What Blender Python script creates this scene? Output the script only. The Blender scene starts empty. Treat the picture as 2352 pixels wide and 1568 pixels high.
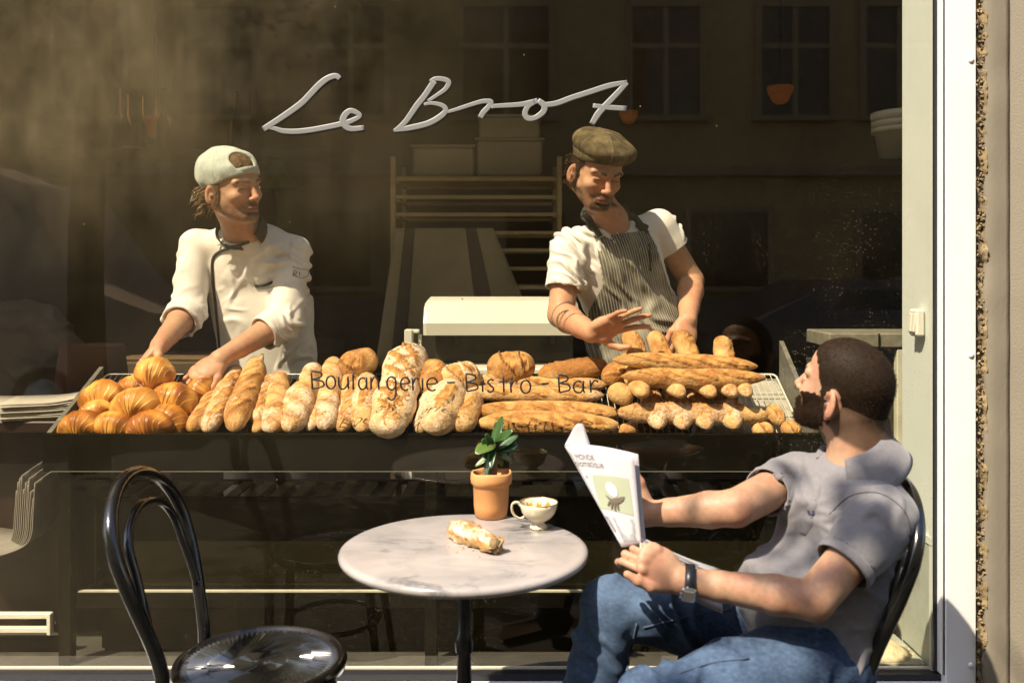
import bpy, math, random
import numpy as np
from mathutils import Vector, Matrix
from mathutils.bvhtree import BVHTree

# ------------------------------------------------------------------ camera, world, sun, exposure
SC = bpy.context.scene
COL = SC.collection
CAM = np.array([0.0, -2.6, 1.375])          # street side, glass lies in the plane y = 0
FPX, CX, HY = 2100.0, 1176.0, 620.0         # focal length, centre column and horizon row in a 2352 px wide picture
cam_d = bpy.data.cameras.new('camera'); cam = bpy.data.objects.new('camera', cam_d); COL.objects.link(cam)
cam.location = CAM; cam.rotation_euler = (math.pi/2, 0, 0)
cam_d.sensor_width = 36.0; cam_d.lens = 36.0*FPX/2352.0
cam_d.shift_y = -(784.0-HY)/2352.0
cam_d.clip_start = 0.05; cam_d.clip_end = 400
cam_d.dof.use_dof = True; cam_d.dof.focus_distance = 2.92; cam_d.dof.aperture_fstop = 3.2
SC.camera = cam
SUN = Vector((0.43, 0.42, -0.80)).normalized()
world = bpy.data.worlds.new('World'); SC.world = world; world.use_nodes = True
wn = world.node_tree.nodes; wl = world.node_tree.links
sky = wn.new('ShaderNodeTexSky'); sky.sky_type = 'NISHITA'; sky.sun_disc = False
sky.sun_elevation = math.asin(-SUN.z); sky.sun_rotation = math.atan2(-SUN.x, -SUN.y)
sky.air_density = 1.0; sky.dust_density = 1.5
wl.new(sky.outputs[0], wn['Background'].inputs[0]); wn['Background'].inputs[1].default_value = 0.15
sun_d = bpy.data.lights.new('sun', 'SUN'); sun_d.energy = 3.9; sun_d.angle = math.radians(0.5); sun_d.color = (1.0, 0.90, 0.74)
sun = bpy.data.objects.new('sun', sun_d); COL.objects.link(sun)
sun.rotation_euler = SUN.to_track_quat('-Z', 'Y').to_euler(); sun.location = (-3, -4, 8)
SC.view_settings.view_transform = 'Standard'; SC.view_settings.look = 'None'
SC.view_settings.gamma = 1.0; SC.view_settings.use_curve_mapping = False
SC.view_settings.exposure = 1.22
SC.render.engine = 'CYCLES'
SC.cycles.use_denoising = True
SC.cycles.max_bounces = 8; SC.cycles.transparent_max_bounces = 16
SC.cycles.sample_clamp_indirect = 6.0; SC.cycles.caustics_reflective = False; SC.cycles.caustics_refractive = False
# ------------------------------------------------------------------ helpers
PI = math.pi
def V(*a): return np.array(a, float)
def nrm(v):
    v = np.asarray(v, float); return v/(np.linalg.norm(v)+1e-12)
def P(px, py, y):
    """point at depth y (metres behind the glass) seen at column px, row py of the 2352 px wide photograph"""
    d = y-CAM[1]
    return V((px-CX)/FPX*d, y, CAM[2]-(py-HY)/FPX*d)
def ray(px, py): return V((px-CX)/FPX, 1.0, -(py-HY)/FPX)
def lin(c):
    """sRGB 0-255 to linear"""
    return tuple(((x/255.0)/12.92 if x/255.0 <= 0.04045 else ((x/255.0+0.055)/1.055)**2.4) for x in c)

def raw_mesh(name, v, faces_flat, nper, mat=None, smooth=True, cols=None, attrs=None):
    v = np.asarray(v, np.float32); f = np.asarray(faces_flat, np.int32).ravel()
    nf = len(f)//nper
    me = bpy.data.meshes.new(name)
    me.vertices.add(len(v)); me.vertices.foreach_set('co', v.ravel())
    me.loops.add(len(f)); me.loops.foreach_set('vertex_index', f)
    me.polygons.add(nf); me.polygons.foreach_set('loop_start', np.arange(nf, dtype=np.int32)*nper)
    try: me.polygons.foreach_set('loop_total', np.full(nf, nper, np.int32))
    except Exception: pass
    me.polygons.foreach_set('use_smooth', np.full(nf, bool(smooth)))
    me.update(calc_edges=True); me.validate()
    if cols is not None:
        c = np.ones((len(v), 4), np.float32); c[:, :3] = cols
        a = me.attributes.new('Col', 'FLOAT_COLOR', 'POINT'); a.data.foreach_set('color', c.ravel())
    for k, arr in (attrs or {}).items():
        a = me.attributes.new(k, 'FLOAT', 'POINT'); a.data.foreach_set('value', np.asarray(arr, np.float32))
    if mat: me.materials.append(mat)
    return me

class MB:
    """collects polygons into one mesh"""
    def __init__(s): s.v = []; s.f = []
    def add(s, v, f):
        o = len(s.v); s.v += [tuple(map(float, x)) for x in v]; s.f += [tuple(i+o for i in q) for q in f]; return s
    def box(s, c, d, R=None, bev=0.0):
        c = np.asarray(c, float); d = np.asarray(d, float)/2
        if bev > 0:
            b = min(bev, d.min()*0.9); pts = []
            for sx in (-1, 1):
                for sy in (-1, 1):
                    for sz in (-1, 1):
                        pts += [(sx*d[0], sy*(d[1]-b), sz*(d[2]-b)), (sx*(d[0]-b), sy*d[1], sz*(d[2]-b)), (sx*(d[0]-b), sy*(d[1]-b), sz*d[2])]
            I = lambda x, y, z, k: (((x > 0)*2+(y > 0))*2+(z > 0))*3+k
            f = []
            f += [(I(1,-1,-1,0), I(1,1,-1,0), I(1,1,1,0), I(1,-1,1,0)), (I(-1,-1,-1,0), I(-1,-1,1,0), I(-1,1,1,0), I(-1,1,-1,0))]
            f += [(I(-1,1,-1,1), I(-1,1,1,1), I(1,1,1,1), I(1,1,-1,1)), (I(-1,-1,-1,1), I(1,-1,-1,1), I(1,-1,1,1), I(-1,-1,1,1))]
            f += [(I(-1,-1,1,2), I(1,-1,1,2), I(1,1,1,2), I(-1,1,1,2)), (I(-1,-1,-1,2), I(-1,1,-1,2), I(1,1,-1,2), I(1,-1,-1,2))]
            for y in (-1, 1):
                for z in (-1, 1): f.append((I(-1,y,z,1), I(-1,y,z,2), I(1,y,z,2), I(1,y,z,1)))
            for x in (-1, 1):
                for z in (-1, 1): f.append((I(x,-1,z,0), I(x,-1,z,2), I(x,1,z,2), I(x,1,z,0)))
            for x in (-1, 1):
                for y in (-1, 1): f.append((I(x,y,-1,0), I(x,y,-1,1), I(x,y,1,1), I(x,y,1,0)))
            for x in (-1, 1):
                for y in (-1, 1):
                    for z in (-1, 1): f.append((I(x,y,z,0), I(x,y,z,1), I(x,y,z,2)))
            pts = np.array(pts)
        else:
            pts = np.array([(x*d[0], y*d[1], z*d[2]) for x in (-1, 1) for y in (-1, 1) for z in (-1, 1)])
            f = [(0,1,3,2), (4,6,7,5), (0,4,5,1), (2,3,7,6), (0,2,6,4), (1,5,7,3)]
        if R is not None: pts = pts @ np.asarray(R).T
        return s.add(pts+c, f)
    def tube(s, pts, rad, n=8, squash=None, closed=False, caps=True):
        """squash = (direction, factor): flatten the section along a world direction"""
        p = np.asarray(pts, float); m = len(p)
        rad = np.full(m, rad, float) if np.isscalar(rad) else np.asarray(rad, float)
        t = np.zeros_like(p)
        if closed: t = np.roll(p, -1, 0)-np.roll(p, 1, 0)
        else: t[1:-1] = p[2:]-p[:-2]; t[0] = p[1]-p[0]; t[-1] = p[-1]-p[-2]
        t /= (np.linalg.norm(t, axis=1, keepdims=True)+1e-12)
        a = V(0, 0, 1) if abs(t[0][2]) < 0.9 else V(1, 0, 0)
        u = nrm(np.cross(t[0], a)); vs = []
        for i in range(m):
            u = nrm(u-t[i]*np.dot(u, t[i])); w = np.cross(t[i], u)
            for k in range(n):
                an = 2*PI*k/n; q = (u*math.cos(an)+w*math.sin(an))*rad[i]
                if squash is not None:
                    dq = np.asarray(squash[0]); q = q-dq*np.dot(q, dq)*(1-squash[1])
                vs.append(p[i]+q)
        f = []
        for i in range(m if closed else m-1):
            j = (i+1) % m
            for k in range(n): f.append((i*n+k, i*n+(k+1) % n, j*n+(k+1) % n, j*n+k))
        if caps and not closed:
            f.append(tuple(range(n))[::-1]); f.append(tuple((m-1)*n+k for k in range(n)))
        return s.add(vs, f)
    def lathe(s, prof, c=(0, 0, 0), n=32, axis=None):
        """prof: list of (radius, height); turned about z at c"""
        vs = []; f = []
        for (r, h) in prof:
            for k in range(n):
                an = 2*PI*k/n; vs.append((c[0]+r*math.cos(an), c[1]+r*math.sin(an), c[2]+h))
        for i in range(len(prof)-1):
            for k in range(n): f.append((i*n+k, i*n+(k+1) % n, (i+1)*n+(k+1) % n, (i+1)*n+k))
        f.append(tuple(range(n))[::-1]); f.append(tuple((len(prof)-1)*n+k for k in range(n)))
        return s.add(vs, f)
    def grid(s, fn, nu, nv):
        vs = [fn(i/nu, j/nv) for i in range(nu+1) for j in range(nv+1)]
        f = [(i*(nv+1)+j, (i+1)*(nv+1)+j, (i+1)*(nv+1)+j+1, i*(nv+1)+j+1) for i in range(nu) for j in range(nv)]
        return s.add(vs, f)
    def mesh(s, name, m=None, smooth=False):
        me = bpy.data.meshes.new(name); me.from_pydata(s.v, [], s.f); me.validate(); me.update()
        if m: me.materials.append(m)
        if smooth: me.polygons.foreach_set('use_smooth', np.ones(len(me.polygons), bool))
        return me
    def build(s, name, m=None, parent=None, smooth=False, solid=0.0):
        return link(name, s.mesh(name, m, smooth), parent, solid)

def link(name, me, parent=None, solid=0.0):
    """world-space mesh -> object; under a parent the object keeps the mesh in world coordinates"""
    o = bpy.data.objects.new(name, me); COL.objects.link(o)
    if parent is not None:
        o.parent = parent
        loc = parent.location if parent.type == 'EMPTY' else Vector((0, 0, 0))
        o.matrix_parent_inverse = Matrix.Translation(-loc)
    if solid:
        md = o.modifiers.new('thickness', 'SOLIDIFY'); md.thickness = solid; md.offset = 0
    return o
def tag(o, label, cat, group=None):
    o['label'] = label; o['category'] = cat
    if group: o['group'] = group
    return o
def thing(name, label, cat, loc=(0, 0, 0), group=None):
    o = bpy.data.objects.new(name, None); COL.objects.link(o); o.location = tuple(map(float, loc)); o.empty_display_size = 0.05
    return tag(o, label, cat, group)
def struct(o): o['kind'] = 'structure'; return o
def stuff(o): o['kind'] = 'stuff'; return o

# ------------------------------------------------------------------ materials
def mat(name, col=(0.5, 0.5, 0.5), rough=0.6, var=0.15, scale=12.0, bump=0.0, bscale=None, metal=0.0, spec=0.5, attr=False,
        emit=None, estr=0.0, coat=0.0, sss=0.0, dirt=0.0, dirtcol=(0.2, 0.17, 0.12), stretch=(1, 1, 1), sheen=0.0, flour=False, trans=0.0):
    m = bpy.data.materials.new(name); m.use_nodes = True
    nt = m.node_tree; N = nt.nodes; L = nt.links; b = N['Principled BSDF']
    tc = N.new('ShaderNodeTexCoord'); mp = N.new('ShaderNodeMapping'); mp.inputs['Scale'].default_value = stretch
    L.new(tc.outputs['Object'], mp.inputs[0])
    n1 = N.new('ShaderNodeTexNoise'); n1.inputs['Scale'].default_value = scale; n1.inputs['Detail'].default_value = 6; n1.inputs['Roughness'].default_value = 0.6
    L.new(mp.outputs[0], n1.inputs['Vector'])
    mr = N.new('ShaderNodeMapRange'); mr.inputs[1].default_value = 0.3; mr.inputs[2].default_value = 0.7
    mr.inputs[3].default_value = 1-var; mr.inputs[4].default_value = 1+var
    L.new(n1.outputs[0], mr.inputs[0])
    if attr:
        at = N.new('ShaderNodeAttribute'); at.attribute_name = 'Col'; src = at.outputs['Color']
    else:
        rgb = N.new('ShaderNodeRGB'); rgb.outputs[0].default_value = (*col, 1); src = rgb.outputs[0]
    mx = N.new('ShaderNodeVectorMath'); mx.operation = 'SCALE'
    L.new(src, mx.inputs[0]); L.new(mr.outputs[0], mx.inputs['Scale']); out = mx.outputs[0]
    if flour:
        fa = N.new('ShaderNodeAttribute'); fa.attribute_name = 'fl'
        n3 = N.new('ShaderNodeTexNoise'); n3.inputs['Scale'].default_value = 95; n3.inputs['Detail'].default_value = 5; n3.inputs['Roughness'].default_value = 0.7
        L.new(tc.outputs['Object'], n3.inputs['Vector'])
        s1 = N.new('ShaderNodeMath'); s1.operation = 'ADD'; L.new(n3.outputs[0], s1.inputs[0]); L.new(fa.outputs['Fac'], s1.inputs[1])
        r3 = N.new('ShaderNodeMapRange'); r3.inputs[1].default_value = 0.82; r3.inputs[2].default_value = 1.12; r3.inputs[3].default_value = 0; r3.inputs[4].default_value = 0.8
        L.new(s1.outputs[0], r3.inputs[0])
        m3 = N.new('ShaderNodeMixRGB'); L.new(r3.outputs[0], m3.inputs[0]); L.new(out, m3.inputs[1]); m3.inputs[2].default_value = (0.74, 0.63, 0.47, 1)
        out = m3.outputs[0]
    if dirt:
        n2 = N.new('ShaderNodeTexNoise'); n2.inputs['Scale'].default_value = scale*0.37; n2.inputs['Detail'].default_value = 8; n2.inputs['Roughness'].default_value = 0.7
        L.new(mp.outputs[0], n2.inputs['Vector'])
        r2 = N.new('ShaderNodeMapRange'); r2.inputs[1].default_value = 0.5; r2.inputs[2].default_value = 0.72; r2.inputs[3].default_value = 0; r2.inputs[4].default_value = dirt
        L.new(n2.outputs[0], r2.inputs[0])
        m2 = N.new('ShaderNodeMixRGB'); L.new(r2.outputs[0], m2.inputs[0]); L.new(out, m2.inputs[1]); m2.inputs[2].default_value = (*dirtcol, 1)
        out = m2.outputs[0]
    L.new(out, b.inputs['Base Color'])
    b.inputs['Roughness'].default_value = rough; b.inputs['Metallic'].default_value = metal
    b.inputs['Specular IOR Level'].default_value = spec
    if coat: b.inputs['Coat Weight'].default_value = coat; b.inputs['Coat Roughness'].default_value = 0.08
    if sheen: b.inputs['Sheen Weight'].default_value = sheen
    if sss:
        b.inputs['Subsurface Weight'].default_value = sss; b.inputs['Subsurface Scale'].default_value = 0.008
        b.inputs['Subsurface Radius'].default_value = (1.0, 0.35, 0.2)
    if emit: b.inputs['Emission Color'].default_value = (*emit, 1); b.inputs['Emission Strength'].default_value = estr
    if trans: b.inputs['Transmission Weight'].default_value = trans
    if bump:
        bn = N.new('ShaderNodeTexNoise'); bn.inputs['Scale'].default_value = bscale or scale*4; bn.inputs['Detail'].default_value = 5
        L.new(mp.outputs[0], bn.inputs['Vector'])
        bp = N.new('ShaderNodeBump'); bp.inputs['Strength'].default_value = min(1.0, bump); bp.inputs['Distance'].default_value = 0.004 if bump < 0.95 else 0.009
        L.new(bn.outputs[0], bp.inputs['Height']); L.new(bp.outputs[0], b.inputs['Normal'])
    return m

# ------------------------------------------------------------------ smooth noise in numpy
class SN:
    def __init__(s, seed, n=18):
        r = np.random.RandomState(seed); k = r.normal(size=(n, 3)); k /= np.linalg.norm(k, axis=1, keepdims=True)
        s.k = k*r.uniform(0.6, 1.7, (n, 1)); s.p = r.uniform(0, 2*PI, n); s.n = n
    def __call__(s, p, freq):
        return np.sin((p @ s.k.T)*(2*PI*freq)+s.p).sum(1)/math.sqrt(s.n/2)      # about N(0,1)
def fbm(sn, p, f, o=3):
    return sum(sn(p+i*3.7, f*2**i)*0.5**i for i in range(o))
def sstep(a, b, x):
    t = np.clip((x-a)/(b-a), 0, 1); return t*t*(3-2*t)

# ------------------------------------------------------------------ signed distance modelling (smooth unions, one skin per figure)
class Frame:
    def __init__(s, o, f, u):
        s.o = np.asarray(o, float); f = nrm(f); l = nrm(np.cross(u, f)); u = np.cross(f, l); s.R = np.stack([f, l, u], 1)
    def __call__(s, *p): return s.o+s.R @ V(*p)
    def loc(s, p): return (p-s.o) @ s.R
def head_frame(o, az, pitch, roll):
    """az: 0 looks to the camera, positive to the right of the picture; pitch > 0 looks up; roll > 0 leans the crown to the picture's right"""
    f = V(math.sin(az)*math.cos(pitch), -math.cos(az)*math.cos(pitch), math.sin(pitch))
    u0 = V(-math.sin(az)*math.sin(pitch), math.cos(az)*math.sin(pitch), math.cos(pitch))
    side = np.cross(f, u0)
    u = u0*math.cos(roll)-side*math.sin(roll)
    return Frame(o, f, u)

class Sdf:
    def __init__(s): s.p = []
    def _add(s, lo, hi, fn, op, k): s.p.append((np.asarray(lo)-k*1.2, np.asarray(hi)+k*1.2, fn, op, k)); return s
    def cone(s, a, b, ra, rb, k=0.02, op='u'):
        a = np.asarray(a, float); b = np.asarray(b, float); d = b-a; L2 = d @ d+1e-12; m = max(ra, rb)
        def fn(x, y, z):
            px, py, pz = x-a[0], y-a[1], z-a[2]
            t = np.clip((px*d[0]+py*d[1]+pz*d[2])/L2, 0, 1)
            return np.sqrt((px-t*d[0])**2+(py-t*d[1])**2+(pz-t*d[2])**2)-(ra+t*(rb-ra))
        return s._add(np.minimum(a, b)-m, np.maximum(a, b)+m, fn, op, k)
    def chain(s, pts, rad, k=0.02, op='u'):
        for i in range(len(pts)-1): s.cone(pts[i], pts[i+1], rad[i], rad[i+1], k, op)
        return s
    def ell(s, c, r, R=None, k=0.02, op='u'):
        c = np.asarray(c, float); r = np.asarray(r, float); R = np.eye(3) if R is None else np.asarray(R); m = r.max()
        def fn(x, y, z):
            q = [(x-c[0])*R[0, i]+(y-c[1])*R[1, i]+(z-c[2])*R[2, i] for i in range(3)]
            k0 = np.sqrt((q[0]/r[0])**2+(q[1]/r[1])**2+(q[2]/r[2])**2)
            k1 = np.sqrt((q[0]/r[0]**2)**2+(q[1]/r[1]**2)**2+(q[2]/r[2]**2)**2)+1e-9
            return k0*(k0-1)/k1
        ext = np.sqrt(((R*r)**2).sum(1))
        return s._add(c-ext, c+ext, fn, op, k)
    def loft(s, a, b, side, ra, rb, k=0.03, op='u', capa=1.0, capb=1.0):
        """elliptical tapered segment; ra, rb = (half width along side, half depth)"""
        a = np.asarray(a, float); b = np.asarray(b, float); w = nrm(b-a); side = nrm(np.asarray(side, float)-w*np.dot(side, w)); dep = np.cross(w, side)
        L = np.linalg.norm(b-a); m = max(*ra, *rb)
        def fn(x, y, z):
            px, py, pz = x-a[0], y-a[1], z-a[2]
            h = px*w[0]+py*w[1]+pz*w[2]; t = np.clip(h/L, 0, 1)
            ru = ra[0]+t*(rb[0]-ra[0]); rv = ra[1]+t*(rb[1]-ra[1])
            qu = px*side[0]+py*side[1]+pz*side[2]; qv = px*dep[0]+py*dep[1]+pz*dep[2]
            qw = np.where(h < 0, h/capa, np.where(h > L, (h-L)/capb, 0.0))
            rw = (ru+rv)*0.5
            k0 = np.sqrt((qu/ru)**2+(qv/rv)**2+(qw/rw)**2)
            return (k0-1)*np.minimum(ru, rv)
        return s._add(np.minimum(a, b)-m, np.maximum(a, b)+m, fn, op, k)
    def cyl(s, a, b, ra, rb, k=0.006, op='u', rnd=0.003):
        """flat-ended tapered cylinder"""
        a = np.asarray(a, float); b = np.asarray(b, float); w = nrm(b-a); L = np.linalg.norm(b-a); m = max(ra, rb)
        def fn(x, y, z):
            px, py, pz = x-a[0], y-a[1], z-a[2]
            h = px*w[0]+py*w[1]+pz*w[2]
            q = np.sqrt(np.maximum((px-h*w[0])**2+(py-h*w[1])**2+(pz-h*w[2])**2, 0))
            dr = q-(ra+np.clip(h/L, 0, 1)*(rb-ra))+rnd; dh = np.abs(h-L/2)-L/2+rnd
            return np.minimum(np.maximum(dr, dh), 0)+np.sqrt(np.maximum(dr, 0)**2+np.maximum(dh, 0)**2)-rnd
        return s._add(np.minimum(a, b)-m, np.maximum(a, b)+m, fn, op, k)
    def half(s, c, n, op='c', k=0.004, lo=None, hi=None):
        """keep the side the normal points away from"""
        c = np.asarray(c, float); n = nrm(n)
        fn = lambda x, y, z: (x-c[0])*n[0]+(y-c[1])*n[1]+(z-c[2])*n[2]
        return s._add(V(-9, -9, -9) if lo is None else lo, V(9, 9, 9) if hi is None else hi, fn, op, k)
    def func(s, lo, hi, fn, op='u', k=0.01): return s._add(lo, hi, fn, op, k)
    def evaluate(s, lo, hi, h, off=0.0):
        lo = np.asarray(lo, float); n = np.maximum(np.ceil((np.asarray(hi)-lo)/h).astype(int)+1, 4)
        ax = [(lo[i]+np.arange(n[i])*h).astype(np.float32) for i in range(3)]
        D = np.full(n, 0.06, np.float32)
        for (l, u, fn, op, k) in s.p:
            i0 = np.clip(np.floor((l-0.012-lo)/h).astype(int), 0, n); i1 = np.clip(np.ceil((u+0.012-lo)/h).astype(int)+1, 0, n)
            if np.any(i1-i0 < 1): continue
            sl = tuple(slice(a, b) for a, b in zip(i0, i1))
            d = fn(ax[0][sl[0]][:, None, None], ax[1][sl[1]][None, :, None], ax[2][sl[2]][None, None, :]).astype(np.float32)
            A = D[sl]
            if op == 'u':
                t = np.clip(0.5+0.5*(A-d)/k, 0, 1); D[sl] = A*(1-t)+d*t-k*t*(1-t)
            elif op == 's':
                t = np.clip(0.5-0.5*(A+d)/k, 0, 1); D[sl] = A*(1-t)-d*t+k*t*(1-t)
            else:
                t = np.clip(0.5-0.5*(A-d)/k, 0, 1); D[sl] = A*(1-t)+d*t+k*t*(1-t)
        return D-off, lo
    def bounds(s):
        P_ = [p for p in s.p if p[3] == 'u']
        return np.min([p[0] for p in P_], 0)-0.01, np.max([p[1] for p in P_], 0)+0.01
    def mesh(s, h, off=0.0, lo=None, hi=None):
        l, u = s.bounds(); l = l-off; u = u+off
        if lo is not None: l = np.maximum(l, lo)
        if hi is not None: u = np.minimum(u, hi)
        D, l = s.evaluate(l, u, h, off)
        return surface_nets(D, l, h)

def surface_nets(D, lo, h):
    D[0], D[-1] = np.maximum(D[0], 1e-3), np.maximum(D[-1], 1e-3)
    D[:, 0], D[:, -1] = np.maximum(D[:, 0], 1e-3), np.maximum(D[:, -1], 1e-3)
    D[:, :, 0], D[:, :, -1] = np.maximum(D[:, :, 0], 1e-3), np.maximum(D[:, :, -1], 1e-3)
    S = D < 0
    c = np.zeros(tuple(np.array(S.shape)-1), np.uint8)
    for i in (0, 1):
        for j in (0, 1):
            for k in (0, 1): c += S[i:S.shape[0]-1+i, j:S.shape[1]-1+j, k:S.shape[2]-1+k]
    act = np.argwhere((c > 0) & (c < 8))
    idx = np.full(c.shape, -1, np.int32); idx[act[:, 0], act[:, 1], act[:, 2]] = np.arange(len(act))
    acc = np.zeros((len(act), 3)); cnt = np.zeros(len(act))
    g = lambda o: D[act[:, 0]+o[0], act[:, 1]+o[1], act[:, 2]+o[2]].astype(float)
    for a in range(3):
        b, d = [(1, 2), (0, 2), (0, 1)][a]
        for s1 in (0, 1):
            for s2 in (0, 1):
                o0 = [0, 0, 0]; o0[b] = s1; o0[d] = s2; o1 = list(o0); o1[a] = 1
                v0, v1 = g(o0), g(o1); m = (v0 < 0) != (v1 < 0)
                t = np.where(m, v0/np.where(m, v0-v1, 1), 0)
                q = np.zeros((len(act), 3)); q[:, b] = s1; q[:, d] = s2; q[:, a] = t
                acc += q*m[:, None]; cnt += m
    v = lo+(act+acc/np.maximum(cnt, 1)[:, None])*h
    F = []
    for a in range(3):
        b, d = [(1, 2), (2, 0), (0, 1)][a]
        n = S.shape
        s0 = [slice(None)]*3; s1 = [slice(None)]*3; s0[a] = slice(0, n[a]-1); s1[a] = slice(1, n[a])
        e = S[tuple(s0)] != S[tuple(s1)]
        q = np.argwhere(e); q = q[(q[:, b] > 0) & (q[:, d] > 0) & (q[:, b] < n[b]-1) & (q[:, d] < n[d]-1)]
        ins = S[q[:, 0], q[:, 1], q[:, 2]]
        def cell(db, dd):
            r = q.copy(); r[:, b] += db; r[:, d] += dd; return idx[r[:, 0], r[:, 1], r[:, 2]]
        quad = np.stack([cell(-1, -1), cell(0, -1), cell(0, 0), cell(-1, 0)], 1)
        quad[~ins] = quad[~ins][:, ::-1]
        F.append(quad)
    return v, np.concatenate(F)

def normals(v, f):
    n = np.cross(v[f[:, 2]]-v[f[:, 0]], v[f[:, 3]]-v[f[:, 1]]); out = np.zeros_like(v)
    for i in range(4):
        for a in range(3): out[:, a] += np.bincount(f[:, i], n[:, a], len(v))
    return out/(np.linalg.norm(out, axis=1, keepdims=True)+1e-12)
def relax(v, f, it=1, w=0.5):
    for _ in range(it):
        s = np.zeros_like(v); c = np.zeros(len(v))
        for i in range(4):
            j = f[:, (i+1) % 4]
            for a in range(3): s[:, a] += np.bincount(f[:, i], v[j, a], len(v))
            c += np.bincount(f[:, i], minlength=len(v))
        v = v*(1-w)+w*s/np.maximum(c, 1)[:, None]
    return v
def bvh(v, f): return BVHTree.FromPolygons([tuple(x) for x in v.tolist()], f.tolist())
def hit(tree, px, py, lift=0.003):
    d = ray(px, py); r = tree.ray_cast(Vector(CAM), Vector(d).normalized())
    if r[0] is None: return None
    n = np.array(r[1]); n = n if n @ d < 0 else -n
    return np.array(r[0])+n*lift
def project(v):
    d = v[:, 1]-CAM[1]; return np.stack([CX+v[:, 0]/d*FPX, HY-(v[:, 2]-CAM[2])/d*FPX], 1)
def inpoly(q, poly):
    poly = np.asarray(poly, float); x, y = q[:, 0], q[:, 1]; r = np.zeros(len(q), bool); j = len(poly)-1
    for i in range(len(poly)):
        xi, yi = poly[i]; xj, yj = poly[j]
        c = ((yi > y) != (yj > y)) & (x < (xj-xi)*(y-yi)/(yj-yi+1e-12)+xi); r ^= c; j = i
    return r
def submesh(v, f, keep):
    fk = f[keep[f].all(1)]; u = np.unique(fk); m = np.full(len(v), -1); m[u] = np.arange(len(u)); return v[u], m[fk], u
def smooth_path(pts, n=6):
    """Catmull-Rom through points"""
    p = np.asarray(pts, float); out = []
    q = np.vstack([2*p[0]-p[1], p, 2*p[-1]-p[-2]])
    for i in range(1, len(q)-2):
        for t in np.linspace(0, 1, n, endpoint=False):
            out.append(0.5*((2*q[i])+(-q[i-1]+q[i+1])*t+(2*q[i-1]-5*q[i]+4*q[i+1]-q[i+2])*t*t+(-q[i-1]+3*q[i]-3*q[i+1]+q[i+2])*t**3))
    out.append(p[-1]); return np.array(out)
# ------------------------------------------------------------------ people: anatomy
def head_sdf(M, F, jaw=1.0, ears=True, brow=0.0):
    R = F.R
    M.ell(F(-0.006, 0, 0.052), (0.098, 0.075, 0.088), R, 0.02)
    M.ell(F(0.012, 0, 0.075), (0.076, 0.066, 0.062), R, 0.02)
    M.ell(F(0.032, 0, -0.010), (0.060, 0.064, 0.076), R, 0.03)
    for s in (-1, 1):
        M.cone(F(-0.004, s*0.058, -0.030), F(0.072, s*0.022*jaw, -0.074), 0.019, 0.017, 0.03)
        M.cone(F(-0.004, s*0.056, -0.030), F(-0.005, s*0.062, 0.02), 0.018, 0.016, 0.02)
        M.ell(F(0.066, s*0.042, -0.004), (0.020, 0.019, 0.016), R, 0.02)
    M.ell(F(0.080, 0, -0.074), (0.017, 0.024, 0.016), R, 0.015)
    for s in (-1, 1):                                             # sockets first, brows and lids after
        M.ell(F(0.097, s*0.032, 0.021), (0.0115, 0.0175, 0.0105), R, 0.016, 's')
    M.cone(F(0.088, -0.014, 0.043), F(0.088, 0.014, 0.043), 0.010, 0.010, 0.012)
    for s in (-1, 1):
        M.cone(F(0.090, s*0.014, 0.041), F(0.077, s*0.050, 0.043), 0.0085, 0.0075, 0.014)
        M.ell(F(0.0775, s*0.032, 0.021), (0.0135, 0.0145, 0.0130), R, 0.004)
        M.cone(F(0.0905, s*0.021, 0.0225), F(0.083, s*0.046, 0.0225), 0.0032, 0.003, 0.004)   # upper lid
        M.cone(F(0.0885, s*0.022, 0.0150), F(0.082, s*0.044, 0.0150), 0.0030, 0.003, 0.005)   # lower lid
    M.cone(F(0.091, 0, 0.036), F(0.113, 0, -0.008), 0.0075, 0.0105, 0.009)                     # nose
    M.ell(F(0.114, 0, -0.011), (0.0115, 0.011, 0.0095), R, 0.006)
    for s in (-1, 1):
        M.ell(F(0.104, s*0.0125, -0.0145), (0.0095, 0.0065, 0.007), R, 0.005)
        M.ell(F(0.108, s*0.006, -0.0225), (0.004, 0.003, 0.003), R, 0.003, 's')
    M.ell(F(0.088, 0, -0.044), (0.011, 0.026, 0.015), R, 0.012)
    M.ell(F(0.0975, 0, -0.0425), (0.0052, 0.021, 0.0046), R, 0.004)
    M.ell(F(0.0965, 0, -0.0520), (0.0056, 0.0185, 0.0050), R, 0.004)
    M.cone(F(0.103, -0.016, -0.0473), F(0.103, 0.016, -0.0473), 0.0022, 0.0022, 0.003, 's')
    M.cone(F(0.090, -0.014, -0.062), F(0.090, 0.014, -0.062), 0.004, 0.004, 0.008, 's')
    if ears:
        for s in (-1, 1):
            c = F(-0.010, s*0.0815, 0.004)
            f = nrm(R[:, 0]*0.92+R[:, 1]*s*(-0.48)-R[:, 2]*0.15); l = nrm(np.cross(R[:, 2], f)); Re = np.stack([f, l, np.cross(f, l)], 1)
            M.ell(c, (0.0185, 0.0075, 0.032), Re, 0.006)
            M.ell(c+Re @ V(0.003, s*0.007, 0.004), (0.010, 0.005, 0.019), Re, 0.004, 's')
            M.ell(c+Re @ V(0.007, s*0.003, -0.004), (0.006, 0.006, 0.008), Re, 0.004)

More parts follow.
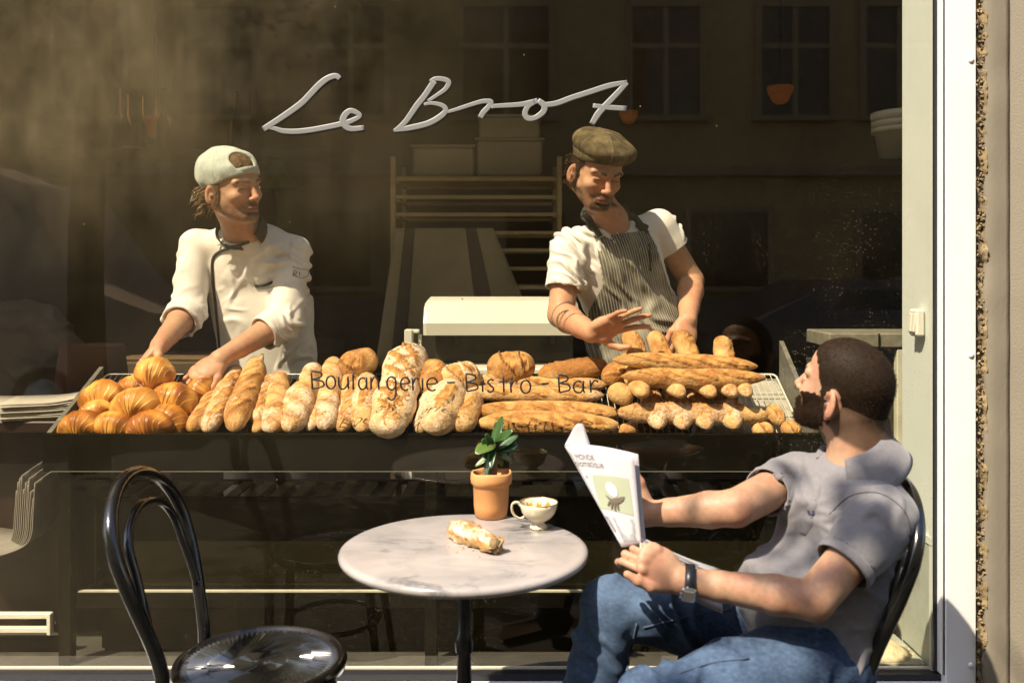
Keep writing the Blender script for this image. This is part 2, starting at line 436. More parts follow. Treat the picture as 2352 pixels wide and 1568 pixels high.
SKIN = dict(base=V(0.47, 0.275, 0.165), red=V(0.46, 0.205, 0.125), lip=V(0.30, 0.095, 0.06), hair=V(0.02, 0.011, 0.006))
def head_cols(v, col, F, sn, hair, stubble=0.6, moustache=0.6, browc=None, buzz=0.0, tone=1.0):
    """adds lips, brows, lashes, stubble and redness of one face to the colours of its vertices"""
    q = F.loc(v); f, l, u = q[:, 0], q[:, 1], q[:, 2]; a = np.abs(l)
    near = (np.abs(q).max(1) < 0.16)
    def mix(w, c):
        w = np.clip(w, 0, 1)*near; col[:] = col*(1-w[:, None])+np.asarray(c)*w[:, None]
    n = fbm(sn, q, 18, 3)
    red = np.exp(-((a-0.042)**2/0.0003+(u+0.012)**2/0.0005))*(f > 0.03)+np.exp(-(l**2/0.00015+(u+0.012)**2/0.0002))*(f > 0.095)*0.8
    mix(red*0.40, SKIN['red']*tone)
    mix((a > 0.068)*(np.abs(f+0.01) < 0.03)*(np.abs(u) < 0.04)*0.5, SKIN['red']*tone)
    lip = np.exp(-(((u+0.0473)/0.0088)**4+(l/0.023)**4))*(f > 0.088)
    mix(lip*0.75, SKIN['lip']*tone)
    mix(np.exp(-((u+0.0473)/0.0022)**2)*(a < 0.021)*(f > 0.085)*0.8, V(0.08, 0.03, 0.02))
    # beard
    line = -0.030-0.010*sstep(0.03, 0.065, a)+0.030*sstep(0.045, 0.075, a)
    beard = sstep(0.006, -0.012, u-line+0.003*n)*(f > -0.03)*sstep(-0.097, -0.084, u)
    beard *= 1-np.exp(-(((u+0.0473)/0.010)**4+(l/0.024)**4))
    beard = np.maximum(beard*(f > -0.004+0.02*(u < -0.02)), sstep(0.064, 0.072, a)*(np.abs(f-0.008) < 0.014)*sstep(-0.05, -0.03, u)*sstep(0.035, 0.015, u))
    tash = np.exp(-(((u+0.0325)/0.0085)**4+(l/0.030)**4))*(f > 0.08)
    w = np.clip(beard*stubble+0.0, 0, 1)*(0.8+0.2*np.tanh(n)); mix(w, hair)
    mix(tash*moustache*(0.8+0.2*np.tanh(n)), hair)
    bc = hair if browc is None else browc
    yb = 0.041+0.006*np.clip((a-0.012)/0.03, 0, 1)-0.011*np.clip((a-0.040)/0.02, 0, 1)
    mix(np.exp(-((u-yb)/0.0052)**4)*sstep(0.010, 0.016, a)*sstep(0.058, 0.050, a)*(f > 0.05)*0.85, bc)
    eye = np.exp(-((u-0.0190)/0.0030)**4)*np.exp(-((a-0.033)/0.0125)**4)*(f > 0.07)
    mix(eye*0.72, V(0.022, 0.014, 0.010))
    mix(np.exp(-((u-0.0185)/0.0016)**2)*np.exp(-((a-0.026)/0.0035)**2)*(f > 0.07)*0.55, V(0.45, 0.40, 0.34))
    mix(np.exp(-((u-0.0135)/0.006)**2)*np.exp(-((a-0.033)/0.016)**2)*(f > 0.065)*0.16, V(0.24, 0.11, 0.07))
    if buzz:
        hl = hairline(q); mix(sstep(-0.006, 0.008, hl)*buzz, hair)

def hairline(q):
    """> 0 where scalp hair grows (head-local coordinates)"""
    f, u = q[..., 0], q[..., 2]
    fb = np.interp(u, [-0.05, 0.03, 0.05, 0.075, 0.10, 0.13], [0.020, 0.025, 0.040, 0.050, 0.085, 0.2])
    lowu = np.interp(f, [-0.10, -0.03, -0.012, 0.03], [-0.078, -0.070, -0.040, -0.034])
    ear = (((f+0.008)/0.021)**2+((u-0.004)/0.036)**2-1)*0.02
    return np.minimum(np.minimum(fb-f, u-lowu), ear)

FING = [  # base along, base across (thumb side +), phalanges, radius
    (0.090, 0.0275, (0.043, 0.026, 0.021), 0.0086), (0.094, 0.0092, (0.047, 0.030, 0.022), 0.0088),
    (0.090, -0.0092, (0.043, 0.028, 0.021), 0.0083), (0.081, -0.0265, (0.034, 0.021, 0.019), 0.0073)]
def hand_sdf(M, wrist, a, n, thumb_side, curls, spread=0.10, thumb=((0.75, 0.55, 0.1), (0.95, 0.3, 0.1), (1, 0.15, 0.15)), sc=1.0, wr=0.027):
    """a: along the palm, n: out of the palm; thumb_side +1/-1 picks the side along a x n; curls: three bends per finger (degrees)"""
    a = nrm(a); n = nrm(n-a*np.dot(n, a)); t = np.cross(a, n)*thumb_side
    W = lambda x, y, z: wrist+(a*x+t*y+n*z)*sc
    side = t
    M.loft(W(0.0, 0, 0), W(0.05, 0.001, 0), side, (wr*sc, 0.019*sc), (0.036*sc, 0.0155*sc), 0.014)
    M.loft(W(0.045, 0, 0), W(0.084, 0, -0.001), side, (0.036*sc, 0.0155*sc), (0.0385*sc, 0.0125*sc), 0.010)
    M.ell(W(0.032, 0.026, 0.008), (0.028*sc, 0.015*sc, 0.016*sc), np.stack([a, t, n], 1), 0.012)     # ball of the thumb
    M.ell(W(0.040, -0.024, 0.007), (0.032*sc, 0.013*sc, 0.013*sc), np.stack([a, t, n], 1), 0.012)
    tips = []
    for i, (bx, by, ph, r) in enumerate(FING):
        p = W(bx-0.012, by, -0.001); ang0 = (by/0.0275)*spread
        d = nrm(a*math.cos(ang0)+t*math.sin(ang0)); c = 0.0; pts = [p]; rad = [r*1.08*sc]
        M.ell(W(bx-0.003, by, -0.006), (0.010*sc, 0.009*sc, 0.008*sc), np.stack([a, t, n], 1), 0.006)
        for j in range(3):
            c += math.radians(curls[i][j]); dd = d*math.cos(c)+n*math.sin(c)
            p = p+dd*(ph[j]+(0.012 if j == 0 else 0))*sc; pts.append(p); rad.append(r*(0.98, 0.90, 0.78)[j]*sc)
        M.chain(pts, rad, 0.0035); tips.append((pts, rad, dd))
    p = W(0.020, 0.026, 0.004); pts = [p]; rad = [0.0135*sc]
    for j, (L, dv) in enumerate(zip((0.040, 0.032, 0.026), thumb)):
        d = nrm(a*dv[0]+t*dv[1]+n*dv[2]); p = p+d*L*sc; pts.append(p); rad.append((0.0112, 0.0100, 0.0082)[j]*sc)
    M.chain(pts, rad, 0.006); tips.append((pts, rad, d))
    return tips
def arm_sdf(M, sh, el, wr, bulge, r=(0.056, 0.044, 0.041, 0.028)):
    M.cone(sh, el, r[0], r[1], 0.02)
    d = wr-el
    M.chain([el, el+d*0.28, el+d*0.7, wr], [r[1]*0.96, r[2]*1.04, r[2]*0.80, r[3]], 0.008)
def nails(col, v, tips, tone=1.0):
    for pts, rad, d in tips:
        w = np.exp(-((np.linalg.norm(v-pts[-1], axis=1)/(rad[-1]*1.5))**2))*0.5
        col[:] = col*(1-w[:, None])+SKIN['red']*1.12*tone*w[:, None]
def skin_cols(v, sn, tone=1.0):
    n = fbm(sn, v, 9, 3); c = np.tile(SKIN['base']*tone, (len(v), 1)); w = np.clip(0.25+0.22*n, 0, 0.7)[:, None]
    return c*(1-w)+SKIN['red']*tone*w

def folds(v, nv, amp, wl, direction, sn, warp=1.0, sharp=1.6):
    """cloth creases running across `direction`, displaced along the normals"""
    ph = (v @ nrm(direction))/wl+warp*sn(v, 4.0)*0.35+warp*sn(v+5, 9.0)*0.16
    w = (0.5+0.5*np.cos(2*PI*ph))**2.6
    m = np.clip(0.5+0.6*sn(v+11, 3.3), 0, 1)
    return v+nv*(amp*(w-0.15)*m)[:, None]
def strands(name, roots, dirs, lens, rads, m, parent, bend=None, seed=0, curl=0.0, n=4, seg=6):
    """tapered hair locks as one part"""
    b = MB(); r = random.Random(seed)
    for p, d, L, R in zip(roots, dirs, lens, rads):
        d = nrm(d); g = V(0, 0, -1) if bend is None else bend; pts = [p]; q = np.array(p); ph = r.uniform(0, 6.28); ax = nrm(np.cross(d, V(0.3, 0.5, 0.8)))
        for i in range(seg):
            t = (i+1)/seg; dd = nrm(d*(1-t)+g*t+ax*math.sin(ph+t*6)*curl); q = q+dd*L/seg; pts.append(q.copy())
        b.tube(pts, [R*(1-0.85*(i/seg)**2) for i in range(seg+1)], n, caps=True)
    o = b.build(name, m, parent, smooth=True); return o

def head_shell(name, F, off, keep, mcol, parent, sn, extra=None, h=0.0026, rough=0.00012, var=0.35):
    H = Sdf(); head_sdf(H, F, ears=False)
    if extra: extra(H)
    q_, g_ = H.mesh(h, off=off, hi=F.o+0.22, lo=F.o-0.18); nv = normals(q_, g_); q_ = q_+nv*(rough*fbm(sn, q_, 70, 2))[:, None]
    w = keep(F.loc(q_)+0.0016*np.stack([sn(q_, 55), sn(q_+3, 55), sn(q_+7, 55)], 1)); vv, ff, uu = submesh(q_, g_, w > 0)
    cc = np.tile(mcol, (len(vv), 1))*(1+var*np.tanh(fbm(sn, vv*V(1, 1, 0.5), 60, 2)))[:, None]
    return link(name, raw_mesh(name, vv, ff, 4, M_HAIR, cols=cc), parent)

def fuzz(o, F, n, L, R, lean, col, seed, sn):
    """short loose hairs standing out of a hair shell"""
    me = o.data; co = np.zeros(len(me.vertices)*3, np.float32); me.vertices.foreach_get('co', co); co = co.reshape(-1, 3).astype(float); no = np.zeros(len(me.vertices)*3, np.float32); me.vertices.foreach_get('normal', no); no = no.reshape(-1, 3).astype(float)
    r = np.random.RandomState(seed); out = no*np.sign((no*(co-F(0, 0, 0.03))).sum(1, keepdims=True)); i = r.choice(len(co), min(n, len(co)), False)
    d = out[i]*0.75+(F.R @ np.asarray(lean))+r.normal(0, 0.28, (len(i), 3)); d /= np.linalg.norm(d, axis=1, keepdims=True)
    a = np.cross(d, r.normal(size=(len(i), 3))); a /= np.linalg.norm(a, axis=1, keepdims=True); b2 = np.cross(d, a); p = co[i]-out[i]*0.001; ln = L*r.uniform(0.5, 1.3, (len(i), 1)); m = p+d*ln*0.5; tip = p+d*ln+(F.R @ np.asarray(lean))*ln*0.35
    v = np.stack([p+a*R, p-a*R*0.5+b2*R*0.87, p-a*R*0.5-b2*R*0.87, m+a*R*0.8, m-a*R*0.4+b2*R*0.7, m-a*R*0.4-b2*R*0.7, tip], 1).reshape(-1, 3)
    base = (np.arange(len(i))*7)[:, None]; f = np.concatenate([base+np.array([[0, 1, 4, 3]]), base+np.array([[1, 2, 5, 4]]), base+np.array([[2, 0, 3, 5]]), base+np.array([[3, 4, 6, 6]]), base+np.array([[4, 5, 6, 6]]), base+np.array([[5, 3, 6, 6]])])
    v = np.concatenate([v, v[6::7]]) ; k = len(i)*7; f2 = f.copy(); w = np.where(f2[:, 2] == f2[:, 3])[0]
    tri = f2[w][:, :3]; quad = f2[f2[:, 2] != f2[:, 3]]; tris = np.concatenate([tri, quad[:, [0, 1, 2]], quad[:, [0, 2, 3]]])
    cc = np.repeat(np.asarray(col)[None]*r.uniform(0.6, 1.7, (len(i), 1)), 7, 0); cc = np.concatenate([cc, cc[6::7]])
    return stuff(link('loose_hairs', raw_mesh('loose_hairs', v, tris, 3, M_HAIR, cols=cc), o))

M_SKIN = mat('skin', rough=0.5, var=0.10, scale=60, bump=0.12, bscale=420, attr=True, sss=0.12, spec=0.35)
M_HAIR = mat('hair', rough=0.6, var=0.25, scale=260, bump=0.15, bscale=900, attr=True, spec=0.12)
# ------------------------------------------------------------------ setting: street, shop room, facade
GZ = 0.232                                                       # height of the lower edge of the pane
XR = 1.203                                                       # reveal on the right, inner face
def flat(name, x0, x1, y0, y1, z, m, t=0.1):
    return struct(MB().box(((x0+x1)/2, (y0+y1)/2, z-t/2), (x1-x0, y1-y0, t)).build(name, m))
M_PAV = mat('pavement_stone', (0.045, 0.039, 0.026), 0.85, 0.2, 8, 0.3, 120, dirt=0.4, dirtcol=(0.035, 0.030, 0.02))
flat('pavement', -30, 30, -3.4, -0.12, 0.0, M_PAV, 0.3)
flat('road', -30, 30, -9.6, -3.4, -0.12, mat('asphalt', (0.034, 0.032, 0.028), 0.9, 0.2, 30, 0.4, 200), 0.3)
flat('far_pavement', -30, 30, -12.6, -9.6, 0.0, M_PAV, 0.3)
flat('ground', -120, 120, -120, 60, -0.30, mat('earth', (0.10, 0.09, 0.07), 0.95), 0.2)
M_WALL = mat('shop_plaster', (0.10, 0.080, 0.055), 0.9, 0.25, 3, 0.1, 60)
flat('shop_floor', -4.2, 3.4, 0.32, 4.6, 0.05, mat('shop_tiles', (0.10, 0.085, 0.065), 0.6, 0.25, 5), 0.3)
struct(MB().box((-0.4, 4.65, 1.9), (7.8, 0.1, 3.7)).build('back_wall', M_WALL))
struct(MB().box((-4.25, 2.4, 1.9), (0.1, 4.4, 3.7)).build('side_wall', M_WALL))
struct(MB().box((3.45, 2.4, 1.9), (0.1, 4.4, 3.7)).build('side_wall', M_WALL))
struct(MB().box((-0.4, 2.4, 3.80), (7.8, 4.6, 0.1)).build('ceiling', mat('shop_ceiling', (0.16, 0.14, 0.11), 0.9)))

# front wall of the shop around the window opening
WT = 3.52                                                         # lintel height
fac = thing('shop_facade', 'beige plastered shop front with a crumbling edge beside the white window frame', 'wall', (2.0, 0, 0))
M_PL = mat('beige_plaster', (0.205, 0.172, 0.122), 0.9, 0.08, 6, 0.25, 90, dirt=0.35, dirtcol=(0.19, 0.16, 0.12), stretch=(1, 1, 0.5))
M_PL2 = mat('combed_plaster', (0.225, 0.19, 0.136), 0.9, 0.05, 8, 0.35, 160, dirt=0.15, dirtcol=(0.21, 0.18, 0.14))
MB().box((XR+0.112+0.25, 0.105, 2.05), (0.5, 0.24, 4.1)).build('pier_core', mat('rough_masonry', (0.30, 0.24, 0.16), 0.95, 0.5, 30, 1.0, 90, dirt=0.6, dirtcol=(0.36, 0.24, 0.10)), fac)
rr = random.Random(5)
def band(x0, x1, y, amp, seed, nx, nz, z0=-0.02, z1=4.2, left=0.0):
    sn = SN(seed); b = MB()
    def g(u, w):
        z = z0+(z1-z0)*w; p = np.array([[0.3, 0.0, z]]); e = left*(0.6*sn(p*3, 2.2)[0]+0.4*sn(p*9, 2.0)[0])*(1-u)**2
        q = np.array([[x0+(x1-x0)*u, 0, z]])
        return (x0+(x1-x0)*u+e, y+amp*sn(q, 6)[0]+(0.012*(1-u)**6 if left else 0), z)
    b.grid(g, nx, nz); return b
band(1.319, 1.383, -0.050, 0.0010, 3, 6, 150, left=0.004).build('plaster_band', M_PL, fac, True, 0.012)
b = band(1.386, 3.6, -0.056, 0.0006, 4, 12, 80)
b.build('plaster_field', M_PL2, fac, True, 0.012)
b = MB()                                                          # fine horizontal comb lines of the render coat
for i in range(310): b.tube([(1.387, -0.0625, 0.20+i*0.0085), (2.2, -0.0625, 0.20+i*0.0085)], 0.0007, 4, (V(0, 1, 0), 0.4))
stuff(b.build('comb_lines', M_PL2, fac)) if False else None
def joint(u, w):
    z = -0.02+4.2*w; q = np.array([[u*0.02, 0, z]]); return (1.298+0.026*u, -0.041+0.003*SJ(q, 9)[0]+0.0022*SJ(q+3, 40)[0]-0.008*(2*u-1)**2, z)
SJ = SN(17); b = MB(); b.grid(joint, 5, 520); b.build('open_joint', mat('crumbling_mortar', (0.26, 0.185, 0.09), 0.95, 0.45, 45, 0.5, 260, dirt=0.7, dirtcol=(0.21, 0.175, 0.13)), fac, True)
b = MB()                                                          # crumbs of mortar and brick in the open joint
for i in range(900):
    z = rr.uniform(0.0, 3.2); s = rr.uniform(0.0015, 0.0055); a, c = rr.uniform(0, 3), rr.uniform(0, 3)
    b.box((rr.uniform(1.301, 1.319), -0.044+rr.uniform(-0.004, 0.004), z), (s*1.3, s, s*rr.uniform(0.8, 2.2)), Matrix.Rotation(a, 3, 'Y') @ Matrix.Rotation(c, 3, 'X'))
stuff(b.build('mortar_crumbs', mat('ochre_mortar', (0.26, 0.19, 0.10), 0.95, 0.4, 60, 0.6, 300), fac))
MB().box((-0.6, 0.13, WT+2.7), (9.6, 0.30, 5.4-0.02)).build('lintel_wall', M_PL2, fac)
MB().box((-3.65, 0.105, 2.05), (1.5, 0.24, 4.1)).build('left_pier', M_PL2, fac)
MB().box((-0.85, 0.09, 0.055), (4.1, 0.22, 0.25)).build('parapet', M_PL2, fac)

# ---- the shop window
win = thing('shop_window', 'large dusty shop window with hand-painted lettering in a white frame', 'window', (0, 0, GZ))
M_WH = mat('white_lacquer', (0.80, 0.77, 0.74), 0.35, 0.03, 4, 0.03, 60, dirt=0.06, dirtcol=(0.5, 0.47, 0.42))
x0, x1 = -2.88, 1.301
MB().box(((1.214+1.301)/2, -0.005, 1.76), (1.301-1.214, 0.07, 3.1), None, 0.003).build('frame_post', M_WH, win)
MB().box((1.2085, -0.008, 1.76), (0.006, 0.05, 3.04), None, 0.001).build('frame_bead', M_WH, win)
M_RUB = mat('black_rubber', (0.012, 0.012, 0.016), 0.5, 0.1, 30)
MB().box((1.2005, -0.004, 1.76), (0.008, 0.010, 3.04)).build('gasket', M_RUB, win)
MB().box((1.2128, -0.030, 1.76), (0.0022, 0.012, 3.04)).build('gasket', M_RUB, win)
MB().box((-2.88, -0.02, 1.76), (0.09, 0.08, 3.1)).build('frame_post', M_WH, win)
MB().box(((x0+x1)/2, -0.03, WT-0.035), (x1-x0, 0.08, 0.07)).build('frame_head', M_WH, win)
MB().box((-0.80, 0.004, GZ-0.008), (4.06, 0.036, 0.016)).build('gasket', M_RUB, win)
MB().box((-0.80, 0.026, GZ+0.002), (4.06, 0.010, 0.006)).build('bottom_bead', M_WH, win)
MB().box((-0.80, -0.080, GZ-0.042), (4.06, 0.16, 0.045), None, 0.004).build('window_sill', M_WH, win)
for z in (1.962, 1.137, 0.27, 2.8):
    o = MB().lathe([(0.0085, 0), (0.0080, 0.0022), (0.005, 0.004), (0.001, 0.0046)], (0, 0, 0), 14).build('rivet', M_WH, win, True)
    o.matrix_parent_inverse = Matrix.Translation(-win.location); o.location = (1.285, -0.0402, z); o.rotation_euler = (PI/2, 0, 0)

def glass_mat():
    m = bpy.data.materials.new('dusty_glass'); m.use_nodes = True; nt = m.node_tree; N = nt.nodes; L = nt.links
    for n in list(N): N.remove(n)
    out = N.new('ShaderNodeOutputMaterial'); tr = N.new('ShaderNodeBsdfTransparent'); tr.inputs[0].default_value = (0.99, 0.972, 0.925, 1)
    gl = N.new('ShaderNodeBsdfGlossy'); gl.inputs['Roughness'].default_value = 0.0; gl.inputs['Color'].default_value = (1.0, 0.93, 0.78, 1); di = N.new('ShaderNodeBsdfDiffuse'); di.inputs[0].default_value = (0.72, 0.57, 0.31, 1)
    tl = N.new('ShaderNodeBsdfTranslucent'); tl.inputs[0].default_value = (0.72, 0.57, 0.31, 1); ad = N.new('ShaderNodeMixShader'); ad.inputs[0].default_value = 0.4
    fr = N.new('ShaderNodeFresnel'); fr.inputs[0].default_value = 1.5; ge = N.new('ShaderNodeNewGeometry')
    inv = N.new('ShaderNodeMath'); inv.operation = 'SUBTRACT'; inv.inputs[0].default_value = 1.0; L.new(ge.outputs['Backfacing'], inv.inputs[1])
    mu = N.new('ShaderNodeMath'); mu.operation = 'MULTIPLY'; L.new(fr.outputs[0], mu.inputs[0]); L.new(inv.outputs[0], mu.inputs[1])
    m2 = N.new('ShaderNodeMath'); m2.operation = 'MULTIPLY'; m2.use_clamp = True; L.new(mu.outputs[0], m2.inputs[0]); m2.inputs[1].default_value = 1.35
    mx = N.new('ShaderNodeMixShader'); L.new(m2.outputs[0], mx.inputs[0]); L.new(tr.outputs[0], mx.inputs[1]); L.new(gl.outputs[0], mx.inputs[2])
    L.new(di.outputs[0], ad.inputs[1]); L.new(tl.outputs[0], ad.inputs[2])
    tc = N.new('ShaderNodeTexCoord')
    def noise(sc, stretch, det=5, rough=0.6):
        mp = N.new('ShaderNodeMapping'); mp.inputs['Scale'].default_value = stretch; L.new(tc.outputs['Object'], mp.inputs[0])
        n = N.new('ShaderNodeTexNoise'); n.inputs['Scale'].default_value = sc; n.inputs['Detail'].default_value = det; n.inputs['Roughness'].default_value = rough; L.new(mp.outputs[0], n.inputs['Vector']); return n.outputs[0]
    def rng(s, a, b, c, d):
        r = N.new('ShaderNodeMapRange'); r.inputs[1].default_value = a; r.inputs[2].default_value = b; r.inputs[3].default_value = c; r.inputs[4].default_value = d; L.new(s, r.inputs[0]); return r.outputs[0]
    def op(o, a, b):
        n = N.new('ShaderNodeMath'); n.operation = o
        for i, x in enumerate((a, b)):
            if isinstance(x, (int, float)): n.inputs[i].default_value = x
            else: L.new(x, n.inputs[i])
        return n.outputs[0]
    sx = N.new('ShaderNodeSeparateXYZ'); L.new(tc.outputs['Object'], sx.inputs[0])
    # smear left by wiping, strongest at the upper left; rain runs; dust and spatter low on the right
    left = op('MULTIPLY', op('MULTIPLY', rng(sx.outputs[0], 0.1, -1.3, 0, 1), rng(sx.outputs[2], 1.35, 1.9, 0.12, 1)), rng(sx.outputs[2], 2.15, 2.35, 1, 0.03))
    smear = op('MULTIPLY', op('MULTIPLY', rng(noise(1.7, (1, 1, 0.8), 7, 0.65), 0.38, 0.70, 0.12, 1), left), rng(noise(16, (1, 1, 0.10), 6), 0.3, 0.75, 0.72, 1.12))
    film = rng(noise(2.2, (1, 1, 0.8), 5), 0.35, 0.75, 0.0005, 0.0034)
    runs = op('MULTIPLY', rng(noise(60, (1, 1, 0.018), 2), 0.66, 0.74, 0, 1), rng(noise(2.4, (1, 1, 0.5), 3), 0.56, 0.66, 0, 1))
    runs = op('MULTIPLY', op('MULTIPLY', runs, left), rng(noise(130, (1, 1, 1), 2), 0.45, 0.6, 0.25, 1))
    vo = N.new('ShaderNodeTexVoronoi'); vo.inputs['Scale'].default_value = 24; L.new(tc.outputs['Object'], vo.inputs['Vector'])
    sep = N.new('ShaderNodeSeparateColor'); L.new(vo.outputs['Color'], sep.inputs[0])
    dots = op('MULTIPLY', op('LESS_THAN', vo.outputs['Distance'], op('MULTIPLY', sep.outputs[1], 0.055)), op('GREATER_THAN', sep.outputs[0], 0.72))
    v2 = N.new('ShaderNodeTexVoronoi'); v2.inputs['Scale'].default_value = 150; L.new(tc.outputs['Object'], v2.inputs['Vector'])
    sp2 = N.new('ShaderNodeSeparateColor'); L.new(v2.outputs['Color'], sp2.inputs[0])
    right = op('MULTIPLY', rng(sx.outputs[0], 0.15, 0.75, 0, 1), op('MULTIPLY', rng(sx.outputs[2], 1.9, 1.3, 0, 1), rng(noise(2.6, (1, 1, 1), 4), 0.44, 0.60, 0.0, 1)))
    low = rng(sx.outputs[2], 0.75, 0.45, 0, 0.45)
    grit = op('MULTIPLY', op('MULTIPLY', op('LESS_THAN', v2.outputs['Distance'], 0.24), op('GREATER_THAN', sp2.outputs[0], 0.72)), op('MAXIMUM', right, low))
    tot = op('ADD', op('ADD', film, op('MULTIPLY', smear, 0.42)), op('ADD', op('MULTIPLY', runs, 0.22), op('ADD', op('MULTIPLY', dots, 0.5), op('MULTIPLY', grit, 0.30))))
    tot = op('ADD', tot, op('MULTIPLY', right, 0.008)); tot = op('ADD', tot, op('MULTIPLY', rng(sx.outputs[2], 1.15, 1.75, 0, 1), rng(noise(0.9, (1, 1, 0.5), 5), 0.35, 0.7, 0.001, 0.014)))
    m3 = N.new('ShaderNodeMixShader'); L.new(op('MULTIPLY', tot, inv.outputs[0]), m3.inputs[0]); L.new(mx.outputs[0], m3.inputs[1]); L.new(ad.outputs[0], m3.inputs[2])
    L.new(m3.outputs[0], out.inputs['Surface']); return m
MB().box(((-2.83+1.197)/2, 0.005, (GZ+WT-0.07)/2), (1.197+2.83, 0.008, WT-0.07-GZ)).build('pane', glass_mat(), win)

# lettering on the pane: silver-grey script above, thin black handwriting below
def scr(x, y): return P(564.5+x*0.44, y*0.44, -0.0005)
M_VIN = mat('silver_vinyl', (0.23, 0.225, 0.21), 0.45, 0.04, 5)
SCRIPT = [
 ([(492, 412), (470, 398), (432, 408), (390, 438), (345, 484), (295, 536), (230, 585), (160, 632), (92, 676)], [10, 12, 13, 14, 14, 14, 14, 13, 13]),
 ([(110, 668), (150, 672), (190, 684), (250, 688), (330, 681), (430, 663), (508, 646), (552, 632), (596, 607), (575, 587), (545, 580), (519, 600), (508, 630), (520, 658), (552, 674), (618, 668)], [5, 9, 11, 12, 12, 12, 12, 11, 9, 11, 12, 14, 15, 14, 12, 11]),
 ([(985, 424), (960, 462), (930, 506), (890, 556), (845, 622), (808, 662), (772, 684)], [13, 13, 13, 13, 12, 11, 6]),
 ([(772, 684), (850, 670), (950, 646), (1018, 608), (1044, 576), (1026, 552), (975, 540), (930, 545)], [5, 12, 13, 13, 11, 10, 8, 6]),
 ([(962, 428), (990, 413), (1035, 416), (1060, 432), (1040, 468), (995, 500), (950, 530)], [8, 10, 11, 11, 10, 8, 7]),
 ([(1036, 590), (1100, 572), (1180, 546), (1240, 530), (1280, 533), (1268, 558), (1240, 588), (1224, 616)], [6, 8, 9, 10, 11, 11, 12, 11]),
 ([(1280, 556), (1350, 552), (1440, 546), (1510, 531)], [9, 10, 11, 12]),
 ([(1525, 524), (1478, 552), (1458, 590), (1472, 618), (1510, 616), (1552, 586), (1558, 552), (1525, 524)], [11, 11, 12, 12, 11, 13, 13, 11]),
 ([(1545, 550), (1620, 541), (1700, 512), (1800, 480), (1900, 448), (1992, 430)], [11, 12, 12, 12, 12, 9]),
 ([(1990, 432), (1945, 482), (1885, 545), (1840, 595), (1806, 650)], [10, 12, 13, 14, 12]),
 ([(1812, 552), (1880, 561), (1988, 568)], [9, 11, 11])]
for pts, w in SCRIPT:
    c = smooth_path([(*p, q) for p, q in zip(pts, w)], 5); b = MB()
    b.tube([scr(x, y) for x, y, _ in c], [q*0.44*(2.6/FPX)*1.32 for _, _, q in c], 10, (V(0, 1, 0), 0.012)); b.build('lettering', M_VIN, win, True)
def hw(x, y): return P((700+x/2.94)*0.9408, (780+y/2.94)*0.9408, -0.0004)
M_INK = mat('black_paint', (0.012, 0.009, 0.008), 0.5, 0.1, 50)
def arc(cx, cy, rx, ry, a0, a1, n=10): return [(cx+rx*math.cos(math.radians(a)), cy-ry*math.sin(math.radians(a))) for a in np.linspace(a0, a1, n)]
def glyph(ch, x, w, base, h):
    """pen strokes of one letter; base line and x-height in picture rows"""
    xh = h*0.72; c = x+w/2; t = base-h
    G = {'B': [[(x, t), (x+w*0.1, base)], [(x, t), (x+w*0.75, t+h*0.1), (x+w*0.8, t+h*0.3), (x+w*0.1, t+h*0.48)], [(x+w*0.1, t+h*0.48), (x+w*0.9, t+h*0.58), (x+w*0.98, base-h*0.15), (x+w*0.1, base)]],
         'o': [arc(c, base-xh/2, w/2, xh/2, 90, 450, 16)], 'u': [[(x, base-xh), (x+w*0.06, base-xh*0.25), (x+w*0.45, base), (x+w*0.9, base-xh*0.35), (x+w*0.92, base-xh)], [(x+w*0.92, base-xh), (x+w, base)]],
         'l': [[(c, t), (c+w*0.1, base)]], 'i': [[(c, base-xh), (c+w*0.1, base)], [(c-1, t+h*0.02), (c+2, t+h*0.05)]],
         'a': [arc(c-w*0.05, base-xh*0.45, w*0.42, xh*0.45, 50, 400, 14), [(x+w*0.86, base-xh*0.95), (x+w*0.88, base-xh*0.2), (x+w, base)]],
         'n': [[(x, base-xh), (x+w*0.04, base)], [(x+w*0.02, base-xh*0.55), (x+w*0.45, base-xh), (x+w*0.9, base-xh*0.7), (x+w, base)]],
         'g': [arc(c, base-xh*0.5, w*0.45, xh*0.5, 40, 400, 14), [(x+w*0.88, base-xh), (x+w*0.92, base+h*0.3), (x+w*0.5, base+h*0.58), (x+w*0.1, base+h*0.42)]],
         'e': [[(x+w*0.08, base-xh*0.5), (x+w*0.9, base-xh*0.55)] , arc(c, base-xh/2, w/2, xh/2, 5, 310, 14)],
         'r': [[(x, base-xh), (x+w*0.1, base)], [(x+w*0.08, base-xh*0.5), (x+w*0.5, base-xh*0.95), (x+w, base-xh*0.85)]],
         's': [[(x+w*0.9, base-xh*0.88), (x+w*0.5, base-xh), (x+w*0.1, base-xh*0.78), (x+w*0.5, base-xh*0.5), (x+w*0.92, base-xh*0.25), (x+w*0.5, base), (x, base-xh*0.12)]],
         't': [[(c, t+h*0.02), (c+w*0.08, base)], [(x, base-xh*0.82), (x+w, base-xh*0.86)]], '-': [[(x, base-xh*0.42), (x+w, base-xh*0.44)]]}
    return G[ch]
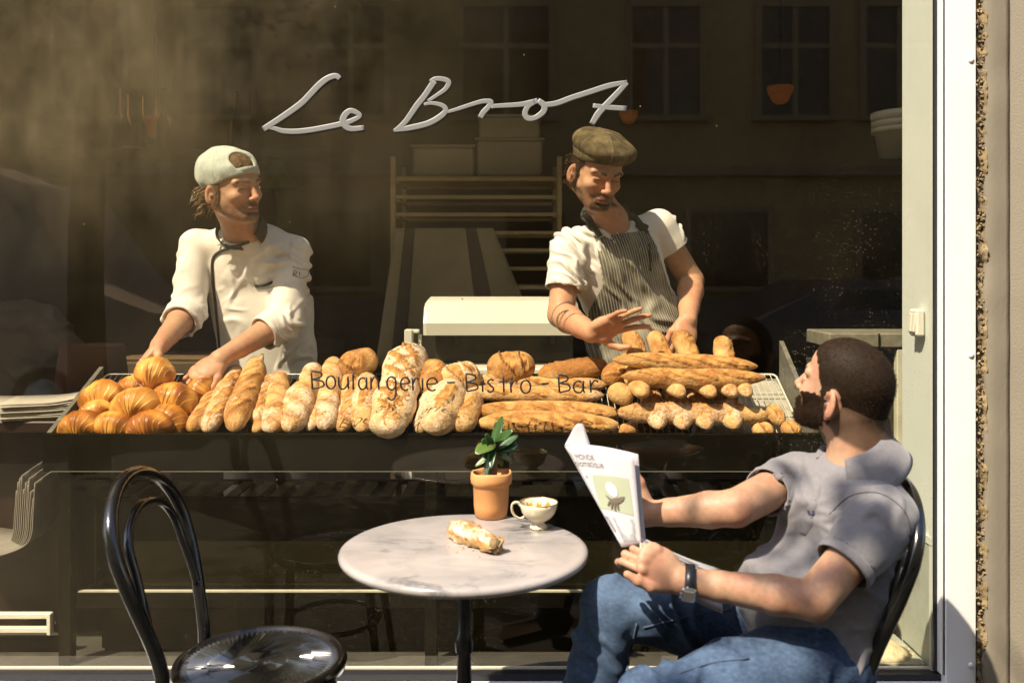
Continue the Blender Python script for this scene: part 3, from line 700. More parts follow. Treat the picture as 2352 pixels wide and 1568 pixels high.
for ch, x, w, base in [('B', 176, 88, 496), ('o', 284, 66, 496), ('u', 372, 72, 498), ('l', 468, 16, 500), ('a', 514, 68, 500), ('n', 604, 58, 502), ('g', 716, 72, 502), ('e', 818, 64, 506), ('r', 902, 46, 507), ('i', 966, 16, 508), ('e', 1006, 76, 509),
                       ('-', 1150, 56, 490), ('B', 1286, 82, 515), ('i', 1398, 14, 518), ('s', 1438, 52, 520), ('t', 1524, 60, 521), ('r', 1606, 50, 525), ('o', 1680, 70, 527), ('-', 1828, 54, 498), ('B', 1950, 80, 522), ('a', 2056, 84, 524), ('r', 2178, 58, 524)]:
    b = MB()
    for st in glyph(ch, x, w, base, 128):
        c = smooth_path([(*p, 0) for p in st], 4); b.tube([hw(p[0], p[1]) for p in c], 0.0030, 6, (V(0, 1, 0), 0.08))
    b.build('letter', M_INK, win, True)

# reveal at the right with a double socket, inner sill with a heap of flour
rev = thing('window_reveal', 'pale green-grey window reveal to the right of the bakers', 'wall', (XR, 0.1, GZ))
M_REV = mat('pale_reveal_paint', (0.64, 0.70, 0.66), 0.6, 0.04, 5, 0.05, 60, dirt=0.12, dirtcol=(0.36, 0.36, 0.28))
MB().box((XR+0.052, 0.1280, 1.745), (0.10, 0.190, 3.07)).build('reveal_side', M_REV, rev)
MB().box((XR+0.0, 0.018, 1.745), (0.012, 0.014, 3.04)).build('inner_bead', M_REV, rev)
MB().box(((-2.82+XR)/2, 0.17, GZ-0.03), (XR+2.82, 0.27, 0.05)).build('inner_sill', mat('dark_inner_sill', (0.045, 0.042, 0.034), 0.7, 0.3, 14, dirt=0.4, dirtcol=(0.10, 0.09, 0.065)), rev)
MB().box((XR-0.125, 0.155, GZ-0.0), (0.24, 0.22, 0.008)).build('sill_plate', mat('dusty_sill_plate', (0.36, 0.37, 0.30), 0.7, 0.15, 20, dirt=0.7, dirtcol=(0.07, 0.065, 0.05)), rev)
MB().box((XR-0.0045, 0.105, 0.60), (0.007, 0.19, 0.022)).build('panel_rail', M_REV, rev)
MB().box((XR-0.003, 0.115, 0.415), (0.004, 0.19, 0.34)).build('lower_panel', mat('grimy_panel', (0.40, 0.44, 0.39), 0.5, 0.10, 14, dirt=0.6, dirtcol=(0.17, 0.17, 0.13)), rev)
so = thing('wall_socket', 'white double light switch on the pale window reveal', 'switch', P(2124, 745, 0.09))
c = V(XR-0.014, 0.085, P(2120, 740, 0.1)[2])
M_SW = mat('white_plastic', (0.72, 0.70, 0.62), 0.35, 0.03)
MB().box(c, (0.026, 0.055, 0.080), None, 0.006).build('housing', M_SW, so)
for s in (-1, 1): MB().box(c+V(-0.0145, s*0.011, 0), (0.006, 0.019, 0.055), Matrix.Rotation(0.08, 3, 'Y'), 0.002).build('rocker', M_SW, so)
b = MB(); sn = SN(77); r2 = random.Random(3)
for i in range(900):
    a = r2.gauss(0, 1); q = r2.gauss(0, 1); h = max(0.0, 0.05*math.exp(-(a*a+q*q)*0.7))
    s = r2.uniform(0.002, 0.006); b.box((1.105+a*0.032, 0.135+q*0.022, GZ+0.004+r2.uniform(0, 1)*h), (s, s, s*0.8), Matrix.Rotation(r2.uniform(0, 3), 3, 'Z'))
b.lathe([(0.085, 0.0), (0.06, 0.012), (0.03, 0.036), (0.008, 0.047)], (1.105, 0.135, GZ+0.004), 18)
o = stuff(b.build('flour', mat('spilt_flour', (0.62, 0.53, 0.34), 0.95, 0.3, 80, 0.6, 300), None, True)); tag(o, 'heap of spilt flour and crumbs low behind the glass at the right', 'flour')

# ---- across the street, seen only as a reflection in the pane
YB = -13.0
hb = thing('apartment_building', 'brown plastered apartment building across the street mirrored in the pane', 'building', (0, YB, 0))
M_BF = mat('ochre_render', (0.62, 0.41, 0.19), 0.9, 0.12, 0.8, 0.1, 30, dirt=0.3, dirtcol=(0.45, 0.32, 0.18))
MB().box((0, YB-0.25, 7.0), (60, 0.5, 14.4)).build('wall', M_BF, hb)
M_TR = mat('window_surround', (0.46, 0.33, 0.20), 0.8); M_DKG = mat('dark_pane', (0.02, 0.016, 0.014), 0.08, 0.3, 1.0, spec=0.5)
def bwin(x, z0, z1, w, bars=True):
    f = MB(); t = 0.11
    for sx in (-1, 1): f.box((x+sx*(w/2+t/2), YB+0.03, (z0+z1)/2), (t, 0.10, z1-z0+2*t))
    f.box((x, YB+0.03, z1+t/2), (w, 0.10, t)); f.box((x, YB+0.07, z0-t/2), (w+2*t+0.1, 0.2, t*0.8))
    o = f.build('window', M_TR, hb)
    if bars:
      g = MB(); g.box((x, YB+0.025, (z0+z1)/2), (0.09, 0.05, z1-z0)); g.box((x, YB+0.027, z0+(z1-z0)*0.64), (w, 0.05, 0.09)); g.build('glazing_bar', M_TR, o)
    MB().box((x, YB+0.005, (z0+z1)/2), (w, 0.02, z1-z0)).build('pane', M_DKG, o)
for x in (-9.4, -7.2, -5.0, -2.75, -0.1, 2.62, 4.82, 6.6, 8.9): bwin(x, 4.0, 5.85, 1.15 if x != -0.1 else 1.45)
for x in (-9.4, -7.2, -5.0, -2.75, -0.1, 2.62, 4.82, 6.6, 8.9): bwin(x, 7.4, 9.4, 1.15)
for x, w in ((-2.9, 1.0), (3.7, 1.3), (6.6, 1.3), (0.4, 1.0)): bwin(x, 1.1, 2.35, w, False)
MB().box((0, YB+0.10, 3.05), (60, 0.22, 0.16)).build('cornice', M_TR, hb)
MB().box((0, YB+0.05, 0.45), (60, 0.12, 0.9)).build('plinth', mat('stone_plinth', (0.22, 0.19, 0.16), 0.9), hb)

def vehicle(name, label, cat, x, y, L, prof, m, wheels, win_poly, hgt, W=1.8):
    """body: side profile (x along, z) extruded across W, with shoulders drawn in towards the roof"""
    t = thing(name, label, cat, (x, y, -0.12)); b = MB(); n = len(prof)
    lay = [(-W/2, 1.0, 0.90), (-W/2*0.94, 1.0, 1.0), (W/2*0.94, 1.0, 1.0), (W/2, 1.0, 0.90)]
    vs = []
    zc = hgt*0.5
    for yy, sx, sz in lay:
        for (px, pz) in prof: vs.append((x+px*(0.5+0.5*sx), y+yy*(1-0.12*max(0, pz-zc)/zc), -0.12+(pz if pz < zc else zc+(pz-zc)*sz)))
    f = []
    for k in range(3):
        for i in range(n): f.append((k*n+i, k*n+(i+1) % n, (k+1)*n+(i+1) % n, (k+1)*n+i))
    f += [tuple(range(n)), tuple(3*n+i for i in range(n))[::-1]]
    b.add(vs, f); b.build('body', m, t)
    wd = MB()
    for poly in win_poly:
        i0 = len(wd.v); wd.add([(x+px, y+W/2*0.985*(1-0.12*max(0, pz-zc)/zc)+0.006, -0.12+pz) for px, pz in poly], [tuple(range(len(poly)))])
        wd.build('side_window', M_DKG, t); wd = MB()
    for wx in wheels:
        for sy in (-1, 1):
            w_ = MB(); prof_ = [(0.10, -0.10), (0.30, -0.10), (0.33, -0.06), (0.33, 0.06), (0.30, 0.10), (0.10, 0.10)]; w_.lathe(prof_, (0, 0, 0), 20)
            o = w_.build('wheel', M_RUB, t, True); o.location = (wx, sy*(W/2-0.10), 0.33); o.rotation_euler = (PI/2, 0, 0); o.matrix_parent_inverse = Matrix.Identity(4)
            rm = MB().lathe([(0.02, -0.106), (0.19, -0.106), (0.20, 0.106), (0.02, 0.106)], (0, 0, 0), 16).build('rim', mat('alloy', (0.5, 0.5, 0.5), 0.4, metal=0.8) if 'alloy' not in bpy.data.materials else bpy.data.materials['alloy'], None, True); rm.parent = o
    return t
M_VAN = mat('pale_van_paint', (0.78, 0.60, 0.50), 0.35, 0.03, 2, coat=0.4)
vehicle('delivery_van', 'pale delivery van parked across the street mirrored at the left of the pane', 'van', -6.2, -6.6, 5.4, [(-2.9, 0.35), (-2.9, 2.2), (-2.6, 2.52), (1.1, 2.52), (1.7, 2.3), (2.35, 1.35), (3.0, 1.1), (3.1, 0.35)], M_VAN, (-1.9, 2.0), [[(1.0, 1.35), (1.0, 2.1), (1.5, 2.08), (2.1, 1.35)]], 2.5, 2.0)
vehicle('parked_car', 'dark red-brown car parked across the street mirrored at the right of the pane', 'car', 4.2, -7.6, 4.4, [(-2.2, 0.3), (-2.2, 0.85), (-1.7, 1.0), (-1.0, 1.38), (0.5, 1.40), (1.2, 1.0), (2.1, 0.8), (2.2, 0.3)], mat('maroon_car_paint', (0.16, 0.10, 0.11), 0.3, 0.03, 2, coat=0.6), (-1.35, 1.35), [[(-1.0, 0.98), (-0.75, 1.28), (-0.05, 1.30), (-0.05, 0.98)], [(0.02, 0.98), (0.02, 1.30), (0.45, 1.30), (0.95, 0.98)]], 1.4)
tr = thing('street_tree', 'leafy street tree before the shop, its trunk mirrored at the upper left of the pane', 'tree', (-3.0, -3.9, 0))
rt = random.Random(8)
b = MB(); b.tube(smooth_path([(-3.0, -3.9, -0.05), (-3.03, -3.9, 1.6), (-2.95, -3.92, 3.2), (-3.0, -3.9, 4.6), (-2.8, -3.85, 6.4)], 4), [0.14-0.006*i for i in range(17)], 12)
for i in range(12):
    z = 3.1+i*0.22; tx, ty = rt.uniform(-3.2, 0.3), rt.uniform(-5.6, -4.4)
    b.tube(smooth_path([(-2.98, -3.9, z), (-2.98+(tx+2.98)*0.4, -3.9+(ty+3.9)*0.4, z+0.5), (tx, ty, z+1.0)], 4), [0.055-0.005*k for k in range(9)], 7)
b.build('trunk', mat('bark', (0.10, 0.075, 0.05), 0.9, 0.3, 20, 0.6, 80), tr, True)
b = MB()
CL = [V(rt.uniform(-1.75, 0.7), rt.uniform(-4.0, -3.0), rt.uniform(4.8, 5.4)) for i in range(34)]+[V(rt.gauss(-3.3, 0.6), rt.gauss(-5.3, 0.4), rt.uniform(4.3, 6.0)) for i in range(24)]+[V(rt.uniform(-2.1, -1.2), rt.uniform(-4.6, -4.0), rt.uniform(3.15, 3.7)) for i in range(5)]  # first group: unseen leaf clusters placed to shade the customer's near side
for i in range(5600):
    c = CL[rt.randrange(len(CL))]; p = c+V(rt.gauss(0, 0.15), rt.gauss(0, 0.10), rt.gauss(0, 0.14))
    d = nrm([rt.gauss(0, 1), rt.gauss(0, 1), rt.gauss(0, 0.6)]); e = nrm(np.cross(d, V(rt.gauss(0, 1), rt.gauss(0, 1), 1))); q = rt.uniform(0.04, 0.075)
    b.add([p-d*q, p+e*q*0.55, p+d*q, p-e*q*0.55], [(0, 1, 2, 3)])
stuff(b.build('foliage', mat('tree_leaves', (0.05, 0.085, 0.025), 0.6, 0.4, 3), tr))
# ------------------------------------------------------------------ bread stand behind the glass
XL, XRR = -1.353, 0.890                                            # outer ends of the tray
YF, YK, ZF, ZK = 0.035, 0.400, 0.903, 1.058                        # front/back edge and heights
SL, Z0 = 0.503, 0.872                                              # rack plane z = Z0 + SL*(y-0.05)
def rackz(y): return Z0+SL*(y-0.05)
UPV = nrm(V(0, -SL, 1))
def RP(px, py, h=0.0):
    """point of the camera ray through a picture position at height h over the sloping wire racks"""
    d = ray(px, py); t = (Z0+SL*(CAM[1]-0.05)-CAM[2]+h)/(d[2]-SL*d[1]); return CAM+d*t
M_BLK = mat('black_steel', (0.0045, 0.0038, 0.002), 0.7, 0.3, 12, 0.05, 80, dirt=0.3, dirtcol=(0.013, 0.011, 0.006), spec=0.05)
M_OLV = mat('dusty_black_panel', (0.013, 0.011, 0.005), 0.7, 0.25, 7, 0.05, 90, dirt=0.4, dirtcol=(0.025, 0.021, 0.010), spec=0.06)
M_WIR = mat('chromed_wire', (0.30, 0.28, 0.24), 0.35, 0.2, 30, metal=0.7)
st = thing('bread_stand', 'long black steel bread stand with sloping tray behind the window', 'stand', ((XL+XRR)/2, 0.2, 0.05))
b = MB(); b.box(((XL+XRR)/2, YF+0.012, (0.795+ZF)/2), (XRR-XL, 0.024, ZF-0.795), None, 0.002); b.build('front_panel', M_BLK, st)
MB().box(((XL+XRR)/2, YF+0.026, 0.7955), (XRR-XL-0.05, 0.050, 0.003)).build('panel_lip', mat('pale_lip_edge', (0.42, 0.40, 0.32), 0.5), st)  # pale strip along the lower edge of the front panel
for x in (XL+0.006, XRR-0.006):
    b = MB(); z0, z1 = 0.80, 0.92; h0, h1 = ZF, ZK+0.0
    if x > 0: h0, h1 = ZF+0.03, ZK+0.085
    pts = [(YF+0.025, 0.80), (YK, 0.93), (YK, h1), (YF+0.025, h0)]
    vs = [(x-0.007, p, q) for p, q in pts]+[(x+0.007, p, q) for p, q in pts]
    b.add(vs, [(0, 1, 2, 3), (7, 6, 5, 4), (0, 4, 5, 1), (1, 5, 6, 2), (2, 6, 7, 3), (3, 7, 4, 0)]); b.build('side_panel', mat('grey_worn_steel', (0.13, 0.125, 0.10), 0.5, 0.3, 40, 0.1, 200, dirt=0.5, dirtcol=(0.30, 0.29, 0.23)) if 'grey_worn_steel' not in bpy.data.materials else bpy.data.materials['grey_worn_steel'], st)
b = MB()                                                          # floor of the tray below the racks
def trayfloor(x0, x1, dz, name, m):
    b = MB(); pts = [(YF+0.025, rackz(YF+0.025)-dz), (YK, rackz(YK)-dz)]
    vs = [(x, p, q+e) for x in (x0, x1) for p, q in pts for e in (0, -0.006)]
    b.add(vs, [(0, 2, 6, 4), (1, 5, 7, 3), (0, 4, 5, 1), (2, 3, 7, 6), (0, 1, 3, 2), (4, 6, 7, 5)]); return b.build(name, m, st)
trayfloor(XL+0.015, 0.55, 0.030, 'tray_floor', M_BLK)
trayfloor(0.552, XRR-0.015, 0.030, 'tray_floor', mat('floury_tray', (0.36, 0.35, 0.30), 0.7, 0.15, 60, dirt=0.6, dirtcol=(0.12, 0.115, 0.09)))
for x in (XL+0.055, -0.235, XRR-0.05):
    for y in (YF+0.035, YK-0.03): MB().box((x, y, (0.05+0.79)/2), (0.036, 0.036, 0.742), None, 0.002).build('leg', M_BLK, st)
MB().box(((XL+XRR)/2+0.01, YF+0.052, 0.412), (XRR-XL-0.14, 0.045, 0.046), None, 0.003).build('shelf_rail', M_BLK, st)
MB().box(((XL+XRR)/2+0.01, YF+0.040, 0.4372), (XRR-XL-0.15, 0.013, 0.004)).build('shelf_strip', mat('pale_shelf_strip', (0.52, 0.50, 0.40), 0.5, 0.15, 20), st)
MB().box(((XL+XRR)/2+0.01, 0.24, 0.422), (XRR-XL-0.14, 0.28, 0.012)).build('shelf', M_BLK, st)
MB().box((XL+0.11, 0.15, 0.62), (0.03, 0.10, 0.34)).build('side_brace', M_OLV, st)
for x0, x1 in ((XL+0.12, -0.262), (-0.208, XRR-0.08)): MB().box(((x0+x1)/2, 0.155, 0.335), (x1-x0, 0.012, 0.19)).build('lower_panel', M_OLV, st)

# wire racks lying in the tray
def rack(name, label, x0, x1, m):
    t = thing(name, label, 'wire rack', ((x0+x1)/2, 0.2, rackz(0.2)), 'wire racks in the bread tray'); y0, y1 = 0.068, 0.385
    c = lambda x, y, dz=0: (x, y, rackz(y)-0.006+dz)
    b = MB(); r = 0.014
    ring = [c(x0+r, y0), c(x1-r, y0), c(x1-r*0.3, y0+r*0.3), c(x1, y0+r), c(x1, y1-r), c(x1-r*0.3, y1-r*0.3), c(x1-r, y1), c(x0+r, y1), c(x0+r*0.3, y1-r*0.3), c(x0, y1-r), c(x0, y0+r), c(x0+r*0.3, y0+r*0.3)]
    b.tube(ring, 0.0034, 6, closed=True); b.build('rim', m, t, True)
    for k in (0.36, 0.70): bb = MB(); bb.tube([c(x0, y0+(y1-y0)*k, -0.004), c(x1, y0+(y1-y0)*k, -0.004)], 0.0024, 6); bb.build('cross_wire', m, t, True)
    n = int((x1-x0)/0.0185); b = MB()
    for i in range(1, n): x = x0+(x1-x0)*i/n; b.tube([c(x, y0), c(x, y1)], 0.0014, 4, caps=False)
    stuff(b.build('wires', m, t, True)); return t
rack('wire_rack', 'dark wire rack under the croissants and the hand of the baker', XL+0.03, -0.62, M_WIR)
rack('wire_rack', 'dark wire rack under the floury loaves', -0.61, 0.14, M_WIR)
rack('wire_rack', 'pale wire rack with crumbs to the right of the baguette pile', 0.150, XRR-0.03, mat('pale_wire', (0.60, 0.57, 0.48), 0.4, 0.1, 30))

# slatted radiator cover under the stand
rad = thing('radiator_cover', 'dark radiator cover with a slatted top under the bread stand', 'radiator', (-0.2, 0.3, 0.05))
ZT = 0.690
MB().box((-0.22, 0.170, 0.40), (2.02, 0.02, 0.56)).build('front_panel', M_OLV, rad)
MB().box((-0.22, 0.160, ZT-0.006), (2.04, 0.024, 0.012)).build('front_edge', M_BLK, rad)
MB().box((-0.22, 0.385, ZT-0.006), (2.04, 0.03, 0.012)).build('back_edge', M_OLV, rad)
M_SLT = mat('olive_slat', (0.10, 0.09, 0.055), 0.6, 0.2, 20)
sl = MB().box((0, 0, 0), (0.034, 0.196, 0.008)).mesh('slat', M_SLT)
for i in range(30):
    o = link('slat', sl, rad); o.location = (-1.19+i*0.067, 0.271, ZT-0.005)
MB().box((-0.22, 0.28, 0.60), (2.0, 0.20, 0.02)).build('heating_fins', mat('dark_fins', (0.012, 0.011, 0.01), 0.8), rad)

# ------------------------------------------------------------------ inside the shop
# dough sheeter with a white hood
ds = thing('dough_machine', 'white dough machine with a rounded hood between the two bakers', 'machine', (P(1130, 800, 0.9)[0], 0.9, 0.05))
M_MW = mat('cream_enamel', (0.66, 0.65, 0.55), 0.35, 0.03, 6, dirt=0.10, dirtcol=(0.35, 0.30, 0.22))
hx0, hx1 = P(972, 770, 0.80)[0], P(1330, 770, 0.80)[0]
prof = [(0.80, P(0, 770, 0.80)[2]), (0.795, P(0, 742, 0.80)[2]), (0.83, P(0, 700, 0.83)[2]), (0.87, P(0, 690, 0.87)[2]), (0.99, P(0, 684, 0.99)[2]+0.005), (1.08, P(0, 700, 1.05)[2]), (1.10, P(0, 770, 0.80)[2])]
b = MB(); n = len(prof); vs = []
for (x, ins) in ((hx0, 0.012), (hx0+0.012, 0), (hx1-0.012, 0), (hx1, 0.012)):
    for (y, z) in prof: vs.append((x, y+(0.95-y)*ins*2, z-ins*(1 if z > 1.2 else 0)))
f = [(k*n+i, k*n+(i+1) % n, (k+1)*n+(i+1) % n, (k+1)*n+i) for k in range(3) for i in range(n)]+[tuple(range(n)), tuple(3*n+i for i in range(n))[::-1]]
b.add(vs, f); b.build('hood', M_MW, ds)
zb = P(0, 770, 0.80)[2]; zl = P(0, 838, 0.82)[2]
for px in (938, 1374): MB().box((P(px, 800, 0.82)[0], 0.84, (zb+0.02+0.05)/2), (0.030, 0.05, zb+0.02-0.05), None, 0.003).build('leg', M_MW, ds)
for px in (962,): MB().box((P(px, 800, 0.82)[0], 0.86, (zb+zl)/2), (0.012, 0.02, zb-zl), None, 0.002).build('hinge_bar', M_MW, ds)
MB().box((P(952, 760, 0.82)[0], 0.85, zb+0.012), (0.03, 0.03, 0.014), None, 0.003).build('hinge_pin', M_MW, ds)
M_DG = mat('dark_guard', (0.04, 0.036, 0.026), 0.3, 0.5, 9, dirt=0.4, dirtcol=(0.12, 0.1, 0.07))
MB().box(((hx0+hx1)/2+0.01, 0.93, (zb+zl)/2), (hx1-hx0-0.05, 0.01, zb-zl+0.02)).build('guard', M_DG, ds)
MB().box(((hx0+hx1)/2, 0.90, zl-0.018), (hx1-hx0+0.05, 0.30, 0.03), None, 0.008).build('table_edge', M_MW, ds)
for px in (1046, 1270): MB().box((P(px, 790, 0.9)[0], 0.915, zb-0.03), (0.022, 0.012, 0.034), None, 0.003).build('guard_bracket', M_DG, ds)
MB().box(((hx0+hx1)/2, 0.95, 0.55), (hx1-hx0-0.1, 0.32, 0.84)).build('cabinet', M_OLV, ds)
MB().lathe([(0.003, 0), (0.003, 0.003)], P(1062, 690, 0.86)+V(0, 0, 0.004), 8).build('screw', M_BLK, ds)

# wooden bread rack at the back, crates on top, a cloth with two dark stripes hung over it
YW = 1.75
wr = thing('bread_rack', 'tall empty wooden bread rack against the dark back of the shop', 'rack', (P(1095, 600, YW)[0], YW+0.2, 0.05))
M_WD = mat('pale_beech', (0.42, 0.32, 0.17), 0.7, 0.12, 10, stretch=(1, 1, 6))
xa, xb = P(903, 500, YW)[0], P(1285, 500, YW)[0]
ztop = P(0, 360, YW)[2]
for x in (xa, xb):
    for y in (YW, YW+0.45): MB().box((x, y, (ztop+0.05)/2), (0.024, 0.03, ztop-0.05), None, 0.003).build('post', M_WD, wr)
for py in (412, 453, 493, 535, 575, 617, 660, 702):
    z = P(0, py, YW)[2]
    for y in (YW, YW+0.45): MB().box(((xa+xb)/2, y, z), (xb-xa-0.026, 0.018, 0.018), None, 0.002).build('rail', M_WD, wr)
    for x in (xa+0.02, xb-0.02): MB().box((x, YW+0.225, z-0.014), (0.012, 0.43, 0.008)).build('runner', M_WD, wr)
M_CR = mat('grey_crate', (0.36, 0.32, 0.24), 0.6, 0.06, 8)
def crate(x0, x1, py0, py1, label, y=YW+0.15, m=M_CR):
    a = P(x0, py1, y); c = P(x1, py0, y); t = thing('crate', label, 'crate', ((a[0]+c[0])/2, y+0.15, a[2]), 'crates on the wooden rack')
    w, h = c[0]-a[0], c[2]-a[2]
    MB().box(((a[0]+c[0])/2, y+0.15, a[2]+h/2), (w, 0.3, h), None, 0.01).build('box', m, t)
    MB().box(((a[0]+c[0])/2, y+0.15, c[2]+0.006), (w+0.02, 0.32, 0.012), None, 0.004).build('lid', m, t)
ztop_shelf = P(0, 408, YW+0.15)[2]
MB().box(((xa+xb)/2, YW+0.225, ztop_shelf-0.012), (xb-xa-0.03, 0.42, 0.012)).build('shelf_board', M_WD, wr)
crate(948, 1088, 338, 404, 'low grey crate on the wooden rack, left one', m=M_CR)
crate(1096, 1246, 322, 404, 'taller pale crate on the wooden rack, lowest of the right stack')
crate(1100, 1240, 268, 320, 'pale crate on top of the right stack on the wooden rack')
cl = thing('hanging_cloth', 'beige cloth with two dark stripes hung over the wooden rack', 'cloth', P(1030, 800, YW-0.05))
M_CLO = mat('beige_linen', (0.30, 0.25, 0.15), 0.95, 0.10, 12, 0.1, 400)
sC = SN(61)
def clothp(u, w):
    px = (908+w*-46)*(1-u)+(1132+w*68)*u; py = 524+w*(318 if u < 0.6 else 318-160*sstep(0.6, 1.0, np.array(u)))
    p = P(px, py, YW-0.06-0.05*math.sin(u*9+w*2)*w-0.03*w); return p
b = MB(); b.grid(clothp, 40, 24); b.build('cloth', M_CLO, cl, True, 0.004)
M_STR = mat('dark_stripe_weave', (0.085, 0.065, 0.045), 0.95)
for u0, u1 in ((0.10, 0.20), (0.72, 0.83)):
    b = MB(); b.grid(lambda u, w: clothp(u0+(u1-u0)*u, w)+V(0, -0.006, 0), 6, 24); b.build('stripe', M_STR, cl, True, 0.002)

# shelf with bottles and glowing lamps
YS = 2.6
M_BOT = mat('dark_bottle_glass', (0.016, 0.012, 0.006), 0.5, 0.2, 5, spec=0.2)
sh = MB().box(P(420, 356, YS), (1.6, 0.25, 0.05)).build('wall_shelf', mat('dark_oak', (0.030, 0.020, 0.012), 0.7, 0.3, 8)); tag(sh, 'dark wall shelf with bottles behind the baker in the green cap', 'shelf')
zs = P(0, 356, YS)[2]+0.026
for px, s, lab in ((296, 0.85, 'dark bottle left of the glowing lamp on the wall shelf'), (330, 0.82, 'dark bottle in front of the glowing lamp on the wall shelf'), (380, 0.95, 'tallest dark bottle, right of the glowing lamp on the wall shelf'), (278, 0.95, 'dark bottle at the left end of the wall shelf'),
                   (548, 0.9, 'dark bottle above the green cap of the baker'), (590, 0.9, 'dark bottle at the right end of the wall shelf')):
    x = P(px, 330, YS)[0]; b = MB(); b.lathe([(0.034*s, 0), (0.036*s, 0.01), (0.036*s, 0.15*s), (0.028*s, 0.18*s), (0.014*s, 0.225*s), (0.013*s, 0.35*s), (0.016*s, 0.352*s), (0.016*s, 0.375*s), (0.002, 0.376*s)], (x, YS-0.04, zs), 18)
    tag(b.build('bottle', M_BOT, None, True), lab, 'bottle', 'bottles on the wall shelf')
M_LMP = mat('amber_glass_shade', (0.20, 0.07, 0.012), 0.6, 0.5, 9, emit=(1.0, 0.28, 0.03), estr=0.02)
def lamp(px, py, y, r, label, glow=0.0):
    c = P(px, py, y); t = thing('pendant_lamp', label, 'lamp', c, 'glowing amber lamps in the shop')
    b = MB(); b.lathe([(r*0.35, -r*0.75), (r*0.62, -r*0.55), (r*0.95, r*0.15), (r, r*0.55), (r*0.97, r*0.55), (r*0.9, r*0.1), (r*0.55, -r*0.5), (r*0.3, -r*0.68)], c, 20); b.build('shade', M_LMP, t, True)
    b = MB(); b.tube([c+V(0, 0, r*0.2), c+V(0, 0, 3.74-c[2])], 0.006, 6); b.build('cord', M_BLK, t); b = MB(); b.lathe([(0.02, -0.03), (0.03, 0.0), (0.02, 0.04)], c+V(0, 0, -0.01), 12); b.build('bulb', mat('lamp_bulb', (0.9, 0.6, 0.3), 0.4, emit=(1.0, 0.45, 0.1), estr=0.25) if 'lamp_bulb' not in bpy.data.materials else bpy.data.materials['lamp_bulb'], t, True)
lamp(357, 290, 2.75, 0.088, 'glowing amber lamp behind the bottles at the upper left')
for px, py, y, e in ((362, 262, 2.75, 1.6), (1444, 258, 3.4, 0.25), (1792, 206, 3.4, 0.3)):
    ld = bpy.data.lights.new('lamp_light', 'POINT'); ld.energy = e; ld.color = (1.0, 0.42, 0.10); ld.shadow_soft_size = 0.05; lo = bpy.data.objects.new('lamp_light', ld); COL.objects.link(lo); lo.location = P(px, py, y)
lamp(1444, 268, 3.4, 0.062, 'glowing amber lamp just right of the flat cap')
lamp(1792, 216, 3.4, 0.085, 'glowing amber lamp at the upper right of the shop')
# green shade lamp and white saucer lamp
t = thing('table_lamp', 'dim green shaded lamp right of the baker in the green cap', 'lamp', P(632, 440, 2.6)); c = P(632, 410, 2.6)
MB().lathe([(0.16, -0.06), (0.05, 0.09), (0.03, 0.10)], c, 24).build('shade', mat('moss_shade', (0.10, 0.13, 0.03), 0.7), t, True); b = MB(); b.tube([c+V(0, 0, -0.06), V(c[0], c[1], 1.0)], 0.012, 8); b.build('stem', M_BLK, t)
tag(MB().box((c[0], 2.65, 0.53), (0.9, 0.6, 0.94), None, 0.01).build('side_cabinet', mat('dark_walnut', (0.022, 0.015, 0.010), 0.6, 0.3, 6)), 'dark cabinet behind the baker in the white jacket', 'cabinet')
t = thing('wall_dish', 'small white dish on the shelf left of the green cap', 'dish', P(306, 345, 2.3)); MB().lathe([(0.02, 0), (0.07, 0.012), (0.068, 0.016), (0.018, 0.005)], P(306, 347, YS-0.08)+V(0, 0, 0.004), 20).build('rim', mat('white_china', (0.5, 0.46, 0.4), 0.3), t, True)
# tub on a shelf at the right, steel counter behind the customer's head
yb = 0.95; c = P(2075, 372, yb); t = thing('plastic_tub', 'pale ribbed plastic tub on a shelf by the right reveal', 'tub', c)
MB().lathe([(0.085, 0), (0.105, 0.11), (0.118, 0.112), (0.118, 0.13), (0.112, 0.132), (0.118, 0.134), (0.118, 0.155), (0.112, 0.157), (0.118, 0.159), (0.120, 0.19), (0.10, 0.195)], c, 28).build('tub', mat('cloudy_plastic', (0.44, 0.40, 0.30), 0.5, 0.05), t, True)
tag(MB().box(c+V(0.12, 0.02, -0.014), (0.62, 0.30, 0.024), None, 0.003).build('wall_shelf', M_BLK), 'dark shelf carrying the plastic tub at the right', 'shelf')
t = thing('steel_counter', 'grimy steel and glass counter at the right behind the seated customer', 'counter', (1.35, 0.6, 0.05)); yc = 0.46
xl = P(1905, 780, yc)[0]
M_STL = mat('grimy_steel', (0.20, 0.19, 0.14), 0.5, 0.3, 25, dirt=0.6, dirtcol=(0.06, 0.055, 0.04))
MB().box(((xl+1.9)/2, yc+0.12, P(0, 782, yc)[2]), (1.9-xl, 0.24, 0.048), None, 0.004).build('top_rail', M_STL, t)
MB().box((P(2018, 780, yc)[0], yc-0.004, P(0, 782, yc)[2]), (0.003, 0.006, 0.048)).build('joint', M_BLK, t)
MB().box(((xl+1.9)/2, yc+0.14, 0.56), (1.9-xl, 0.2, 1.0)).build('door_panel', mat('dusty_dark_glass', (0.045, 0.045, 0.028), 0.4, 0.3, 20, dirt=0.6, dirtcol=(0.16, 0.155, 0.11)), t)
MB().box((P(2069, 900, yc)[0], yc+0.02, 0.58), (0.020, 0.03, 1.06), None, 0.003).build('edge_post', mat('pale_aluminium', (0.55, 0.54, 0.42), 0.4), t)
MB().box((P(2080, 900, yc)[0], yc+0.03, 0.58), (0.014, 0.02, 1.06)).build('seal', M_BLK, t)

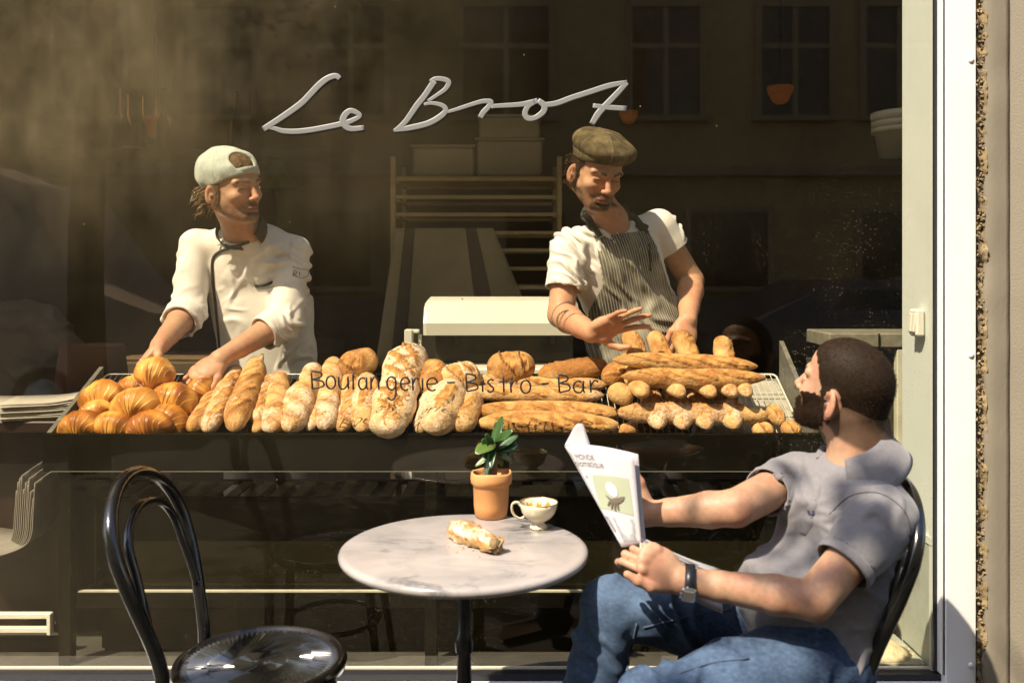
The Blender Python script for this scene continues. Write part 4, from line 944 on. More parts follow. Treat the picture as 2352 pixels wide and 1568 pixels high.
# left side: sideboard with paper stacks, newspapers in a rack, white low rail, dark cloth
zc = P(0, 960, 0.30)[2]
xc1 = P(165, 950, 0.30)[0]
t = thing('sideboard', 'dark wooden sideboard left of the bread stand', 'sideboard', (-1.8, 0.5, 0.05))
M_MAH = mat('dark_mahogany', (0.022, 0.010, 0.007), 0.4, 0.3, 5, dirt=0.2, dirtcol=(0.05, 0.03, 0.02))
MB().box((-2.0, 0.55, zc-0.02), (2*(xc1+2.0), 0.60, 0.035), None, 0.004).build('top', M_MAH, t)
MB().box((-2.0, 0.60, (zc-0.04+0.05)/2), (2*(xc1+1.96), 0.45, zc-0.09)).build('body', M_MAH, t)
M_PAP = mat('pale_paper', (0.42, 0.39, 0.32), 0.9, 0.06, 10)
def papers(px, py, y, w, d, n, label, rot, m=M_PAP, curl=0.0):
    c = P(px, py, y); c[2] = max(c[2], zc); t = thing('paper_stack', label, 'papers', (c[0], c[1], c[2]), 'paper stacks on the sideboard'); r = random.Random(px)
    for i in range(n):
        R = Matrix.Rotation(rot+r.uniform(-0.05, 0.05), 3, 'Z'); b = MB(); th = 0.006
        def g(u, v_):
            p = R @ Vector(((u-0.5)*w+r.uniform(-0.0005, 0.0005), (v_-0.5)*d, 0)); return (c[0]+p.x+0.004*math.sin(i*3.1), c[1]+p.y+0.003*math.cos(i*2.3), zc+0.003+i*th+curl*(i/n)*(max(0, u-0.45))**2*0.8)
        b.grid(g, 8, 2); b.build('sheet', m, t, True, 0.0045)
papers(120, 925, 0.36, 0.26, 0.20, 9, 'thick stack of pale papers with curled edge left of the tray', 0.25, curl=0.12)
papers(25, 925, 0.40, 0.22, 0.22, 7, 'lower stack of papers at the left edge of the window', -0.1)
t = thing('newspaper_rack', 'bundle of folded newspapers standing low at the left edge', 'newspapers', P(40, 1260, 0.14))
M_NWS = mat('grey_newsprint', (0.20, 0.185, 0.155), 0.9, 0.10, 30)
rn = random.Random(12)
for i in range(11):
    b = MB(); x0 = 62-i*4.2+rn.uniform(-1, 1); tp = 1155-rn.uniform(0, 70); yy = 0.10+i*0.012
    path = smooth_path([P(x0+18, tp, yy), P(x0+14, 1180, yy), P(x0+8, 1235, yy), P(x0-22, 1262, yy), P(x0-95-6*i, 1285-4*i, yy+0.02)], 5)
    b.grid(lambda u, w: path[int(round(u*(len(path)-1)))]+V(0.012*w*u, 0.14*w, 0.02*w), len(path)-1, 3); b.build('newspaper', M_NWS, t, True, 0.003)
t = thing('low_rail', 'white double rail of a low rack at the lower left', 'rail', P(60, 1430, 0.12))
M_RL = mat('cream_rail', (0.74, 0.72, 0.60), 0.5, 0.05)
for py in (1412, 1444): a = P(-60, py, 0.12); c = P(118, py, 0.12); MB().box(((a+c)/2), (c[0]-a[0], 0.02, 0.016), None, 0.002).build('bar', M_RL, t)
a = P(115, 1406, 0.118); c = P(115, 1456, 0.118); MB().box((a+c)/2, (0.012, 0.02, a[2]-c[2]), None, 0.002).build('end_bar', M_RL, t)
MB().box((P(30, 1430, 0.16)[0], 0.16, 0.16), (0.3, 0.02, 0.22)).build('backing', M_BLK, t)
tt = thing('dark_sack', 'dull brown flour sack on the floor behind the sideboard', 'sack', P(70, 900, 1.0))
S = Sdf(); S.loft(V(P(40, 800, 1.25)[0], 1.25, 0.25), V(P(50, 800, 1.25)[0], 1.25, P(0, 790, 1.25)[2]), (1, 0, 0), (0.30, 0.2), (0.22, 0.15), 0.04); S.ell(P(140, 800, 1.2), (0.10, 0.08, 0.05), None, 0.05)
v_, f_ = S.mesh(0.012); nv_ = normals(v_, f_); v_ = folds(v_, nv_, 0.02, 0.14, (0.8, 0, 0.5), SN(5)); link('sack', raw_mesh('sack', v_, f_, 4, mat('brown_sackcloth', (0.10, 0.075, 0.045), 0.95, 0.2, 8)), tt)
# things half lost in the dark behind the croissants: a red-brown barrel and a low worktop with dough
tag(MB().lathe([(0.11, 0), (0.125, 0.2), (0.125, 0.42), (0.11, 0.55), (0.10, 0.55)], (P(212, 850, 0.75)[0], 0.75, 0.55), 24).build('barrel', mat('dark_red_barrel', (0.010, 0.004, 0.0025), 0.9, 0.4, 9, spec=0.1), None, True), 'dark red-brown barrel standing behind the croissants', 'barrel')
tag(MB().box((P(212, 850, 0.75)[0], 0.80, 0.295), (0.34, 0.34, 0.49), None, 0.01).build('barrel_stand', M_MAH), 'dark low stand under the red-brown barrel', 'stand')
t = thing('work_table', 'low wooden worktop behind the baker in the green cap', 'table', (P(400, 820, 1.1)[0], 1.1, 0.05)); a = P(260, 830, 1.1); c = P(520, 830, 1.1)
MB().box(((a[0]+c[0])/2, 1.25, a[2]-0.02), (c[0]-a[0], 0.5, 0.05), None, 0.004).build('top', mat('floured_board', (0.07, 0.046, 0.02), 0.8, 0.5, 9), t); MB().box(((a[0]+c[0])/2, 1.28, (a[2]-0.05+0.05)/2), (c[0]-a[0]-0.05, 0.4, a[2]-0.1)).build('base', M_MAH, t)
MB().box((P(395, 815, 1.16)[0], 1.12, a[2]+0.012), (0.35, 0.12, 0.015), None, 0.005).build('dough_board', mat('ochre_board', (0.10, 0.058, 0.018), 0.8, 0.3, 12), t)
# ------------------------------------------------------------------ breads and croissants
M_BRD = mat('bread_crust', rough=0.8, var=0.20, scale=70, bump=0.8, bscale=170, attr=True, flour=True, spec=0.25)
M_CRO = mat('croissant_glaze', rough=0.38, var=0.10, scale=50, bump=0.2, bscale=200, attr=True, spec=0.4)
GOLD, BROWN, DARKB, PALE = V(0.60, 0.365, 0.145), V(0.36, 0.165, 0.046), V(0.17, 0.065, 0.02), V(0.70, 0.49, 0.24)
def loaf(a, b, R, label, group, cuts=(), seed=0, flat=0.88, taper=2.6, tipq=1.6, flour=0.25, tone=0.0, arch=0.0, up=None, wob=0.06, name='loaf', cat='bread', twist=0, nu=130, nv=48, pinch=1.0, crack=0.6):
    """cuts: (u position 0..1, angle of the slash from the long axis in degrees, half length m, half width m, shift round the loaf in rad)"""
    a = np.asarray(a, float); b = np.asarray(b, float); ax = nrm(b-a); L = np.linalg.norm(b-a)
    up = UPV if up is None else np.asarray(up, float); up = nrm(up-ax*(up @ ax)); side = np.cross(ax, up); sn = SN(seed+100); sn2 = SN(seed+200)
    u = np.linspace(0, 1, nu+1); u = 0.5-0.5*np.cos(PI*u)*0.35-0.5*0.65*(1-2*u); th = np.linspace(-PI, PI, nv, endpoint=False)
    U, T = np.meshgrid(u, th, indexing='ij')
    x = np.abs(2*U-1); prof = np.clip(1-x**taper, 0, 1)**(1/tipq)*pinch+(1-pinch)*np.sqrt(np.clip(1-x**8, 0, 1))
    p0 = np.stack([U*L*3, np.cos(T)*R*3, np.sin(T)*R*3], -1).reshape(-1, 3)
    n = sn(p0, 1.6).reshape(U.shape); n2 = sn2(p0, 5.5).reshape(U.shape)
    r = R*prof*(1+wob*n+0.018*n2)
    col = np.empty(U.shape+(3,)); topw = sstep(-0.35, 0.75, np.cos(T)+0.25*n)
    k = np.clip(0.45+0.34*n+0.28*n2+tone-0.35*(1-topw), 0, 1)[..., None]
    col[:] = GOLD*(1-k)+BROWN*k; lo = (1-topw)[..., None]; col = col*(1-0.55*lo)+PALE*0.8*0.55*lo
    fl = np.full(U.shape, flour)+0.10*n
    for (uc, ang, hl, hw, sh) in cuts:
        al = math.radians(ang); w = (T-sh)*R; s = (U-uc)*L
        across = w*math.cos(al)-s*math.sin(al); along = w*math.sin(al)+s*math.cos(al)
        lens = np.sqrt(np.clip(1-(along/hl)**2, 0, 1)); hw2 = hw*lens+1e-6; q = (across+0.12*hw*n2)/hw2
        ins = (np.abs(along) < hl)*sstep(1.15, 0.85, np.abs(q))*(np.abs(T-sh) < 1.75)
        crk = 0.5+0.5*np.tanh(2*sn2(p0+3, 9.0).reshape(U.shape))
        r = r-ins*R*0.10+ins*R*0.09*crk; edge = np.exp(-((q-1.0)/0.16)**2)*(np.abs(along) < hl*0.97)*lens**0.3*(np.abs(T-sh) < 1.75)
        r = r+edge*R*0.20; inner = (V(0.58, 0.31, 0.10)*(1-crk[..., None]*0.7)+V(0.32, 0.13, 0.036)*crk[..., None]*0.7)
        col = col*(1-ins[..., None])+inner*ins[..., None]; fl = fl*(1-ins)-0.12*ins
        e = (edge*0.9)[..., None]; col = col*(1-e)+DARKB*e; e2 = np.exp(-((q+1.05)/0.22)**2)*(np.abs(along) < hl*0.97)*0.5*(np.abs(T-sh) < 1.75); fl = fl+0.5*e2
    if twist:
        ph = U*L/(R*twist)+T*0.9+0.25*n; rid = np.abs(((ph/PI) % 1)-0.5)*2; r = r*(1+0.055*(rid-0.5)); fl = fl+0.22*(rid-0.45); dk = np.exp(-(rid/0.16)**2)[..., None]*0.6; col = col*(1-dk)+BROWN*0.8*dk
    tip = np.clip((x-0.90)/0.1, 0, 1)[..., None]*0.35; col = col*(1-tip)+BROWN*tip
    pe = np.stack([U*L*1.0, np.cos(T)*R*2.2, np.sin(T)*R*2.2], -1).reshape(-1, 3); ck = np.abs(SN(seed+400)(pe, 13.0).reshape(U.shape)+0.4*n2)
    ckl = np.exp(-(ck/0.10)**2)*crack*topw*sstep(0.0, 0.6, n+0.5); r = r*(1-0.06*ckl); col = col*(1-0.8*ckl[..., None])+DARKB*0.8*ckl[..., None]; fl = fl-0.3*ckl
    r = r*(1+0.010*SN(seed+500)(p0, 14.0).reshape(U.shape))
    cu = np.cos(T); cu = np.where(cu < 0, cu*flat, cu)
    pos = a+(b-a)*U[..., None]+(up*arch*L)*(1-(2*U-1)**2)[..., None]+up*(r*cu*flat)[..., None]+side*(r*np.sin(T))[..., None]
    bend = (sn(np.stack([U*1.2, 0*U, 0*U], -1).reshape(-1, 3), 0.7).reshape(U.shape))*R*0.12; pos = pos+side*bend[..., None]
    v = pos.reshape(-1, 3); idx = np.arange((nu+1)*nv).reshape(nu+1, nv); j = np.roll(idx, -1, 1)
    f = np.stack([idx[:-1], idx[1:], j[1:], j[:-1]], -1).reshape(-1, 4)
    o = link(name, raw_mesh(name, v, f, 4, M_BRD, cols=np.clip(col, 0.004, 0.95).reshape(-1, 3), attrs={'fl': fl.ravel()}))
    return tag(o, label, cat, group)
def croissant(c, d, up, L, R, label, seed, bendk=0.55, dark=0.0, layers=4):
    d = nrm(d); up = nrm(np.asarray(up)-d*(np.asarray(up) @ d)); side = np.cross(d, up); sn = SN(seed+300)
    nu, nv = 110, 36; u = np.linspace(-1, 1, nu+1); th = np.linspace(-PI, PI, nv, endpoint=False); U, T = np.meshgrid(u, th, indexing='ij'); A = np.abs(U)
    p0 = np.stack([U*1.2, np.cos(T)*0.7, np.sin(T)*0.7], -1).reshape(-1, 3); n = sn(p0, 0.9).reshape(U.shape); n2 = sn(p0, 3.1).reshape(U.shape)
    base = np.clip(1-A**2.0, 0, 1)**0.66
    s = A*layers+0.38*np.sin(T+0.6+np.sign(U)*0.7)*np.sign(U)+0.10*n; fr = s % 1.0
    env = base*(1+0.055*(1-fr)**1.5-0.01)*(A < 0.985)
    r = R*np.maximum(env, 0.0)*(1+0.04*n)
    ang = U*bendk*1.35; pos = np.asarray(c)+d*(np.sin(ang)/max(bendk*1.35, 1e-3)*L/2)[..., None]+side*((1-np.cos(ang))/max(bendk*1.35, 1e-3)*L/2*1.0)[..., None]
    dloc = d*np.cos(ang)[..., None]+side*np.sin(ang)[..., None]; sloc = side*np.cos(ang)[..., None]-d*np.sin(ang)[..., None]
    cu = np.cos(T); pos = pos+up*(r*np.where(cu < 0, cu*0.75, cu*0.98))[..., None]+sloc*(r*np.sin(T)*1.05)[..., None]
    line = 0.5+0.5*np.sin((s*8.0+0.30*n2)*2*PI*0.62)
    gold, amber, brown = V(0.76, 0.42, 0.10), V(0.52, 0.215, 0.034), V(0.27, 0.085, 0.014)
    k = np.clip(0.26+0.26*n+0.30*sstep(0.2, 0.95, np.cos(T))+dark+0.34*np.exp(-(fr/0.09)**2)-0.34*line, 0, 1)[..., None]
    col = np.where(k < 0.5, gold*(1-2*k)+amber*2*k, amber*(2-2*k)+brown*(2*k-1)); lo = np.clip(-np.cos(T)*0.8, 0, 1)[..., None]*0.5; col = col*(1-lo)+V(0.55, 0.33, 0.10)*lo
    v = pos.reshape(-1, 3); idx = np.arange((nu+1)*nv).reshape(nu+1, nv); j = np.roll(idx, -1, 1)
    f = np.stack([idx[:-1], idx[1:], j[1:], j[:-1]], -1).reshape(-1, 4)
    o = link('croissant', raw_mesh('croissant', v, f, 4, M_CRO, cols=np.clip(col, 0.004, 0.95).reshape(-1, 3)))
    return tag(o, label, 'croissant', 'croissants in the tray')
# croissants: picture centre, depth offset over the rack, size, tilt of the long axis in the picture, darkening, strongest on the front ones to paint their shade
CR = [(235, 912, 0.042, 0.128, 0.048, 8, 0.0, 'large golden croissant at the back left corner of the pile, by the tray wall'),
      (322, 892, 0.040, 0.130, 0.042, -8, 0.10, 'golden-brown croissant below the one held by the baker'),
      (313, 930, 0.066, 0.134, 0.050, 4, 0.0, 'plump golden croissant lying on top in the middle of the pile'),
      (402, 918, 0.056, 0.130, 0.047, -14, 0.05, 'golden croissant under the fingertips of the baker, right of the pile'),
      (214, 948, 0.030, 0.105, 0.034, 30, 0.0, 'small croissant lying tip up at the left of the pile'),
      (187, 977, 0.030, 0.122, 0.040, 4, 0.12, 'brown croissant in the front left corner of the tray'),
      (263, 976, 0.032, 0.122, 0.040, -4, 0.36, 'croissant darkened by painted-in shade, second from the left at the front edge'),
      (346, 976, 0.034, 0.134, 0.042, 10, 0.34, 'croissant darkened by painted-in shade, third from the left at the front edge'),
      (392, 962, 0.034, 0.116, 0.040, -24, 0.40, 'croissant darkened most by painted-in shade at the front, next to the long loaves'),
      (457, 900, 0.030, 0.105, 0.036, 65, 0.12, 'croissant half hidden behind the hand of the baker')]
for i, (px, py, h, L, R, tl, dk, lab) in enumerate(CR):
    c = RP(px, py, h); a = math.radians(tl); croissant(c, V(math.cos(a), 0.25*math.sin(a), math.sin(a)), V(0.1*(-1)**i, -0.75, 0.75), L*1.14, R*1.06, lab, i, 0.55+0.15*(i % 3), dk)
croissant(P(356, 857, 0.185), V(0.97, 0.1, -0.14), V(0.1, -0.85, 0.5), 0.122, 0.047, 'golden croissant held up in the hand of the baker', 40, 0.6, -0.08)

def std(b, t, R, lab, h=None, **k):
    """long loaf lying up the slope: bottom and top end in the picture"""
    R = R*1.16; h = R*0.9 if h is None else h; k.setdefault('taper', 5); k.setdefault('tipq', 1.9)
    return loaf(RP(*b, h), RP(*t, h), R, lab, 'loaves leaning up the tray', **k)
def slashes(n, ang, hl, hw, sh=0.0, a=0.14, b=0.86): return [(a+(b-a)*(i+0.5)/n, ang, hl, hw, sh) for i in range(n)]
std((440, 990), (496, 902), 0.026, 'small crusty baguette right beside the croissants', cuts=slashes(3, 25, 0.05, 0.011), seed=1, flour=0.12, name='baguette')
std((474, 992), (545, 842), 0.030, 'floury baguette with a white left side, left of the twin-tipped loaf', cuts=slashes(3, 28, 0.055, 0.014, 0.5), seed=2, flour=0.42, name='baguette')
std((540, 990), (586, 822), 0.035, 'big brown slashed loaf whose top splits into two tips', cuts=slashes(4, 38, 0.050, 0.015, -0.1), seed=3, flour=0.16, tone=0.15, name='loaf', h=0.045, taper=5, tipq=1.6)
loaf(RP(588, 850, 0.05), RP(603, 812, 0.055), 0.012, 'pointed right tip of the split brown loaf', None, seed=71, flour=0.4, name='loaf_tip', taper=1.6)
std((584, 970), (619, 862), 0.025, 'shaded floury baguette wedged behind the split brown loaf', seed=4, flour=0.35, name='baguette', cuts=slashes(3, 30, 0.04, 0.01))
std((622, 993), (645, 858), 0.031, 'short stout floury loaf with a blunt round top', seed=5, flour=0.36, taper=6, tipq=2, twist=0.55, cuts=slashes(2, 60, 0.03, 0.010))
std((590, 993), (600, 958), 0.016, 'small pale bread tip at the front edge of the tray', seed=6, flour=0.2, name='bread_roll')
std((651, 966), (694, 880), 0.028, 'twisted floury loaf half hidden left of the long twisted one', seed=7, flour=0.40, twist=0.6, taper=5)
std((664, 990), (725, 840), 0.034, 'long twisted floury loaf right of the blunt one', seed=8, flour=0.40, twist=0.62, taper=6, tipq=2.0, h=0.044)
std((712, 988), (736, 915), 0.022, 'pale narrow floury loaf standing low left of the first letter', seed=9, flour=0.52, taper=4)
std((745, 986), (773, 824), 0.032, 'twisted floury loaf under the first letter of the lettering', seed=10, flour=0.40, twist=0.6, taper=6, tipq=2, h=0.04)
std((786, 990), (808, 850), 0.027, 'slim slashed baguette right of the twisted floury loaf', seed=11, flour=0.34, cuts=slashes(3, 22, 0.045, 0.010), name='baguette')
loaf(RP(778, 840, 0.05), RP(868, 832, 0.055), 0.054, 'dark round rustic loaf at the back edge of the tray', 'round loaves', seed=12, flour=0.18, tone=0.35, taper=3.2, tipq=2, cuts=[(0.3, 50, 0.05, 0.02, 0.3)], name='round_loaf', up=V(0, -0.5, 0.85))
std((836, 990), (843, 862), 0.034, 'floury loaf with one long split, left of the checkered loaf', seed=13, flour=0.42, cuts=[(0.5, 6, 0.07, 0.014, 0)], taper=4)
def cross(n, m, hl, hw): return [(0.5, 38, hl, hw, 0), (0.28, 38, hl, hw, 0.1), (0.72, 38, hl, hw, -0.1), (0.5, -42, hl, hw, 0), (0.28, -42, hl, hw, -0.1), (0.72, -42, hl, hw, 0.1)]
std((908, 928), (953, 802), 0.059, 'large loaf scored in a checker of white squares', seed=14, flour=0.62, cuts=cross(3, 3, 0.085, 0.009), taper=3.4, tipq=2.0, h=0.055)
std((905, 993), (896, 890), 0.056, 'white floured loaf with brown slashes at the front below the checkered one', seed=15, flour=0.60, cuts=cross(2, 2, 0.07, 0.008), taper=3.2, tipq=2.0, h=0.060)
std((972, 992), (990, 905), 0.030, 'floury loaf squeezed between the two white loaves at the front', seed=73, flour=0.5, cuts=[(0.5, 8, 0.05, 0.010, 0.1)])
std((1014, 992), (1032, 885), 0.054, 'pale floured loaf with one broad golden split', seed=16, flour=0.50, cuts=[(0.5, 8, 0.07, 0.020, 0.1)], taper=3.0, tipq=2, h=0.055)
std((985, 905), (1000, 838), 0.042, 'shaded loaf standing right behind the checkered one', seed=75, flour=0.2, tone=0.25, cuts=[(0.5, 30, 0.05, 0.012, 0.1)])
std((1066, 990), (1074, 905), 0.036, 'short floury roll in front of the rustic loaf', seed=74, flour=0.35, cuts=[(0.5, 20, 0.04, 0.012, 0.1)], name='bread_roll')
loaf(RP(1010, 880, 0.055), RP(1104, 862, 0.06), 0.054, 'rustic loaf with cracked crust behind the white wheat loaves', 'round loaves', seed=17, flour=0.42, cuts=[(0.4, 70, 0.05, 0.016, 0.2), (0.7, 60, 0.04, 0.012, 0)], taper=3, tipq=2, name='round_loaf', up=V(0, -0.5, 0.85))
loaf(RP(1118, 848, 0.055), RP(1230, 845, 0.058), 0.060, 'round brown loaf under the hood of the white machine', 'round loaves', seed=18, flour=0.14, tone=0.05, cuts=[(0.45, 65, 0.06, 0.02, 0.1), (0.75, 80, 0.05, 0.012, 0.2)], taper=2.6, tipq=2.0, name='round_loaf', up=V(0, -0.55, 0.83))
loaf(RP(1236, 862, 0.05), RP(1396, 838, 0.055), 0.038, 'loaf at the back of the tray with its shade painted into a dark crust', 'dark loaves', seed=19, tone=0.6, flour=-0.1, cuts=[(0.5, 4, 0.11, 0.014, -0.5)], taper=4, name='dark_loaf')  # high tone paints the loaf's shade into its crust colour
def hz(x0, y0, x1, y1, yd, th, lab, grp='baguettes lying along the window', yd2=None, **k):
    a = P(x0-4, y0, yd); b = P(x1+4, y1, yd if yd2 is None else yd2); return loaf(a, b, th/2*1.10, lab, grp, up=V(0, -0.55, 0.83), name='baguette', **k)
hz(1072, 876, 1392, 884, 0.285, 0.052, 'floury baguette behind the word after the first dash', seed=20, flour=0.34, cuts=slashes(3, 14, 0.055, 0.012, 0.2), taper=5)
hz(1060, 900, 1384, 907, 0.225, 0.050, 'floury baguette right below the lettering', seed=21, flour=0.36, cuts=slashes(3, 14, 0.055, 0.012, 0.2), taper=5)
hz(1084, 944, 1424, 944, 0.165, 0.062, 'golden baguette with long slashes, second from the front edge', seed=22, flour=0.10, cuts=slashes(3, 16, 0.075, 0.016, 0.15), taper=4)
hz(1095, 972, 1418, 972, 0.105, 0.070, 'golden baguette with wide slashes, frontmost over the tray edge', seed=23, flour=0.14, cuts=slashes(3, 16, 0.080, 0.018, 0.25), taper=3.6)
for px, s in ((1236, 60), (1345, 61)): loaf(P(px, 1004, 0.075), P(px-14, 940, 0.20), 0.019, 'pale baguette tip poking out under the front baguettes, %s' % ('left' if px < 1300 else 'right beside the newspaper'), 'baguette ends over the tray edge', seed=s, flour=0.2, name='baguette_end')
loaf(P(1420, 992, 0.10), P(1466, 985, 0.11), 0.024, 'dark bread end at the front edge left of the baguette pile', None, seed=62, tone=0.3, flour=0.1, name='bread_roll')
# the big pile: two crossing layers
def stub(px, py, r, s, lab, y0=0.075, slope=0.0, dx=0, **k):
    a = P(px, py, y0)+V(0, 0, 0.004); e = a+V(dx, 0.30, 0.085+slope); return loaf(a, e, r*1.12, lab, 'baguettes pointing at the window', seed=s, name='baguette', up=V(0, -0.2, 1), taper=4.6, tipq=1.75, **k)
for i, (px, r, lab) in enumerate([(1516, 0.028, 'leftmost'), (1571, 0.027, 'second from the left'), (1626, 0.026, 'third from the left'), (1692, 0.029, 'rightmost')]):
    stub(px, 987, r*1.10, 30+i, 'baguette end facing us in the bottom row of the pile, %s' % lab, 0.030, 0.03, flour=0.40, cuts=slashes(3, 20, 0.05, 0.010))
hz(1422, 947, 1760, 950, 0.10, 0.060, 'pale baguette across the pile between the two rows of ends', 'baguettes lying across the pile', seed=35, flour=0.28, cuts=slashes(4, 12, 0.06, 0.010, -0.75), taper=6, tipq=1.8)
for i, (px, r, lab, dx) in enumerate([(1484, 0.029, 'leftmost and plain', -0.02), (1568, 0.027, 'second from the left', -0.05), (1640, 0.026, 'third from the left', -0.05), (1686, 0.025, 'fourth and browner', -0.03), (1718, 0.022, 'rightmost and half hidden', 0.0)]):
    stub(px, 912, r*1.08, 40+i, 'baguette end facing us in the upper row of the pile, %s' % lab, 0.045, 0.0, dx, flour=0.36 if i else 0.05, tone=0.15 if i == 3 else -0.1)
hz(1430, 864, 1757, 868, 0.11, 0.059, 'big golden baguette, lower of the two on top of the pile', 'baguettes lying across the pile', seed=46, flour=0.10, tone=-0.08, cuts=slashes(4, 14, 0.075, 0.014, 0.1), taper=3.0, tipq=1.4)
hz(1411, 826, 1738, 843, 0.165, 0.056, 'big golden-brown baguette, topmost on the pile', 'baguettes lying across the pile', seed=47, flour=0.05, tone=0.08, cuts=slashes(4, 14, 0.075, 0.014, 0.1), taper=3.4, tipq=1.5)
for i, (x0, y0, x1, y1, r, lab) in enumerate([(1478, 862, 1440, 768, 0.030, 'leftmost, under the outstretched hand'), (1545, 862, 1496, 770, 0.029, 'second from the left'), (1610, 866, 1552, 770, 0.033, 'third and widest'), (1668, 862, 1655, 782, 0.030, 'rightmost, standing apart')]):
    loaf(P(x0, y0, 0.22), P(x1, y1-8, 0.33), r*1.05, 'rounded baguette top leaning out behind the pile, %s' % lab, 'baguette tops behind the pile', seed=50+i, flour=0.12, tone=-0.05, cuts=[(0.55, 8, 0.055, r*0.40, 0.35)], crack=0.5, up=V(0.3, -1, 0.3), taper=5, tipq=2.0, name='baguette')
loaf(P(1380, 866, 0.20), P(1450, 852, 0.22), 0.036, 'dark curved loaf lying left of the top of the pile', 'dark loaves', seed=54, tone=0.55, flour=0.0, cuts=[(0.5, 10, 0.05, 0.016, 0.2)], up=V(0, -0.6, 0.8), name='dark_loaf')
loaf(P(1398, 892, 0.14), P(1452, 920, 0.10), 0.036, 'floury loaf end left of the upper row of baguette ends', None, seed=55, flour=0.30, up=V(0, -0.6, 0.8), name='loaf_end')
for i, (px, py, w, r, lab) in enumerate([(1780, 955, 46, 0.036, 'round roll right of the pile by the pale wire rack'), (1752, 986, 50, 0.028, 'shaded roll low right of the bottom row'), (1818, 984, 50, 0.028, 'round roll at the front edge beside the bearded chin')]):
    loaf(P(px-w/2, py, 0.13-0.05*(i > 0)), P(px+w/2, py+2, 0.13-0.05*(i > 0)), r, lab, 'round rolls', seed=57+i, flour=0.16, tone=-0.05, cuts=[(0.5, 60, 0.03, 0.010, 0.1)], up=V(0, -0.6, 0.8), taper=2.4, tipq=2.0, name='bread_roll')
# ------------------------------------------------------------------ pavement furniture: table, pot plant, cup, pastry, chairs, newspaper
TC = V(P(1066, 1250, -0.463)[0], -0.463, 0.73); TR = 0.290
tb = thing('bistro_table', 'round white marble bistro table on a black turned iron stem', 'table', (TC[0], TC[1], 0))
def marble():
    m = bpy.data.materials.new('veined_marble'); m.use_nodes = True; nt = m.node_tree; N = nt.nodes; L = nt.links; b = N['Principled BSDF']; tc = N.new('ShaderNodeTexCoord')
    def nz(sc, det, ro, dist, stretch=(1, 1, 1)):
        mp = N.new('ShaderNodeMapping'); mp.inputs['Scale'].default_value = stretch; mp.inputs['Rotation'].default_value = (0, 0, 0.25); mp.inputs['Location'].default_value = (1.7, 0.4, 0); L.new(tc.outputs['Object'], mp.inputs[0])
        n = N.new('ShaderNodeTexNoise'); n.inputs['Scale'].default_value = sc; n.inputs['Detail'].default_value = det; n.inputs['Roughness'].default_value = ro; n.inputs['Distortion'].default_value = dist; L.new(mp.outputs[0], n.inputs['Vector']); return n.outputs[0]
    def rg(s, a, c, d, e):
        r = N.new('ShaderNodeMapRange'); r.inputs[1].default_value = a; r.inputs[2].default_value = c; r.inputs[3].default_value = d; r.inputs[4].default_value = e; L.new(s, r.inputs[0]); return r.outputs[0]
    def mt(o, a, c):
        n = N.new('ShaderNodeMath'); n.operation = o
        for i, x in enumerate((a, c)):
            if isinstance(x, (int, float)): n.inputs[i].default_value = x
            else: L.new(x, n.inputs[i])
        return n.outputs[0]
    v1 = rg(mt('ABSOLUTE', mt('SUBTRACT', nz(3.4, 8, 0.62, 0.9, (0.7, 1.6, 1)), 0.5), 0), 0.0, 0.034, 1, 0); patch = rg(nz(2.6, 3, 0.5, 0.3), 0.50, 0.66, 0, 1)
    vein = mt('MULTIPLY', mt('MULTIPLY', v1, patch), rg(nz(40, 4, 0.6, 0), 0.3, 0.6, 0.3, 1)); cloud = mt('MULTIPLY', rg(nz(4.2, 6, 0.6, 0.4, (0.8, 1.4, 1)), 0.46, 0.70, 0, 1), 0.72)
    m1 = N.new('ShaderNodeMixRGB'); L.new(cloud, m1.inputs[0]); m1.inputs[1].default_value = (0.375, 0.335, 0.31, 1); m1.inputs[2].default_value = (0.20, 0.187, 0.172, 1)
    m2 = N.new('ShaderNodeMixRGB'); L.new(vein, m2.inputs[0]); L.new(m1.outputs[0], m2.inputs[1]); m2.inputs[2].default_value = (0.07, 0.072, 0.08, 1)
    L.new(m2.outputs[0], b.inputs['Base Color']); b.inputs['Roughness'].default_value = 0.22; b.inputs['Specular IOR Level'].default_value = 0.45; return m
r = TR
MB().lathe([(0.01, -0.024), (r-0.012, -0.024), (r-0.005, -0.021), (r-0.001, -0.015), (r, -0.010), (r-0.002, -0.0045), (r-0.008, -0.001), (r-0.016, 0.0), (0.01, 0.0)], TC, 96).build('table_top', marble(), tb, True)
M_IRN = mat('black_cast_iron', (0.010, 0.009, 0.008), 0.28, 0.2, 20, 0.05, 120, spec=0.5)
MB().lathe([(0.12, -0.035), (0.11, -0.027), (0.03, -0.030), (0.017, -0.06), (0.0165, -0.20), (0.020, -0.205), (0.0225, -0.225), (0.020, -0.245), (0.015, -0.25), (0.0165, -0.27), (0.018, -0.33), (0.0175, -0.385), (0.026, -0.40), (0.031, -0.415), (0.028, -0.43), (0.019, -0.445), (0.02, -0.60), (0.04, -0.64), (0.05, -0.69), (0.03, -0.70)][::-1], TC, 28).build('stem', M_IRN, tb, True)
for k in range(3):
    a = 0.5+k*2.094; b = MB(); b.tube(smooth_path([(TC[0], TC[1], 0.10), (TC[0]+math.cos(a)*0.12, TC[1]+math.sin(a)*0.12, 0.085), (TC[0]+math.cos(a)*0.22, TC[1]+math.sin(a)*0.22, 0.018)], 5), [0.026-0.001*i for i in range(11)], 10); b.build('foot', M_IRN, tb, True)

def on_table(px, py):
    d = ray(px, py); t = (0.73-CAM[2])/d[2]; return CAM+d*t
